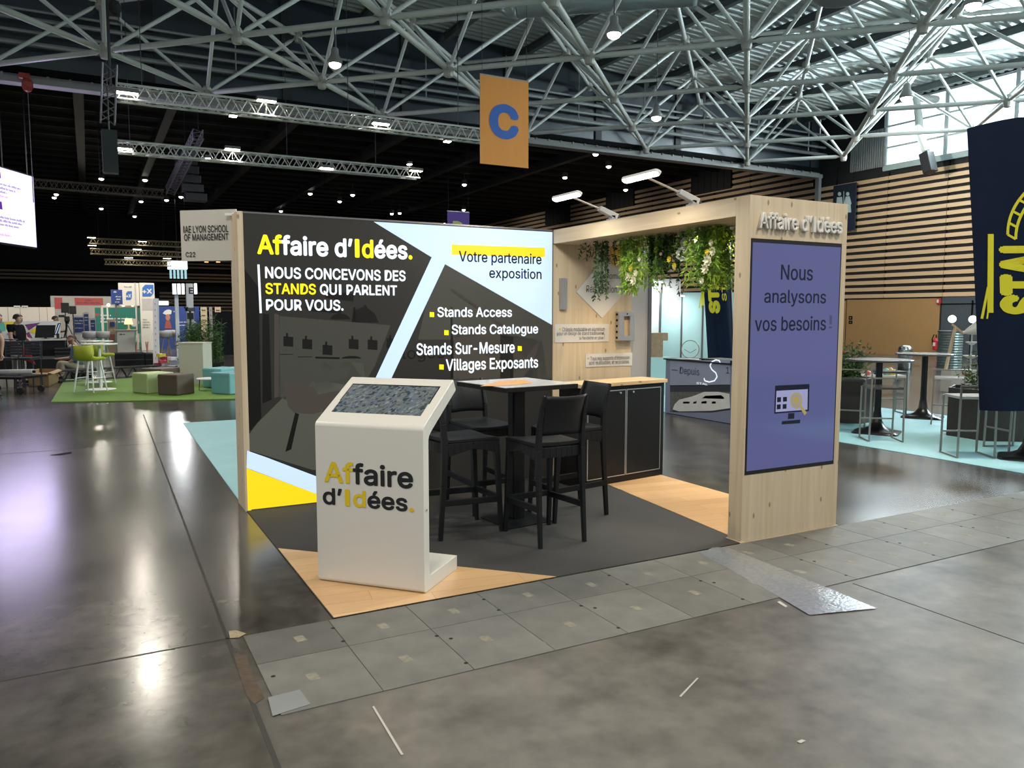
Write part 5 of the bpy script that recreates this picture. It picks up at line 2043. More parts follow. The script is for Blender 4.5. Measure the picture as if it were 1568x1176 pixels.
def disc_table(label, p, h):
    t = thing('round_bar_table', label, 'bar table', (p[0], p[1], GZ), 'round white bar tables on the grass mat')
    MB().lathe([(.34, h - .03), (.36, h - .02), (.36, h)], (p[0], p[1], 0), 28).build('top', white_m, t)
    MB().lathe([(.03, .02), (.03, h - .03)], (p[0], p[1], 0), 12).build('column', white_m, t)
    MB().lathe([(.30, GZ), (.30, GZ + .008), (.05, GZ + .03)], (p[0], p[1], 0), 28).build('base', white_m, t)


p = fl(155, 598)
disc_table('white bar table with disc foot beside the nearest lime stool', (p.x, p.y + .1), 1.02)
p = fl(151, 587)
disc_table('white bar table with disc foot behind the first one', (p.x, p.y + .1), 1.02)

# ---- bamboo in a planter
p = at(310, 556, 20.5)
bx, by = p.x, p.y
t = thing('bamboo_plant', 'dense dark green bamboo clump behind the cream counter', 'plant', (bx, by, .006))
MB().box((bx, by, .20), (1.0, .5, .386), -.3).build('trough', blk_m, t, .01)
st_, mb = MB(), MB()
bl_m = [green('bamboo_leaf', (0.05, 0.13, 0.025)), green('bamboo_leaf_dark', (0.018, 0.05, 0.015)), green('bamboo_leaf_light', (0.11, 0.20, 0.05))]
for k in range(46):
    x, y = bx + random.uniform(-.48, .48), by + random.uniform(-.2, .2)
    h = random.uniform(1.1, 1.62)
    tip = V((x + random.gauss(0, .12), y + random.gauss(0, .1), h))
    st_.tube([(x, y, .3), tip], [.009, .004], 5)
    for j in range(58):
        f_ = random.uniform(.1, 1)
        q = V((x, y, .3)).lerp(tip, f_)
        mb.leaf(q, (random.uniform(-1, 1), random.uniform(-1, 1), random.uniform(-.8, .6)), random.uniform(.11, .20), random.uniform(.016, .026), None, random.choice((0, 0, 1, 1, 2)))
st_.build('stalks', green('bamboo_stalk', (0.10, 0.13, 0.04)), t)
mb.build('foliage', bl_m, t)
p = fl(345, 566)
t = thing('fabric_roll', 'white rolled sheet lying on the floor right of the bamboo', 'roll', (p.x, p.y, 0))
A, B = at(336, 551, 21), at(352, 552, 21)
MB().tube([V((A.x, A.y, .13)), V((B.x + .2, B.y, .13))], .12, 14).build('roll', white_p, t)
MB().tube([V((A.x, A.y, .13)) - RGT * .004, V((A.x, A.y, .13))], .05, 12).build('core', card, t)

# ---- cardboard boxes, stacking chairs and trolley at far left
t = thing('cardboard_box', 'open brown cardboard box on the floor beside the grass mat', 'box', (-2.1, 14.8, 0))
A, B, C_ = fl(44, 591), fl(75, 592), fl(90, 585)
zt = zat(75, 571, B)
u1, u2 = A - B, C_ - B
w_ = .012
mb = MB()
for P, Q, nx in ((B, A, u2), (B, C_, u1), (A, A + u2, -u1), (C_, C_ + u1, -u2)):
    nq = V((nx.x, nx.y, 0)).normalized() * w_
    mb.prism([P, Q, Q + nq, P + nq], (0, 0, zt))
mb.prism([B, A, A + u2, C_], (0, 0, .01))
mb.build('carton', card, t)
mb = MB()
for P, Q, ou in ((B, A, -u2), (B, C_, -u1), (A, A + u2, u1), (C_, C_ + u1, u2)):
    ou = V((ou.x, ou.y, 0)).normalized() * .16 + V((0, 0, -.03 if ou.length > 0 else 0))
    P2, Q2 = P + V((0, 0, zt)), Q + V((0, 0, zt))
    mb.prism([P2, Q2, Q2 + ou * .9, P2 + ou * .9], (0, 0, .006))
mb.build('flap', card, t)
A, B = fl(-8, 594), fl(21, 593)
zt = zat(21, 581, B)
t = thing('flat_carton', 'low pale carton on the floor at the left edge below the chairs', 'box', ((A.x + B.x) / 2, A.y, 0))
d = (B - A)
nn = V((-d.y, d.x, 0)).normalized() * .4
MB().prism([A, B, B + nn, A + nn], (0, 0, zt)).build('carton', M('pale_carton', (0.42, 0.36, 0.32), .8, var=.1), t)
MB().prism([A + nn * .45 + V((0, 0, zt)), B + nn * .45 + V((0, 0, zt)), B + nn * .55 + V((0, 0, zt)), A + nn * .55 + V((0, 0, zt))], (0, 0, .002)).build('tape', M('tan_tape', (.4, .28, .16), .4), t)

wsh = M('grey_metal_dark', (0.06, 0.06, 0.065), .4, .5)


def office_chair(label, p, rz):
    """waiting-row chair on a black frame"""
    t = thing('waiting_chair', label, 'chair', (0, 0, 0), 'black quilted chairs behind the trolley')
    mb = MB()
    for k in range(5):
        mb.box((0, -.24 + .012 * abs(k - 2), .77 + k * .064), (.34, .05, .058))
    mb.build('backrest', M('navy_quilt', (0.022, 0.026, 0.036), .5, var=.2), t, .012)
    MB().box((0, .02, .68), (.34, .44, .05)).build('seat', M('navy_quilt', (0.022, 0.026, 0.036)), t, .015)
    mb = MB()
    for sx in (-1, 1):
        mb.bar((sx * .180, -.25, 1.06), (sx * .180, -.22, .66), .022)
        mb.bar((sx * .180, -.22, .66), (sx * .180, .25, .66), .022)
    mb.bar((-.17, -.22, .65), (.17, -.22, .65), .03)
    mb.build('frame', wsh, t)
    for sx in (-1, 1):
        for y in (-.2, .2):
            MB().bar((sx * .18, y, .0), (sx * .18, y * .8, .65), .022).build('leg', wsh, t)
    t.location = p
    t.rotation_euler = (0, 0, rz)
    return t


def lying_tubes():
    A, B = at(-6, 570, 16.6), at(51, 569, 16.4)
    t = thing('paper_roll', 'long white paper roll lying on the black trolley before the chairs', 'roll', A)
    MB().tube([A, B], .055, 14).build('roll', white_p, t)
    MB().tube([B, B + (B - A).normalized() * .03], .03, 10).build('core', dblack, t)
    t = thing('flat_trolley', 'black platform trolley holding the white roll at the left edge', 'trolley', fl(20, 598))
    zt = A.z - .06
    P, Q = V((A.x - .3, A.y, 0)), V((B.x - .05, B.y, 0))
    d = (Q - P).normalized()
    nn = V((-d.y, d.x, 0))
    MB().prism([P - nn * .3 + Z3 * (zt - .05), Q - nn * .3 + Z3 * (zt - .05), Q + nn * .5 + Z3 * (zt - .05), P + nn * .5 + Z3 * (zt - .05)], (0, 0, .048)).build('platform', dblack, t)
    for X_ in (P, Q - d * .15):
        for s_ in (-.25, .4):
            c = X_ + d * .08 + nn * s_
            MB().tube([c + nn * -.02 + Z3 * .07, c + nn * .02 + Z3 * .07], .07, 14).build('wheel', blk_m, t)
            MB().bar(c + Z3 * .07, c + Z3 * (zt - .05), .03).build('caster_fork', wsh, t)
    h = at(24, 470, 16.45)
    mb = MB()
    b0 = V((h.x, h.y, zt))
    mb.tube([b0, V((h.x, h.y, 1.12)), V((h.x - .9, h.y + .1, 1.16))], .014, 8)
    mb.build('handle', blk_m, t)
    return zt, P, Q, nn


zt, P, Q, nn = lying_tubes()
pc = at(12, 560, 17.0)
ch = office_chair('black quilted high chair behind the trolley, left of the pair', V((pc.x, pc.y + .42, .002)), YAW * -1 + pi + .1)
pc2 = at(40, 560, 17.0)
dup(ch, V((pc2.x + .02, pc2.y + .42, .002)), -YAW + pi + .1, 'black quilted high chair behind the trolley, right of the pair')

# ---- black stage, desk with monitors
STG = M('stage_grey', (0.05, 0.05, 0.055), .5, var=.1)
A, B = fl(-30, 567), fl(118, 567)
t = thing('low_stage', 'low dark grey stage platform behind the trolley and boxes', 'stage', ((A.x + B.x) / 2, A.y + 2, 0))
d = V((1, 0, 0))
ys = A.y
MB().box2((A.x - 3, ys, .006), (B.x + .1, ys + 7, .30)).build('deck', STG, t)
MB().box2((A.x - 3, ys - .02, .0), (B.x + .1, ys, .28)).build('skirt', dblack, t)
zs = .301
dd = ys + 1.8


def ony(px, py):
    return on(px, py, 1, dd)


A, B = ony(-10, 520), ony(99, 520)
t = thing('control_desk', 'long black desk with pale top carrying two monitors on the stage', 'desk', ((A.x + B.x) / 2, dd, zs))
MB().box2((A.x, dd, zs), (B.x, dd + .8, A.z - .05)).build('body', dblack, t)
MB().box2((A.x - .03, dd - .03, A.z - .05), (B.x + .03, dd + .83, A.z)).build('top', M('pale_desktop', (0.50, 0.49, 0.46), .4), t)
zd = A.z
for q0, q1, lab, mt_ in (((52, 498), (86, 517), 'large black monitor seen from behind on the control desk', dblack), ((82, 495), (94, 513), 'tilted monitor with pale blue screen at the right end of the control desk', glow('screen_blue', (.42, .60, .95), .8))):
    a, b_ = on(*q0, 1, dd + .3), on(*q1, 1, dd + .3)
    t = thing('monitor', lab, 'monitor', ((a.x + b_.x) / 2, dd + .3, zd))
    sk = .12 if 'blue' in lab else .06
    scn = MB().prism([(a.x, dd + .3, b_.z), (b_.x - sk, dd + .3, b_.z), (b_.x, dd + .36, a.z), (a.x + sk, dd + .36, a.z)], (0, .05, 0)).build('casing', dblack, t)
    if 'blue' in lab:
        MB().prism([(a.x + .03, dd + .298, b_.z + .03), (b_.x - sk - .03, dd + .298, b_.z + .03), (b_.x - .03, dd + .352, a.z - .03), (a.x + sk + .03, dd + .352, a.z - .03)], (0, .004, 0)).build('screen', mt_, t)
    MB().box2(((a.x + b_.x) / 2 - .04, dd + .33, zd), ((a.x + b_.x) / 2 + .04, dd + .37, b_.z + .05)).build('stand', blk_m, t)
    MB().box2(((a.x + b_.x) / 2 - .12, dd + .25, zd), ((a.x + b_.x) / 2 + .12, dd + .45, zd + .012)).build('foot', blk_m, t)
# black cases right of the desk
for q0, q1, dy, lab in (((83, 533), (116, 553), 1.2, 'black flight case in front of the right end of the control desk'), ((176, 541), (222, 566), -.6, 'long black flight case standing on the floor right of the seated man'), ((222, 541), (235, 566), -.5, 'short black case at the right end of the long black flight case')):
    yy = ys + dy
    a, b_ = on(*q0, 1, yy), on(*q1, 1, yy)
    z0 = zs if dy > 0 else .004
    t = thing('flight_case', lab, 'case', ((a.x + b_.x) / 2, yy, z0), 'black flight cases around the stage')
    MB().box2((a.x, yy, z0), (b_.x, yy + .6, a.z)).build('case', dblack, t, .01)
    mb = MB()
    for z_ in (z0 + .02, a.z - .03, (z0 + a.z) / 2):
        mb.box2((a.x - .004, yy - .006, z_), (b_.x + .004, yy, z_ + .02))
    mb.build('edge_rail', wsh, t)

# truss lying on the floor
def truss(name, label, p, q, size, rb, mt, up=(0, 0, 1), cat='truss', group=None, n=None, parent_loc=None):
    p, q = V(p), V(q)
    t = thing(name, label, cat, (p + q) / 2, group)
    t['kind'] = 'thing'
    d = (q - p).normalized()
    u = V(up)
    r_ = d.cross(u).normalized()
    u = r_.cross(d)
    cs_ = [(-1, -1), (1, -1), (1, 1), (-1, 1)]
    co = [r_ * a * size / 2 + u * b_ * size / 2 for a, b_ in cs_]
    for c in co:
        MB().tube([p + c, q + c], rb, 6).build('main_tube', mt, t)
    L_ = (q - p).length
    n = n or max(3, int(L_ / (size * 1.15)))
    mb = MB()
    for k in range(n):
        f0, f1, fm = k / n, (k + 1) / n, (k + .5) / n
        for i in range(4):
            a, b_ = co[i], co[(i + 1) % 4]
            mb.tube([p.lerp(q, f0) + a, p.lerp(q, fm) + b_], rb * .55, 4)
            mb.tube([p.lerp(q, fm) + b_, p.lerp(q, f1) + a], rb * .55, 4)
    mb.build('lattice', mt, t)
    return t


A, B = fl(92, 587), fl(238, 577)
truss('floor_truss', 'black truss lying along the far edge of the grass mat', V((A.x, A.y + .2, .155)), V((B.x + .1, B.y + .2, .155)), .27, .022, M('black_truss', (0.02, 0.02, 0.021), .5, var=.2))


# ---- people
skin_m = M('skin_tone', (0.46, 0.27, 0.19), .5, var=.06)


def skin_mesh(name, verts, edges, mat, parent, sub=2, root=0):
    """a continuous surface grown around connected joints; verts: (point, radius or (rx, ry))"""
    off = root_of(parent).location
    me = bpy.data.meshes.new(name)
    me.from_pydata([tuple(V(p) - V((0, 0, 0))) for p, r in verts], edges, [])
    o = bpy.data.objects.new(name, me)
    COL.objects.link(o)
    o.parent = parent
    sk = o.modifiers.new('skin', 'SKIN')
    sk.use_smooth_shade = True
    for i, (p, r) in enumerate(verts):
        sv = me.skin_vertices[0].data[i]
        sv.radius = r if isinstance(r, tuple) else (r, r)
        sv.use_root = i == root
    sb = o.modifiers.new('sub', 'SUBSURF')
    sb.levels = sub
    sb.render_levels = sub
    me.materials.append(mat)
    return o


def chain(vs, es, pts, start=None):
    prev = start
    ids = []
    for p, r in pts:
        vs.append((V(p), r))
        i = len(vs) - 1
        if prev is not None:
            es.append((prev, i))
        prev = i
        ids.append(i)
    return ids


def add_hand(vs, es, wrist_id, wrist, d, palm_n, s=1.0, curl=.35):
    """palm, four fingers of unequal length and a thumb from the side of the palm"""
    d = V(d).normalized()
    pn = V(palm_n)
    pn = (pn - d * pn.dot(d)).normalized()
    side = d.cross(pn).normalized()
    pm = V(wrist) + d * .045 * s
    ids = chain(vs, es, [(pm, (.030 * s, .016 * s)), (pm + d * .035 * s, (.034 * s, .015 * s))], wrist_id)
    kn = pm + d * .05 * s
    for k, (o_, ln) in enumerate(((-.030, .062), (-.010, .074), (.011, .070), (.030, .054))):
        b0 = kn + side * o_ * s
        c1 = b0 + (d * math.cos(curl * .5) + pn * math.sin(curl * .5)) * ln * .5 * s
        c2 = c1 + (d * math.cos(curl * 1.6) + pn * math.sin(curl * 1.6)) * ln * .5 * s
        chain(vs, es, [(b0, .0095 * s), (c1, .0085 * s), (c2, .0070 * s)], ids[-1])
    tb_ = pm + side * -.034 * s
    chain(vs, es, [(tb_, .012 * s), (tb_ + (d * .6 - side * .55 + pn * .35).normalized() * .034 * s, .010 * s), (tb_ + (d * .9 - side * .55 + pn * .55).normalized() * .062 * s, .008 * s)], ids[0])


def head(vs, es, neck_id, c, fwd, s=1.0):
    """skull, jaw, nose and ears on the neck"""
    f = V(fwd).normalized()
    sd = V((f.y, -f.x, 0)).normalized()
    c = V(c)
    ids = chain(vs, es, [(c + V((0, 0, -.075)) + f * .018, (.052 * s, .060 * s)), (c + V((0, 0, -.02)) + f * .010, (.070 * s, .080 * s)), (c + V((0, 0, .045)), (.074 * s, .088 * s)), (c + V((0, 0, .088)) - f * .01, (.05 * s, .06 * s))], neck_id)
    chain(vs, es, [(c + f * .092 + V((0, 0, -.005)), .016), (c + f * .110 + V((0, 0, -.022)), .012)], ids[1])
    for k in (-1, 1):
        chain(vs, es, [(c + sd * k * .078 + V((0, 0, .0)) - f * .01, .016)], ids[1])
    return c, f, sd


def face(parent, c, f, sd, beard=None, hair=None, cap=.9):
    off = root_of(parent).location * 0
    for k in (-1, 1):
        MBl().ball(c + f * .078 + sd * k * .032 + V((0, 0, .014)), .010, 8).build_local('eye', M('eye_dark', (0.02, 0.015, 0.012), .2), parent)
    MBl().box_dir(c + f * .084 + V((0, 0, -.052)), f, (.045, .012, .010)).build_local('mouth', M('lip_tone', (0.34, 0.13, 0.11), .5), parent)
    if hair:
        hb = MBl()
        n, rows = 16, 6
        vs, fs = [], []
        for i in range(rows + 1):
            a = (pi * .60) * i / rows
            for k in range(n):
                t = 2 * pi * k / n
                dv = f * math.cos(t) + sd * math.sin(t)
                front = max(0, math.cos(t))
                aa = a * (1 - .42 * front)
                vs.append(c + V((0, 0, .028)) - f * .012 + dv * (.088 * math.sin(aa) + .006) * (1.12 if abs(math.cos(t)) > .7 else .98) + V((0, 0, .098 * math.cos(aa))))
        for i in range(rows):
            for k in range(n):
                fs.append((i * n + k, (i + 1) * n + k, (i + 1) * n + (k + 1) % n, i * n + (k + 1) % n))
        fs.append(tuple(range(n)))
        hb.add(vs, fs).build_local('hair', hair, parent)
    if beard:
        bb = MBl()
        vs, fs = [], []
        n = 11
        for i in range(5):
            z = -.030 - .085 * i / 4
            for k in range(n):
                t = -1.25 + 2.5 * k / (n - 1)
                r_ = (.083 - .006 * i) if i < 4 else .055
                cut = .0 if abs(t) > .32 or i > 2 or i == 0 else .004
                vs.append(c + V((0, 0, z - .01 * math.cos(t) + (.035 * abs(t) if i == 0 else 0))) + (f * math.cos(t) * 1.08 + sd * math.sin(t) * .92) * (r_ - cut) + f * .012)
        for i in range(4):
            for k in range(n - 1):
                fs.append((i * n + k, i * n + k + 1, (i + 1) * n + k + 1, (i + 1) * n + k))
        bb.add(vs, fs).build_local('beard', beard, parent)


class MBl(MB):
    def build_local(s, name, mat, parent):
        off = root_of(parent).location
        for i in range(len(s.v)):
            s.v[i] = s.v[i] + off
        return s.build(name, mat, parent, 0, True)

    def box_dir(s, c, f, dims):
        sd = V((f.y, -f.x, 0)).normalized()
        s.bar(V(c) - sd * dims[0] / 2, V(c) + sd * dims[0] / 2, dims[1], dims[2])
        return s


def person(label, loc, fwd, spec, group=None):
    """spec holds joint positions in metres relative to LOC (z up, already posed)"""
    t = thing('person', label, 'person', loc)
    J = {k: V(v) for k, v in spec['j'].items()}
    vs, es = [], []
    ids = chain(vs, es, [(J['pelvis'], (.15, .11)), (J['waist'], (spec.get('belly', .14), .115)), (J['chest'], (.165, .12)), (J['neck'] - V((0, 0, .06)), (.085, .07)), (J['neck'] + V((0, 0, .03)), (.055, .055))])
    c, f, sd = head(vs, es, ids[-1], J['head'], spec.get('look', fwd))
    top = ids[2]
    arms = []
    for s_ in ('l', 'r'):
        if s_ + 'sh' not in J:
            continue
        a = chain(vs, es, [(J[s_ + 'sh'], .062), (J[s_ + 'el'], .045), (J[s_ + 'wr'], .029)], top)
        dv = J[s_ + 'wr'] - J[s_ + 'el']
        add_hand(vs, es, a[-1], J[s_ + 'wr'], spec.get(s_ + 'hd', dv), spec.get(s_ + 'pn', (0, 0, 1)), 1.0, spec.get('curl', .35))
        arms.append(a)
    for s_ in ('l', 'r'):
        if s_ + 'hip' not in J:
            continue
        chain(vs, es, [(J[s_ + 'hip'], .090), (J[s_ + 'kn'], .060), (J[s_ + 'an'], .042), (J[s_ + 'an'] + V(fwd).normalized() * .13 + V((0, 0, -.035)), .034)], ids[0])
    body = skin_mesh('body', vs, es, skin_m, t, 2)
    face(t, c, f, sd, spec.get('beard'), spec.get('hair'))
    # shirt
    vs, es = [], []
    ids = chain(vs, es, [(J['pelvis'] + V((0, 0, .02)), (.175, .135)), (J['waist'], (spec.get('belly', .14) + .03, .145)), (J['chest'], (.19, .145)), (J['neck'] - V((0, 0, .05)), (.095, .085))])
    for s_ in ('l', 'r'):
        if s_ + 'sh' in J:
            k = spec.get('sleeve', .55)
            e = J[s_ + 'sh'].lerp(J[s_ + 'el'], min(1, k))
            pts = [(J[s_ + 'sh'], .078), (e, .064)]
            if k > 1:
                pts.append((J[s_ + 'el'].lerp(J[s_ + 'wr'], k - 1), .046))
            chain(vs, es, pts, ids[2])
    skin_mesh('shirt', vs, es, spec['shirt'], t, 2)
    if 'lhip' in J:
        vs, es = [], []
        ids = chain(vs, es, [(J['pelvis'] + V((0, 0, .03)), (.165, .125)), (J['pelvis'] - V((0, 0, .03)), (.165, .125))])
        for s_ in ('l', 'r'):
            chain(vs, es, [(J[s_ + 'hip'], .105), (J[s_ + 'kn'], .078), (J[s_ + 'kn'].lerp(J[s_ + 'an'], .92), .066)], ids[1])
        skin_mesh('trousers', vs, es, spec['pants'], t, 2)
        for s_ in ('l', 'r'):
            fv = V(fwd).normalized()
            a = J[s_ + 'an']
            vs, es = [], []
            chain(vs, es, [(a + V((0, 0, -.02)) - fv * .03, .052), (a + V((0, 0, -.045)) + fv * .06, (.048, .040)), (a + V((0, 0, -.052)) + fv * .16, (.045, .030))])
            skin_mesh('shoe', vs, es, blk_m, t, 1)
    return t


hair_d = M('hair_dark', (0.022, 0.016, 0.012), .6, var=.4, scale=40)
hair_b = M('hair_brown', (0.055, 0.032, 0.02), .6, var=.4, scale=40)
blk_shirt = M('black_shirt', (0.008, 0.008, 0.009), .9, var=.2, spec=.1)
f1 = V((RGT.x * .95, RGT.y * .95, 0)).normalized()          # faces right in the picture
b1 = V((f1.y, -f1.x, 0))                                   # towards the viewer
P1 = at(27, 560, 18.6)
SC1 = .945
J1 = {'pelvis': (0, 0, .95), 'waist': f1 * .04 + V((0, 0, 1.10)), 'chest': f1 * .01 + V((0, 0, 1.32)), 'neck': f1 * .03 + V((0, 0, 1.50)), 'head': f1 * .075 + V((0, 0, 1.625)),
      'rsh': b1 * .19 + V((0, 0, 1.43)) + f1 * .01, 'rel': b1 * .25 + V((0, 0, 1.14)) + f1 * .03, 'rwr': b1 * .20 + f1 * .22 + V((0, 0, .96)),
      'lsh': -b1 * .19 + V((0, 0, 1.43)) + f1 * .01, 'lel': -b1 * .24 + V((0, 0, 1.15)) + f1 * .08, 'lwr': -b1 * .15 + f1 * .27 + V((0, 0, 1.02)),
      'rhip': b1 * .10 + V((0, 0, .90)), 'rkn': b1 * .11 + f1 * .03 + V((0, 0, .50)), 'ran': b1 * .11 - f1 * .02 + V((0, 0, .09)),
      'lhip': -b1 * .10 + V((0, 0, .90)), 'lkn': -b1 * .11 + f1 * .06 + V((0, 0, .50)), 'lan': -b1 * .11 + f1 * .04 + V((0, 0, .09))}
J1 = {k: V((V(v).x, V(v).y, V(v).z * SC1)) for k, v in J1.items()}
person('person standing in black t-shirt facing right, holding a red cloth', (P1.x, P1.y, 0.006), f1,
       {'j': J1, 'hair': hair_d, 'belly': .20, 'shirt': blk_shirt, 'pants': M('pale_trousers', (0.30, 0.27, 0.24), .8), 'rpn': -b1, 'lpn': b1, 'curl': 1.1})
hw = V((P1.x, P1.y, 0)) + J1['rwr'] + V((0, 0, -.10)) + f1 * .06
vs, fs = [], []
for i in range(7):
    for j in range(5):
        u, v = i / 6, j / 4
        vs.append(hw + f1 * (-.02 + .30 * u * (.4 + v * .6)) + V((0, 0, .05 - .28 * v - .10 * u * v)) + b1 * (.03 * math.sin(5 * u + 3 * v)))
for lay in range(1):
    for i in range(6):
        for j in range(4):
            a = i * 5 + j
            fs.append((a, a + 1, a + 6, a + 5))
rc = MB().add(vs, fs).build('red_cloth', M('red_cloth', (0.52, 0.045, 0.06), .8, var=.15), None, 0, True)
so_ = rc.modifiers.new('thick', 'SOLIDIFY')
so_.thickness = .012
tag(rc, 'red cloth hanging from the hand of the person in black', 'cloth')

# seated man with beard in blue denim, seen beside the lime stool
P2 = at(121, 560, 20.4)
f2 = (-RGT * .75 - V((FWD.x, FWD.y, 0)) * .65)
f2 = V((f2.x, f2.y, 0)).normalized()
s2 = V((f2.y, -f2.x, 0))       # his right-hand side
J2 = {'pelvis': (0, 0, .52), 'waist': f2 * .03 + V((0, 0, .68)), 'chest': f2 * .05 + V((0, 0, .93)), 'neck': f2 * .09 + V((0, 0, 1.11)), 'head': f2 * .14 + V((0, 0, 1.245)),
      'rsh': s2 * .19 + f2 * .05 + V((0, 0, 1.03)), 'rel': s2 * .27 + f2 * .10 + V((0, 0, .76)), 'rwr': s2 * .30 + f2 * .34 + V((0, 0, .74)),
      'lsh': -s2 * .19 + f2 * .05 + V((0, 0, 1.03)), 'lel': -s2 * .25 + f2 * .12 + V((0, 0, .76)), 'lwr': -s2 * .12 + f2 * .33 + V((0, 0, .62)),
      'rhip': s2 * .10 + V((0, 0, .50)), 'rkn': s2 * .15 + f2 * .42 + V((0, 0, .48)), 'ran': s2 * .14 + f2 * .46 + V((0, 0, .09)),
      'lhip': -s2 * .10 + V((0, 0, .50)), 'lkn': -s2 * .15 + f2 * .42 + V((0, 0, .48)), 'lan': -s2 * .14 + f2 * .42 + V((0, 0, .09))}
J2 = {k: V((v[0], v[1], max(.09, v[2] - .24))) if not k.endswith(('kn', 'an')) else V((v[0], v[1], v[2] - (.06 if k.endswith('kn') else 0))) for k, v in ((k, V(v)) for k, v in J2.items())}
person('bearded person seated in a denim shirt, one open hand held out', (P2.x, P2.y, .0), f2,
       {'j': J2, 'hair': hair_b, 'beard': M('beard_brown', (0.16, 0.075, 0.04), .7, var=.3, scale=60), 'shirt': M('denim_blue', (0.13, 0.20, 0.27), .8, var=.2, scale=20), 'pants': M('khaki_trousers', (0.30, 0.27, 0.19), .8),
        'sleeve': 1.35, 'rpn': (0, 0, 1), 'lpn': (0, 0, -1), 'look': -V((FWD.x, FWD.y, 0)) * .8 - V((RGT.x, RGT.y, 0)) * .25})
t = thing('stool_case', 'small black case the seated man in denim sits on', 'case', (P2.x, P2.y, 0))
MB().box((P2.x - f2.x * .04, P2.y - f2.y * .04, .07), (.42, .42, .132), math.atan2(f2.y, f2.x)).build('case', dblack, t, .01)
MB().box((P2.x - f2.x * .04, P2.y - f2.y * .04, .142), (.44, .44, .012), math.atan2(f2.y, f2.x)).build('lid', wsh, t)

# man at the left edge, cut by the frame
P3 = at(-2, 560, 15.6)
f3 = f1
J3 = {'pelvis': (0, 0, .92), 'waist': f3 * .02 + V((0, 0, 1.06)), 'chest': f3 * .08 + V((0, 0, 1.28)), 'neck': f3 * .16 + V((0, 0, 1.44)), 'head': f3 * .24 + V((0, 0, 1.56)),
      'rsh': b1 * .19 + f3 * .08 + V((0, 0, 1.38)), 'rel': b1 * .24 + f3 * .16 + V((0, 0, 1.10)), 'rwr': b1 * .22 + f3 * .14 + V((0, 0, .84)),
      'lsh': -b1 * .19 + f3 * .08 + V((0, 0, 1.38)), 'lel': -b1 * .22 + f3 * .18 + V((0, 0, 1.12)), 'lwr': -b1 * .20 + f3 * .16 + V((0, 0, .86)),
      'rhip': b1 * .10 + V((0, 0, .88)), 'rkn': b1 * .11 + f3 * .04 + V((0, 0, .49)), 'ran': b1 * .11 + V((0, 0, .09)),
      'lhip': -b1 * .10 + V((0, 0, .88)), 'lkn': -b1 * .11 + f3 * .04 + V((0, 0, .49)), 'lan': -b1 * .11 + f3 * .02 + V((0, 0, .09))}
J3 = {k: V(v) - f3 * .22 for k, v in J3.items()}
person('person in a grey green top at the left edge, mostly outside the picture', (P3.x, P3.y, .0), f3,
       {'j': J3, 'hair': hair_d, 'shirt': M('grey_green_top', (0.12, 0.125, 0.09), .8, var=.15), 'pants': M('dark_trousers', (0.04, 0.045, 0.035), .8), 'rpn': -b1, 'lpn': b1, 'curl': .8})
# person behind the camera tripod, only the head and shoulders show
P4 = V((on(76, 497, 1, dd + 1.8).x, dd + 1.8, zs))
J4 = {'pelvis': (0, 0, .52), 'waist': f1 * .04 + V((0, 0, .66)), 'chest': f1 * .10 + V((0, 0, .88)), 'neck': f1 * .16 + V((0, 0, 1.05)), 'head': f1 * .21 + V((0, 0, 1.17)),
      'rsh': b1 * .18 + f1 * .10 + V((0, 0, .98)), 'rel': b1 * .24 + f1 * .20 + V((0, 0, .74)), 'rwr': b1 * .16 + f1 * .42 + V((0, 0, .76)),
      'lsh': -b1 * .18 + f1 * .10 + V((0, 0, .98)), 'lel': -b1 * .22 + f1 * .20 + V((0, 0, .74)), 'lwr': -b1 * .14 + f1 * .42 + V((0, 0, .76)),
      'rhip': b1 * .1 + V((0, 0, .50)), 'rkn': b1 * .13 + f1 * .42 + V((0, 0, .47)), 'ran': b1 * .13 + f1 * .40 + V((0, 0, .09)),
      'lhip': -b1 * .1 + V((0, 0, .50)), 'lkn': -b1 * .13 + f1 * .42 + V((0, 0, .47)), 'lan': -b1 * .13 + f1 * .40 + V((0, 0, .09))}
person('person sitting behind the control desk, dark hair just above the monitors', P4, f1, {'j': J4, 'hair': hair_b, 'shirt': M('grey_shirt', (0.10, 0.10, 0.11), .8), 'pants': blk_shirt, 'rpn': (0, 0, 1), 'lpn': (0, 0, 1), 'curl': .8})
t = thing('stool_case', 'black box seat behind the control desk', 'case', (P4.x, P4.y, zs))
MB().box((P4.x, P4.y, zs + .185), (.42, .42, .37)).build('case', dblack, t)

# loudspeakers on poles, film camera on a tripod
for q0, q1, dy, lab in (((93, 463.5), (106, 479), 3.5, 'taller black loudspeaker on a pole behind the control desk'), ((106, 468.5), (117, 481), 3.5, 'smaller black loudspeaker on a pole right of the taller one')):
    yy = ys + dy
    a, b_ = on(*q0, 1, yy), on(*q1, 1, yy)
    t = thing('loudspeaker', lab, 'loudspeaker', ((a.x + b_.x) / 2, yy, zs), 'loudspeakers on poles by the stage')
    MB().box2((a.x, yy - .02, b_.z), (b_.x, yy + .28, a.z)).build('cabinet', M('speaker_black', (0.016, 0.014, 0.014), .6), t, .015)
    MB().box2((a.x + .03, yy - .026, b_.z + .04), (b_.x - .03, yy - .02, a.z - .04)).build('grille', M('grille_black', (0.028, 0.024, 0.024), .8), t)
    cx = (a.x + b_.x) / 2
    MB().tube([(cx, yy + .13, zs + .01), (cx, yy + .13, b_.z)], .018, 8).build('pole', blk_m, t)
    for k in range(3):
        an = k * 2.09 + .4
        MB().tube([(cx, yy + .13, zs + .55), (cx + .45 * math.cos(an), yy + .13 + .45 * math.sin(an), zs + .012)], .012, 6).build('tripod_leg', blk_m, t)
yy = ys + 3.2
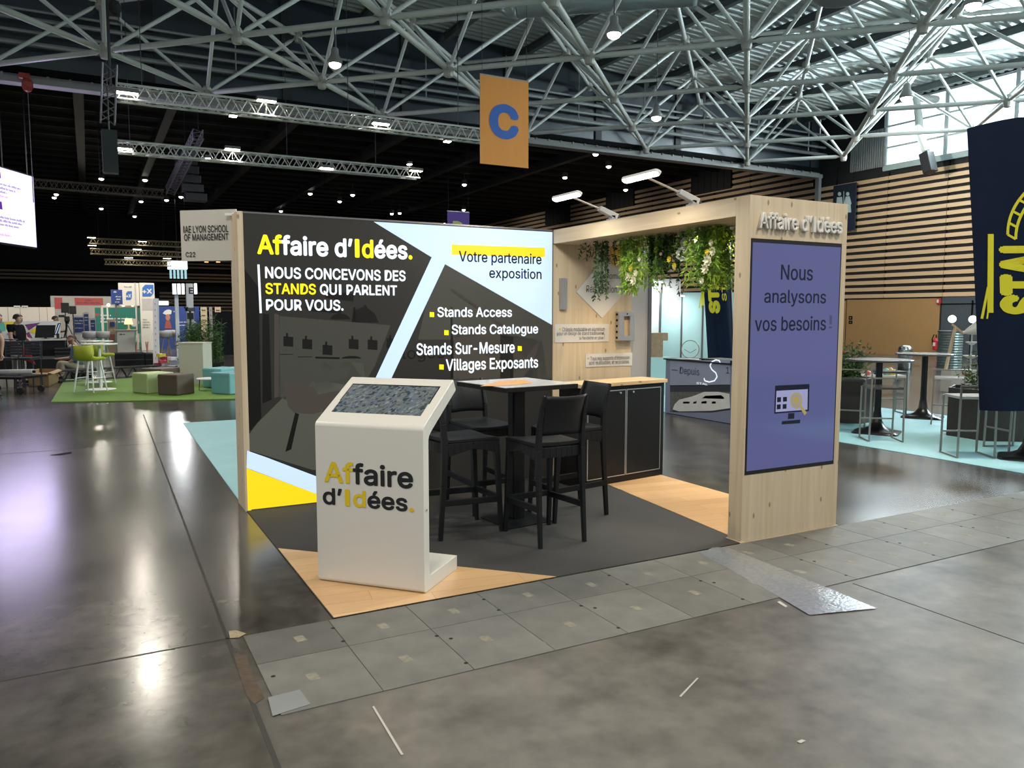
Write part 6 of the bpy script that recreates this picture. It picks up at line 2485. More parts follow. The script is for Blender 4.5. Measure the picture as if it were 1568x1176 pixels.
c_ = on(103, 493, 1, yy)
t = thing('video_camera', 'black video camera on a tall tripod right of the monitors', 'camera', (c_.x, yy, zs))
mb = MB()
mb.box((c_.x, yy, c_.z + .10), (.16, .36, .18))
mb.box((c_.x - .16, yy, c_.z + .20), (.18, .14, .08))
mb.box((c_.x + .05, yy, c_.z + .30), (.05, .20, .04))
mb.build('body', blk_m, t, .01)
MB().tube([(c_.x, yy - .18, c_.z + .10), (c_.x, yy - .30, c_.z + .10)], .06, 12).build('lens', blk_m, t)
MB().lathe([(.05, c_.z - .06), (.06, c_.z), (.04, c_.z + .02)], (c_.x, yy, 0), 12).build('fluid_head', blk_m, t)
for k in range(3):
    an = k * 2.09 + .2
    MB().tube([(c_.x, yy, c_.z - .05), (c_.x + .38 * math.cos(an), yy + .38 * math.sin(an), zs + .012)], [.025, .018], 6).build('tripod_leg', blk_m, t)

# ---- far stands
YB = 38.0


def facing(name, label, cat, q0, q1, Y, mt, depth=.06, zfloor=True, z0=None, group=None):
    a, b_ = on(*q0, 1, Y), on(*q1, 1, Y)
    zb = 0.002 if z0 is None and zfloor else (z0 if z0 is not None else b_.z)
    t = thing(name, label, cat, ((a.x + b_.x) / 2, Y, zb), group)
    MB().box2((a.x, Y, zb), (b_.x, Y + depth, a.z)).build('panel', mt, t)
    return t, a, b_


def decal(t, name, mt, q0, q1, Y, dy=.01):
    a, b_ = on(*q0, 1, Y), on(*q1, 1, Y)
    return MB().box2((a.x, Y - dy, b_.z), (b_.x, Y - dy + .006, a.z)).build(name, mt, t)


def lines(t, mt, rows, Y, dy=.012, name='lettering'):
    mb = MB()
    for x0, x1, yb_, h in rows:
        a, b_ = on(x0, yb_, 1, Y - dy), on(x1, yb_, 1, Y - dy)
        hh = h / FPX * (a - CAM).dot(FWD)
        scribble(mb, V((a.x, Y - dy, a.z)), X3, Z3, 0, b_.x - a.x, 0, hh, 0, 0)
    return mb.build(name, mt, t)


def word(t, s, mt, q0, q1, Y, dy=.016, bold=.02, name='lettering'):
    a, b_ = on(*q0, 1, Y - dy), on(*q1, 1, Y - dy)
    return text(name, s, mt, t, (0, Y - dy, 0), X3, Z3, (a.x, b_.z, b_.x, a.z), bold, 0, (), 0)


t, a, b_ = facing('stand_wall', 'long plain white panelled stand wall at the far left behind the stage', 'partition', (-30, 470), (86, 520), YB, booth_w)
for x in (12, 31, 60, 72):
    decal(t, 'panel_joint', M('joint_grey', (0.16, 0.15, 0.14), .6), (x, 470.5), (x + 1, 500), YB)
for x0, x1 in ((21, 31), (33, 43)):
    decal(t, 'name_plate', white_p, (x0, 468), (x1, 472), YB)
    lines(t, ink, [(x0 + 1, x1 - 1, 471, 1.5)], YB, .02)
# colourful graphic counter front
t, a, b_ = facing('graphic_panel', 'low panel with teal, yellow, white and purple triangles behind the person in black', 'panel', (-30, 492), (93, 519), ys + 2.9, white_p, zfloor=False, z0=zs)
Yg = ys + 2.9


def dpoly(t, name, mt, pts, Y, dy=.008):
    mb = MB()
    flat(mb, pts, 1, Y - dy)
    return mb.build(name, mt, t)


for nm, col, pts in (('teal_shape', (0.10, .42, .36), [(-8, 493), (6, 493), (9, 506), (-8, 512)]), ('yellow_shape', (.75, .58, .01), [(6, 493), (28, 492.5), (20, 500), (9, 503)]),
                     ('purple_shape', (.15, .03, .15), [(38, 497), (62, 494), (44, 506)]), ('pink_shape', (.5, .22, .45), [(10, 512), (20, 501), (24, 516)]),
                     ('yellow_shape', (.75, .58, .01), [(44, 508), (62, 497), (58, 512)]), ('purple_shape', (.22, .04, .20), [(36, 514), (44, 508), (50, 518)])):
    dpoly(t, nm, M(nm + str(int(col[0] * 100)), col, .5), pts, Yg)

t, a, b_ = facing('stand_wall', 'grey stand wall with two red signs behind the loudspeakers', 'partition', (77, 453), (180, 520), YB + 1.5, M('wall_mushroom', (0.34, 0.32, 0.29), .6))
redp = M('brick_red_print', (0.34, 0.055, 0.05), .6)
decal(t, 'red_sign', redp, (83, 455.5), (96, 473), YB + 1.5)
decal(t, 'red_sign', redp, (114, 456), (158, 467.5), YB + 1.5)
lines(t, M('deep_navy', (0.03, 0.03, 0.08), .6), [(118, 155, 464.5, 2), (130, 142, 460.5, 1.8)], YB + 1.5)
t, a, b_ = facing('stand_wall', 'dark green stand wall with white lettering behind the white counter', 'partition', (145, 471), (216, 527), YB - 1, green_p)
decal(t, 'white_post', booth_w, (163, 470), (168, 527), YB - 1)
decal(t, 'white_post', booth_w, (143, 470), (145.5, 527), YB - 1)
decal(t, 'red_tag', redp, (146, 480), (152, 484), YB - 1)
lines(t, white_p, [(154, 172, 484, 3), (154, 204, 489, 3), (154, 196, 494, 3)], YB - 1)
mb = MB()
flat(mb, ell(206, 494, 7, 6.2), 1, YB - 1.012)
mb.build('round_emblem', M('pale_pink', (.50, .42, .40), .6), t)
YT = 33.0
t, a, b_ = facing('stand_tower', 'tall white stand tower with two blue plus-X logos', 'tower', (213, 433), (240, 535), YT, booth_w, .5)
a, b_ = on(181, 433, 1, YT), on(213, 468, 1, YT)
MB().box2((a.x, YT, b_.z), (b_.x + .02, YT + .5, a.z)).build('upper_sign', booth_w, t)
bl_p = M('logo_blue', (0.035, 0.13, 0.40), .5, var=.2)


def oct_(x0, y0, x1, y1):
    w, h = x1 - x0, y1 - y0
    return [(x0 + w * .25, y0), (x1, y0), (x1, y1 - h * .25), (x1 - w * .25, y1), (x0, y1), (x0, y0 + h * .25)]


for q in ((218, 436, 235, 454), (193, 446, 202, 459)):
    dpoly(t, 'logo_plate', bl_p, oct_(*q), YT, .01)
    w, h = q[2] - q[0], q[3] - q[1]
    word(t, '+X', white_p, (q[0] - w * .02, q[1] + h * .34), (q[0] + w * .88, q[1] + h * .76), YT, .018, .03)
decal(t, 'tower_edge', M('pale_edge', (0.42, 0.40, 0.37), .6), (208, 433), (209, 520), YT, .004)
lines(t, M('soft_grey', (0.22, .21, .21), .6), [(190, 202, 440, 2), (219, 226, 490, 2), (219, 230, 494, 2), (219, 232, 498, 2), (219, 230, 502, 2)], YT)
decal(t, 'inset_panel', M('pale_edge', (0.42, 0.40, 0.37), .6), (217, 457), (234, 475), YT, .006)
t, a, b_ = facing('blue_sign', 'small dark blue panel with white lettering left of the tower', 'sign', (169.5, 443.5), (188, 466), YT - .5, navy_p, .1, False)
lines(t, white_p, [(174, 180, 448, 2.5), (177, 186, 455, 1.8), (178, 186, 459, 1.8), (176, 184, 463, 1.5)], YT - .5)
MB().box2((a.x + .15, YT - .46, 0.002), (a.x + .22, YT - .42, b_.z)).build('post', alu_d, t)
t, a, b_ = facing('stand_canopy', 'thin pale canopy beam with small spotlights between tower and green wall', 'beam', (155, 467.5), (212, 471), YT + .8, booth_w, .6, False)
for x in (156, 209):
    q = on(x, 471, 1, YT + .85)
    MB().box2((q.x - .05, YT + .8, .002), (q.x + .05, YT + .9, q.z)).build('post', booth_w, t)
for x in (166, 189, 203):
    c_ = on(x, 467, 1, YT + .78)
    MB().ball(c_, .07, 8).build('spot', glow('warm_spot', (1, .85, .6), 5), t)
# roll-up banners
for i, (x0, y0, x1, y1, lab) in enumerate(((112, 483, 131, 519, 'wide'), (127, 478, 138, 520, 'tallest'), (137, 487, 148, 520, 'narrow low'))):
    Yr = YT - 3 - i * .4
    a, b_ = on(x0, y0, 1, Yr), on(x1, y1, 1, Yr)
    t = thing('roll_up_banner', '%s blue and white roll-up banner in front of the green stand wall' % lab, 'banner', ((a.x + b_.x) / 2, Yr, .002), 'roll-up banners before the green wall')
    MB().box2((a.x, Yr, .10), (b_.x, Yr + .02, a.z)).build('print', white_p, t)
    MB().box2((a.x, Yr - .1, .002), (b_.x, Yr + .1, .10)).build('foot', alu_d, t)
    decal(t, 'blue_area', navy_p, (x0 + 1.5, y0 + 3), (x1 - 1.5, y0 + (y1 - y0) * .72), Yr)
    lines(t, white_p, [(x0 + 2.5, x1 - 2, y0 + 9, 2.2), (x0 + 2.5, x1 - 3, y0 + 13, 2), (x0 + 2.5, x1 - 3, y0 + 20, 1.5)], Yr)
# white counter, cube desks, lamps of the white stand
t, a, b_ = facing('reception_counter', 'white reception counter below the green wall with grey top', 'counter', (179, 507), (207, 532), YT - 4, booth_w, .6)
MB().box2((a.x - .12, YT - 4.08, a.z), (b_.x + .1, YT - 3.35, a.z + .05)).build('top', M('oak_grey', (0.34, 0.28, 0.22), .5), t)
lines(t, ink, [(183, 192, 513, 2)], YT - 4)
zc_ = a.z + .051
c_ = on(197, 500, 1, YT - 3.7)
t = thing('table_lamp', 'small glowing yellow table lamp on the white reception counter', 'lamp', (c_.x, YT - 3.7, zc_))
MB().lathe([(.17, zc_ + .22), (.12, zc_ + .46)], (c_.x, YT - 3.7, 0), 16).build('shade', glow('lamp_yellow', (1.0, .78, .38), 1.3), t)
MB().lathe([(.09, zc_), (.03, zc_ + .05), (.03, zc_ + .22)], (c_.x, YT - 3.7, 0), 12).build('base', glow('lamp_base', (.7, .5, .2), .6), t)
t, a, b_ = facing('display_cabinet', 'narrow beige cabinet with small blue screen left of the reception counter', 'cabinet', (164.5, 489), (178, 527), YT - 3, M('beige_wood', (0.36, 0.28, 0.21), .6), .5)
decal(t, 'screen', navy_p, (168, 493), (176, 500), YT - 3)
decal(t, 'lower_shelf', M('reddish_shelf', (.25, .10, .07), .6), (167, 512), (176, 521), YT - 3)
A = fl(201, 538)
t = thing('tripod_stand', 'black wire tripod stand in front of the reception counter', 'stand', (A.x, A.y, 0))
top_ = zat(200, 505, A)
for k in range(4):
    an = k * pi / 2 + .5
    MB().tube([(A.x + .26 * math.cos(an), A.y + .26 * math.sin(an), .004), (A.x + .04 * math.cos(an), A.y + .04 * math.sin(an), top_)], .012, 6).build('leg', blk_m, t)
MB().lathe([(.10, top_ - .02), (.10, top_ + .01)], (A.x, A.y, 0), 14).build('top_plate', blk_m, t)


def mesh_chair(label, px, py, Y, grp, col):
    c = on(px, py, 1, Y)
    t = thing('shell_chair', label, 'chair', (c.x, Y, .002), grp)
    MB().lathe([(.20, .70), (.25, .76), (.26, .98), (.25, .98), (.23, .78), (.18, .73)], (c.x, Y, 0), 16).build('shell', col, t, 0, True)
    for k in range(4):
        an = k * pi / 2 + .78
        MB().tube([(c.x + .27 * math.cos(an), Y + .27 * math.sin(an), .004), (c.x + .1 * math.cos(an), Y + .1 * math.sin(an), .70)], .016, 6).build('leg', M('chair_leg_wood', (0.38, 0.28, 0.17), .6), t)


gch = M('grey_shell', (0.36, 0.35, 0.34), .5)
mesh_chair('grey high chair with splayed legs before the roll-up banners, left one', 137, 510, YT - 5, 'grey high chairs at far stands', gch)
mesh_chair('grey high chair with splayed legs right of the narrow roll-up banner', 157, 510, YT - 5, 'grey high chairs at far stands', gch)
mesh_chair('grey high chair right of the perforated white post', 253, 508, YT - 5, 'grey high chairs at far stands', gch)
mesh_chair('grey high chair beside the silver column', 262, 507, YT - 3.6, 'grey high chairs at far stands', gch)
redw = M('thin_red_wire', (0.40, 0.16, 0.12), .5)
for i, (px, lab) in enumerate(((216, 'left of the pair at the tower foot'), (233, 'right of the pair at the tower foot'))):
    c = on(px, 515, 1, YT - 2)
    t = thing('wire_chair', 'pale wire chair with reddish legs, %s' % lab, 'chair', (c.x, YT - 2, .002), 'pale wire chairs at the tower foot')
    mb = MB()
    for k in range(7):
        u = -.2 + .4 * k / 6
        mb.tube([(c.x + u, YT - 2.2, .45), (c.x + u * 1.05, YT - 1.8, .45), (c.x + u * .9, YT - 1.72, .82 - u * u * 2)], .008, 4)
    mb.build('wire_seat', M('pale_wire', (.5, .47, .43), .5), t)
    for sx in (-.18, .18):
        for sy in (-.2, .2):
            MB().tube([(c.x + sx * 1.2, YT - 2 + sy * 1.2, .004), (c.x + sx, YT - 2 + sy, .45)], .012, 5).build('leg', redw, t)

# perforated white post leaning on a foot, thin white column with lamps
p = fl(240, 563)
t = thing('perforated_post', 'white perforated metal post standing at the far edge of the grass mat', 'post', (p.x, p.y, 0))
zt = zat(239, 457, p)
A = V((p.x, p.y, 0.004))
q = at(238.5, 457, (A - CAM).dot(FWD))
pb = MB().bar(A, V((q.x, q.y, zt)), .15, .10, up=(FWD.x, FWD.y, 0)).build('post', white_m, t)
mb = MB()
for k in range(11):
    c = A.lerp(V((q.x, q.y, zt)), (k + .6) / 11.5) - V((FWD.x, FWD.y, 0)) * .056
    mb.box((c.x, c.y, c.z), (.02, .006, .05), -YAW)
mb.build('perforation', M('perforation_grey', (0.25, 0.30, 0.32), .5), t)
MB().box((p.x, p.y, .015), (.36, .30, .022), -YAW).build('foot', blk_m, t)
Yc = 24.5
a, b_ = on(267, 437, 1, Yc), on(277, 560, 1, Yc)
t = thing('light_column', 'tall pale column topped by very bright square floodlights', 'column', ((a.x + b_.x) / 2, Yc, .002))
t['kind'] = 'thing'
MB().box2((a.x, Yc, .002), (b_.x, Yc + .2, a.z)).build('shaft', M('silver_column', (0.52, 0.56, 0.58), .4), t)
for x0, x1 in ((263.5, 270.5), (271, 277), (277.5, 283)):
    q0, q1 = on(x0, 434, 1, Yc - .1), on(x1, 451, 1, Yc - .1)
    f_ = MB().box2((q0.x, Yc - .1, q1.z), (q1.x, Yc - .02, q0.z)).build('floodlight', alu_d, t)
    MB().box2((q0.x + .01, Yc - .11, q1.z + .01), (q1.x - .01, Yc - .1, q0.z - .01)).build('lamp_face', glow('flood_white', (.93, .97, 1), 3.5), f_)
light('column_beam', 'AREA', (a.x, Yc - .4, a.z - .15), 50, (.95, .98, 1), .4, (a.x - 1, Yc - 6, 0))
a, b_ = on(285, 434, 1, Yc + 1), on(297.5, 500, 1, Yc + 1)
t = thing('letter_tower', 'narrow white tower sign with a dark letter E beside the floodlights', 'sign', ((a.x + b_.x) / 2, Yc + 1, .002))
MB().box2((a.x, Yc + 1, .002), (b_.x, Yc + 1.3, a.z)).build('panel', white_p, t)
word(t, 'E', ink, (289, 440), (296, 450), Yc + 1, .01, .03)
q0, q1 = on(298, 434, 1, Yc + .9), on(302, 450, 1, Yc + .9)
fl_ = MB().box2((q0.x, Yc + .9, q1.z), (q1.x, Yc + 1.1, q0.z)).build('floodlight', glow('flood_white', (.93, .97, 1)), t)
q0 = on(243, 461, 1, Yc + 3)
q1 = on(258, 467, 1, Yc + 3)
t = thing('box_lamp', 'bright box lamp on an arm between the tower and the pale column', 'lamp', ((q0.x + q1.x) / 2, Yc + 3, q1.z))
MB().box2((q0.x, Yc + 3, q1.z), (q1.x, Yc + 3.2, q0.z)).build('lamp_face', glow('flood_white', (.93, .97, 1)), t)
MB().tube([(q1.x, Yc + 3.1, (q0.z + q1.z) / 2), (q1.x + .25, Yc + 3.1, q0.z + .02), (q1.x + .25, Yc + 3.1, .01)], .02, 6).build('arm', alu_d, t)
# blue poster wall with a smiling person in white cap
Yp = YT + 1
t, a, b_ = facing('poster_wall', 'dark blue poster wall with a picture of a person in a white cap', 'poster', (243, 469), (306, 510), Yp, navy_p, .1)
dpoly(t, 'cap_picture', white_p, [(252, 476), (256, 474), (260, 474), (263, 476), (262, 481), (254, 482), (249, 480)], Yp)
dpoly(t, 'face_picture', M('poster_face', (.40, .17, .10), .6), ell(257, 486, 3.6, 5), Yp, .010)
dpoly(t, 'body_picture', M('poster_apron', (.30, .07, .05), .6), [(254, 491), (260, 491), (263, 503), (252, 503)], Yp, .009)
lines(t, white_p, [(266, 274, 478, 3), (272, 300, 494, 2), (270, 290, 499, 2)], Yp)
for x0, x1, lab, mt_ in ((307, 318, 'beige', M('tan_poster', (.40, .33, .22), .6)), (320, 326, 'dark framed', M('grey_poster', (.20, .19, .19), .6)), (329, 339, 'amber lit', M('amber_poster', (.42, .32, .20), .6))):
    t, a, b_ = facing('narrow_poster', 'narrow %s poster panel right of the blue poster wall' % lab, 'poster', (x0, 470), (x1, 505), Yp - .5, mt_, .08)
    lines(t, ink, [(x0 + 2, x1 - 2, 476, 2.5), (x0 + 2, x1 - 2, 484, 2.5), (x0 + 3, x1 - 2, 491, 2.5)], Yp - .5)
    if lab.startswith('amber'):
        t2 = thing('wall_lamp', 'small glowing amber lamp at the right of the far posters', 'lamp', on(332, 487, 1, Yp - .6))
        MB().ball(on(332, 487, 1, Yp - .56), .08, 10).build('bulb', glow('amber_bulb', (1, .62, .18), 6), t2)
        MB().box(on(332, 489, 1, Yp - .52), (.06, .05, .10)).build('socket', blk_m, t2)
t, a, b_ = facing('dark_curtain', 'tall black panel right of the bamboo', 'panel', (326, 478), (372, 556), 27, dblack, .1)
# small figures of goods behind the cream counter
for q0, q1, mt_, lab, cat in (((243, 534), (262, 566), M('red_goods', (.40, .03, .06), .6, var=.6, scale=12), 'pile of red and white goods between the perforated post and cream counter', 'goods'),):
    p = fl(253, 564)
    t = thing('goods_crate', lab, cat, (p.x, p.y, 0))
    for k in range(7):
        x, y, z = p.x + random.uniform(-.22, .2), p.y + random.uniform(-.1, .3), .12 + .09 * (k // 2)
        MB().box((x, y, z), (.22, .16, .10), random.uniform(-.7, .7)).build('packet', [mt_, white_p, M('yellow_goods', (.55, .5, .03), .5), mt_][k % 4], t)
    MB().box((p.x, p.y + .1, .035), (.62, .5, .065), -.3).build('tray', blk_m, t)
p = fl(284, 540)
t = thing('tripod_camera', 'black camera on a thin pole in front of the letter tower', 'camera', (p.x, 22.0, 0))
c_ = on(291, 474, 1, 22.0)
MB().box((c_.x, 22, c_.z), (.26, .2, .12), .3).build('camera', blk_m, t, .01)
MB().box((c_.x - .12, 22, c_.z + .06), (.1, .1, .06), .3).build('viewfinder', blk_m, t)
MB().tube([(c_.x, 22, .012), (c_.x, 22, c_.z)], .035, 8).build('pole', blk_m, t)
MB().box((c_.x, 22, c_.z - .22), (.20, .16, .22)).build('battery_box', blk_m, t)
for k in range(3):
    an = k * 2.09 + .7
    MB().tube([(c_.x, 22, .6), (c_.x + .4 * math.cos(an), 22 + .4 * math.sin(an), .012)], .014, 6).build('leg', blk_m, t)

# ================================================================== OVERHEAD: trusses, lamps, banners, screen
tr_m = M('truss_aluminium', (0.56, 0.57, 0.54), .4, .35, var=.08)
lamp_shell = M('lamp_shell_dark', (0.10, 0.10, 0.10), .5)
lens_m = glow('halogen_lens', (1.0, .95, .82), 14)


def flood(label, c, grp, w=.30, energy=0, aim=None, rod=None, name='flood_lamp'):
    c = V(c)
    t = thing(name, label, 'lamp', c, grp)
    MB().box((c.x, c.y, c.z + .05), (w, .16, .08)).build('housing', lamp_shell, t, .01)
    MB().box((c.x, c.y, c.z), (w * .92, .14, .022)).build('lens', lens_m, t)
    if rod:
        MB().tube([c + V((0, 0, .09)), V(rod)], .012, 6).build('bracket', lamp_shell, t)
    if energy:
        light('flood_beam', 'SPOT', c - V((0, 0, .03)), energy, (1.0, .93, .80), .12, aim or (c.x, c.y, 0), None, 2.3)
    return t


YT1, ZT1 = 11.5, 6.16
truss('lighting_truss', 'nearer aluminium lighting truss with floodlights, ending behind the orange banner', (-.42, YT1, ZT1), (8.4, YT1, ZT1), .29, .025, tr_m, group='aluminium lighting trusses')
ZT2, YT2 = 6.10, 17.0
truss('lighting_truss', 'second aluminium lighting truss below and behind the nearer one', (-.25, YT2, ZT2), (8.30, YT2, ZT2), .29, .025, tr_m, group='aluminium lighting trusses')
mb = MB()
for x in (1.0, 4.4, 7.6):
    pass
for tr_, Y_, Z_, xs_ in (('nearer', YT1, ZT1, (.05, 4.4, 7.2)), ('second', YT2, ZT2, (.05, 4.2, 6.9))):
    for x in xs_:
        o = MB().tube([(x, Y_, Z_ + .14), (x, Y_, deck_z(x) + .04)], .009, 5).build('steel_cable', wsh)
        tag(o, 'thin steel cable carrying the %s lighting truss' % tr_, 'cable', 'cables of the lighting trusses, %s' % tr_)
for x, y, lab in ((195, 143, 'left end'), (408, 155, 'middle'), (583, 190, 'right part')):
    c_ = on(x, y, 1, YT1 - .22)
    flood('bright floodlight on the nearer lighting truss, %s' % lab, c_, 'floodlights on the nearer truss', .42, 420, (c_.x, 8, 0), (c_.x, YT1 - .14, ZT1 - .1))
for x, y, lab in ((357, 178, 'left'), (685, 217, 'right')):
    c_ = on(x, y, 1, YT1)
    flood('small lamp hanging under the nearer lighting truss, %s one' % lab, c_, 'small lamps under the nearer truss', .16, 0, None, (c_.x, YT1, ZT1 - .14))
for x, y, lab in ((190, 228, 'left end'), (356, 229, 'second from left'), (500, 258, 'third from left'), (637, 262, 'right end')):
    c_ = on(x, y, 1, YT2 - .22)
    flood('bright floodlight on the second lighting truss, %s' % lab, c_, 'floodlights on the second truss', .42, 420 if x in (190, 356, 637) else 0, (c_.x, YT2 - 2, 0), (c_.x, YT2 - .14, ZT2 - .08))
for x, y, lab in ((318, 243, 'left'), (627, 252, 'right')):
    c_ = on(x, y, 1, YT2 - .1)
    flood('tiny lamp on the second lighting truss, %s one' % lab, c_, 'tiny lamps on the second truss', .14, 0, None, (c_.x, YT2, ZT2))
# vertical dark truss, motor, hanging speaker column
Yv = 12.5
a, b_ = on(168, 100, 1, Yv), on(165, 188, 1, Yv)
vt_ = truss('vertical_truss', 'short vertical truss hanging left of the nearer lighting truss', a, b_, .27, .022, M('dull_truss', (0.20, 0.19, 0.21), .45, .4), (0, 1, 0))
o = MB().tube([a - Z3 * .4, (a.x, Yv, deck_z(a.x) + .04)], .03, 8).build('hoist_chain', wsh, vt_)
c_ = on(173, 15, 1, Yv)
t = thing('chain_hoist', 'dark electric chain hoist at the top left of the space frame', 'hoist', c_)
MB().box((c_.x, c_.y, c_.z), (.24, .22, .34)).build('motor', M('hoist_dark', (.03, .03, .03), .4), t, .02)
MB().ball((c_.x + .03, c_.y - .08, c_.z + .02), .13, 10, (1, 1, 1.3)).build('chain_bag', M('bag_black', (.02, .02, .02), .8), t)
MB().tube([(c_.x, c_.y, c_.z + .15), (c_.x, c_.y, deck_z(c_.x) + .04)], .015, 6).build('chain', wsh, t)
a, b_ = on(155, 197, 1, Yv + 3), on(182, 265, 1, Yv + 3)
t = thing('speaker_column', 'tall dark box hanging below the short vertical truss', 'loudspeaker', ((a.x + b_.x) / 2, Yv + 3, b_.z))
MB().box2((a.x, Yv + 3, b_.z), (b_.x, Yv + 3.3, a.z)).build('cabinet', M('deep_green_black', (0.010, 0.018, 0.018), .6), t)
MB().tube([((a.x + b_.x) / 2, Yv + 3.15, a.z), ((a.x + b_.x) / 2, Yv + 3.15, deck_z(a.x) + .04)], .02, 6).build('cable', wsh, t)
c_ = on(42, 130, 1, YH - .4)
t = thing('red_hoist', 'small red chain hoist hanging from the header beam at the far left', 'hoist', c_)
rd = M('hoist_red', (.36, .05, .03), .5)
MB().ball((c_.x, c_.y, c_.z), .14, 10, (1, 1, 1.4)).build('motor', rd, t)
MB().box((c_.x - .06, c_.y, c_.z + .22), (.26, .16, .14)).build('hook_block', rd, t, .02)
MB().tube([(c_.x, c_.y, c_.z + .25), (c_.x, c_.y + .3, 7.8)], .02, 6).build('hook', wsh, t)
MB().tube([(c_.x, c_.y, c_.z - .15), (c_.x, c_.y, 4.6)], .012, 5).build('chain', wsh, t)
# rear rig: low truss beside the screen and the raking truss with a hanging speaker array
A, B = on(50, 281, 1, 26), on(251, 297, 1, 26)
rig_m = M('rig_truss', (0.17, 0.14, 0.12), .5, .3)
truss('rear_truss', 'dim truss running from the big screen to the raking truss', A, B, .28, .024, rig_m)
C_ = on(304, 205, 1, 20)
truss('raking_truss', 'dim truss running up and towards the viewer from the end of the rear truss', B + V((.2, -.2, .1)), C_, .28, .024, M('dull_truss', (0.20, 0.19, 0.21), .45, .4))
for P, lab in ((A.lerp(B, .5), 'rear truss'), (C_, 'raking truss')):
    o = MB().tube([P + V((0, 0, .14)), V((P.x, P.y, 9.3))], .012, 5).build('steel_cable', wsh)
    tag(o, 'thin cable holding up the %s' % lab, 'cable')
c_ = on(285, 272, 1, 24.6)
t = thing('line_array', 'curved black loudspeaker array hanging beside the raking truss', 'loudspeaker', c_)
mb = MB()
for k in range(6):
    an = .12 * k
    mb.box((c_.x + .04 * k * k * .3, c_.y, c_.z + .9 - k * .32), (.75, .5, .28))
mb.build('cabinets', M('array_black', (.020, .020, .022), .5), t, .02)
MB().tube([(c_.x, c_.y, c_.z + 1.0), (c_.x, c_.y, 9.295)], .015, 5).build('cable', wsh, t)
# far trusses
for (x0, y0, x1, y1), lab in (((137, 369, 300, 380), 'upper'), ((138, 385, 300, 391), 'middle'), ((160, 401, 262, 405), 'lowest')):
    A, B = on(x0, y0, 1, 45), on(x1, y1, 1, 45)
    B.z = A.z
    truss('far_truss', 'distant lit truss above the far stands, %s of three' % lab, A, B, .30, .03, M('far_truss_metal', (0.36, 0.30, 0.20), .5, .2, emit=None), group='distant lit trusses over the far stands')
    for P in (A.lerp(B, .08), A.lerp(B, .9)):
        o = MB().tube([P + V((0, 0, .15)), V((P.x, P.y, 9.3))], .012, 4).build('steel_cable', wsh)
        tag(o, 'thin cable of the %s distant truss' % lab, 'cable', 'cables of the distant trusses, %s' % lab)
    for x, y in (((140, 364), (218, 370)) if lab == 'upper' else ((141, 376), (210, 382)) if lab == 'middle' else ((197, 395), (256, 396))):
        c_ = on(x, y, 1, 44.7)
        flood('bright lamp on the %s distant truss, %s' % (lab, 'left' if x < 200 else 'right'), c_, None, .45, 200 if lab == 'middle' else 0, (c_.x, 36, 0), (c_.x, 44.9, A.z))
# white lit box above the tower
a, b_ = on(258, 399, 1, 46), on(287, 412, 1, 46)
t = thing('light_box', 'bright white lit glass box high up beside the distant trusses', 'light box', ((a.x + b_.x) / 2, 46, b_.z))
MB().box2((a.x, 46, b_.z), (b_.x, 46.8, a.z)).build('lit_panel', glow('flood_white', (.93, .97, 1)), t)
mb = MB()
for k in range(5):
    x = a.x + (b_.x - a.x) * (k + .2) / 5
    mb.box2((x, 46, b_.z - .6), (x + .12, 46.1, b_.z))
mb.build('lit_rods', glow('pale_cyan', (.45, .75, .85), .8), t)
MB().tube([((a.x + b_.x) / 2, 46.4, a.z), ((a.x + b_.x) / 2, 46.4, 9.295)], .02, 5).build('cable', wsh, t)
for k, x in enumerate((318, 336)):
    c_ = on(x - 2, 399, 1, 58)
    t = thing('warm_downlight', 'warm orange spot on the far brown balcony, %s one' % ('left' if k == 0 else 'right'), 'lamp', c_, 'warm spots on the far balcony')
    MB().lathe([(.16, -.10), (.18, .04), (.05, .12)], c_, 12).build('housing', lamp_shell, t)
    MB().lathe([(.15, -.13), (.15, -.10)], c_, 12).build('lens', glow('warm_orange', (1, .5, .18), 4), t)
    MB().tube([c_ + V((0, 0, .1)), (c_.x, c_.y, 9.295)], .02, 5).build('stem', wsh, t)
# small spotlights under the dark ceiling
spots = [(155, 272), (222, 274), (83, 301), (155, 318), (216, 307), (206, 330), (155, 350), (200, 351), (277, 300), (255, 305), (475, 295), (520, 307), (430, 322), (711, 281),
         (710, 320), (865, 270), (932, 253), (912, 234), (958, 289), (680, 341), (612, 325), (600, 326), (540, 297), (86, 296)]
sp0 = None
for i, (x, y) in enumerate(spots):
    c_ = on(x, y, 2, 8.75)
    if sp0 is None:
        t = thing('ceiling_spotlight', 'x', 'lamp', (0, 0, 0), 'small spotlights under the dark hall ceiling')
        MB().lathe([(.12, -.06), (.16, .0), (.15, .18), (.05, .24)], (0, 0, 0), 12).build('housing', lamp_shell, t)
        MB().ball((0, 0, -.05), .125, 12, (1, 1, .8)).build('lens', glow('spot_lens', (1, .96, .88), 12), t, 0, True)
        MB().tube([(0, 0, .22), (0, 0, .55)], .02, 5).build('stem', lamp_shell, t)
        sp0 = t
    else:
        t = copy_tree(sp0)
    t.location = c_
    t['label'] = 'small bright round spotlight hanging from the black ceiling of the dark hall'
for x, y, e_, dy in ((-3.5, 31, 2100, 4), (1, 29, 2100, 4), (5, 29, 2100, 4), (8.5, 30, 1500, 4), (-1, 20, 1500, 0), (14, 25, 1100, 0), (19, 34, 1100, 0), (21, 47, 1100, 0)):
    light('dark_hall_beam', 'SPOT', (x, y, 8.5), e_, (1, .93, .82), .2, (x, y + dy, .8), None, 2.0)
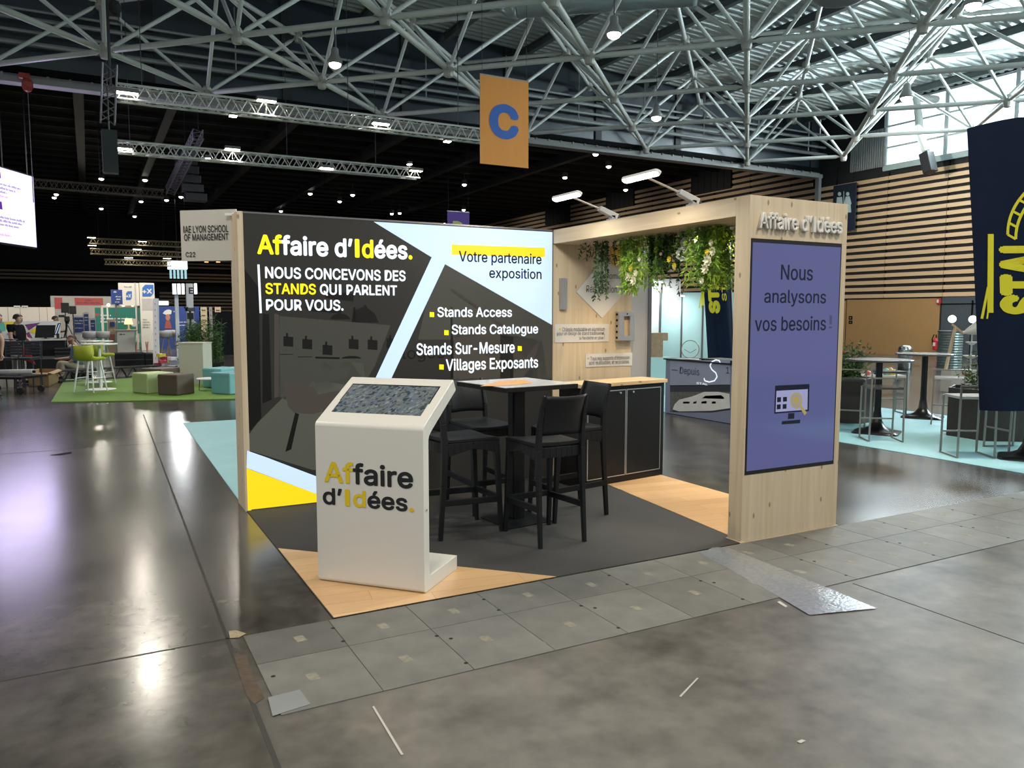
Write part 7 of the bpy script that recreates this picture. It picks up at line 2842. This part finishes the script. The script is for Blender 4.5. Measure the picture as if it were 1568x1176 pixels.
# bell lamps in the space frame
for (x, y, w), lab in zip(((513, 98, 1), (940, 52, 1), (1005, 180, 1), (1490, 8, 1), (1388, 150, 1)), ('near the upper left', 'below the duct near the middle', 'low in the frame above the portal lamps', 'at the top right corner', 'before the bright window')):
    z_ = 7.55 if y > 100 else 7.8
    c_ = on(x, y, 2, z_)
    t = thing('bell_lamp', 'bright hall lamp hanging in the space frame %s' % lab, 'lamp', c_, 'hall lamps in the space frame')
    MB().lathe([(.17, .0), (.19, .06), (.10, .22), (.09, .36), (.03, .40)], c_, 16).build('shade', M('lamp_grey', (.32, .33, .32), .4), t, 0, True)
    MB().ball(c_, .15, 14, (1, 1, .75)).build('lens', lens_m, t, 0, True)
    MB().tube([c_ + V((0, 0, .38)), V((c_.x, c_.y, deck_z(c_.x) + .03))], .012, 5).build('cord', wsh, t)
    light('bell_beam', 'SPOT', c_ - V((0, 0, .05)), 380, (1, .95, .86), .16, (c_.x, c_.y, 0), None, 2.4)

# ---- orange C banner, violet D banner
def banner(label, q0, q1, q2, Y, col, letter, lcol, lrect, zt_):
    a, b_ = on(*q0, 1, Y), on(*q1, 1, Y)
    t = thing('letter_banner', label, 'banner', ((a.x + b_.x) / 2, Y, b_.z))
    MB().box2((a.x, Y, b_.z), (b_.x, Y + .012, a.z)).build('cloth', col, t)
    MB().tube([(a.x, Y + .006, a.z), (b_.x, Y + .006, a.z)], .016, 8).build('top_rod', alu, t)
    MB().tube([(a.x, Y + .006, b_.z), (b_.x, Y + .006, b_.z)], .014, 8).build('bottom_rod', col, t)
    for x in (a.x + .05, b_.x - .05):
        MB().tube([(x, Y + .006, a.z), (x, Y + .006, zt_)], .005, 4).build('wire', wsh, t)
    u0, u1 = on(*lrect[0], 1, Y), on(*lrect[1], 1, Y)
    text('letter', letter, lcol, t, (0, Y - .004, 0), X3, Z3, (u0.x, u1.z, u1.x, u0.z), .045, 0, (), 0)
    return t


banner('orange banner with a large blue letter C hanging in front of the space frame', (735, 113), (809, 257), None, 8.06, M('orange_cloth', (0.60, 0.235, 0.035), .7, var=.06, scale=1.5, stretch=(6, 1, .5), emit=None), 'C', M('blue_letter', (0.012, 0.085, 0.36), .6), ((749, 156), (794.5, 216)), 11.2)
banner('violet banner with a lime letter D, its lower part hidden by the lit wall', (685, 323), (719, 385), None, 24.0, M('violet_cloth', (0.12, 0.05, 0.30), .7), 'D', M('lime_letter', (0.50, 0.55, 0.16), .6), ((693, 338), (710, 363)), 9.3)

# ---- neighbour's stand sign hanging behind the left end of the wall
dS = 6.75
A, B = at(275.5, 322.5, dS), at(358, 326, dS - .10)
C_ = at(284.5, 399.5, dS)
B.z = A.z
t = thing('stand_sign', 'pale stand sign reading IAE Lyon School of Management C22, left of the lit wall', 'sign', ((A.x + B.x) / 2, (A.y + B.y) / 2, C_.z))
su = (B - A).normalized()
hS = A.z - C_.z
sn = su.cross(Z3)
B = B + su * .02
MB().prism([A, B, B - Z3 * hS, A - Z3 * hS], -sn * .012).build('plate', M('sign_grey', (0.50, 0.48, 0.43), .5, var=.03), t)


def srect(tl, br):
    a, b_ = onp(*tl, A, sn), onp(*br, A, sn)
    return ((a - A).dot(su), a.z - A.z if False else b_.z - A.z, (b_ - A).dot(su), a.z - A.z)


for s_, tl, br in (('IAE LYON SCHOOL', (281, 346), (350, 355.5)), ('OF MANAGEMENT', (282, 358.5), (350, 367.5)), ('C22', (284.5, 386), (299.5, 393.5))):
    text('lettering', s_, ink, t, A, su, Z3, srect(tl, br), .012, 0, (), .003)
MB().bar(B - Z3 * .02 - su * .05, V((.02, .3, B.z - .02)), .02).build('bracket', alu, t)
MB().prism([at(344, 326, dS - .14), at(357, 326, dS - .14), at(357, 330, dS - .14), at(344, 330, dS - .14)], -sn * .02).build('clip', white_l, t)

# ---- big LED screen at the left edge
R0, R1 = at(50.5, 271, 24.0), at(55, 378, 24.0)
L0 = at(0, 256.5, 22.4)
zt_, zb_ = R0.z, R1.z
du = (V((R0.x, R0.y, 0)) - V((L0.x, L0.y, 0))).normalized()
R = V((R0.x, R0.y, zb_))
L_ = R - du * 3.0
t = thing('led_screen', 'huge bright lilac LED screen hanging at the left edge of the picture', 'screen', (R + L_) / 2)
sn2 = du.cross(Z3)
MB().prism([L_ - Z3 * .04 - du * .04, R - Z3 * .04 + du * .03, R + Z3 * (zt_ - zb_ + .04) + du * .03, L_ + Z3 * (zt_ - zb_ + .04) - du * .04], -sn2 * .18).build('cabinet', dblack, t)
lsc = MB().prism([L_, R, R + Z3 * (zt_ - zb_), L_ + Z3 * (zt_ - zb_)], sn2 * .004).build('display', glow('led_lilac', (.72, .67, 1.0), 1.25), t)
vio = glow('led_violet', (.09, .012, .30), .8)
gry = glow('led_grey_ink', (.22, .16, .34), .9)
pnk = glow('led_pink', (.75, .30, .62), 1.0)


def lrect(q0, q1):
    a, b_ = onp(*q0, R, sn2), onp(*q1, R, sn2)
    return (a - R).dot(du), b_.z - R.z, (b_ - R).dot(du), a.z - R.z


for mt_, rows in ((gry, (((-60, 282), (33, 291.5)), ((-60, 287), (24, 295)), ((-60, 292.5), (11, 297.5)), ((-60, 331), (38, 341)), ((-60, 336.5), (34.5, 345.5)), ((-60, 341), (29.5, 350)))), (pnk, (((-60, 296), (12, 304), ), ((-60, 356), (17, 363))))):
    mb = MB()
    for q0, q1 in rows:
        r_ = lrect(q0, q1)
        hh = .065
        scribble(mb, R, du, Z3, r_[0], r_[2], r_[1], hh, 0, .008)
    mb.build('text_lines', mt_, lsc)
for q0, q1 in (((-30, 263), (1, 273)), ((-30, 313), (3.5, 321))):
    r_ = lrect(q0, q1)
    p_ = lambda u, v: R + du * u + Z3 * v + sn2 * .008
    MB().poly([p_(r_[2] - .6, r_[1]), p_(r_[2], r_[1]), p_(r_[2] - .02, r_[1] + .22), p_(r_[2] - .6, r_[1] + .22)]).build('heading_block', vio, lsc)
for f_ in (.5, .9):
    P = L_.lerp(R, f_) + Z3 * (zt_ - zb_)
    MB().tube([P, V((P.x, P.y, 9.3))], .02, 5).build('cable', wsh, t)
light('screen_glow', 'AREA', (R + L_) / 2 + Z3 * 1.0 + sn2 * .1, 160, (.72, .62, 1.0), 3.6, (R + L_) / 2 + Z3 * 1.0 + sn2 * 2, None, None, 2.0)

# ---- round ventilation duct under the roof
A, B = fl(792, 6, 9.7), fl(1075, -14, 9.7)
t = thing('ventilation_duct', 'large silver spiral duct under the roof at the top middle', 'duct', (A + B) / 2)
d = (B - A).normalized()
mb = MB()
n = int((B - A).length / .12)
pts, rs_ = [], []
for k in range(n + 1):
    pts.append(A + d * .12 * k)
    rs_.append(.36 if k % 2 else .345)
mb.tube(pts, rs_, 20)
mb.build('pipe', M('duct_zinc', (0.42, 0.50, 0.52), .3, .6), t, 0, True)
MB().tube([A - d * .5, A - d * .25, A], [.16, .30, .36], 20).build('cone', M('duct_zinc', (0.42, 0.50, 0.52)), t, 0, True)
for f_ in (.2, .8):
    P = A.lerp(B, f_)
    MB().tube([P + Z3 * .3, V((P.x, P.y, deck_z(P.x)))], .015, 5).build('hanger', wsh, t)
c_ = on(1288, -2, 2, 9.4)
t = thing('duct_outlet', 'round grey air outlet under the roof at the top right', 'duct', c_)
MB().lathe([(.55, -.02), (.62, .02), (.62, .12), (.40, .3), (.38, 1.4)], c_, 28).build('bell', M('outlet_grey', (.26, .28, .28), .5), t, 0, True)
MB().lathe([(.50, -.03), (.50, -.02)], c_, 28).build('grille', M('outlet_dark', (.10, .11, .11), .6), t)
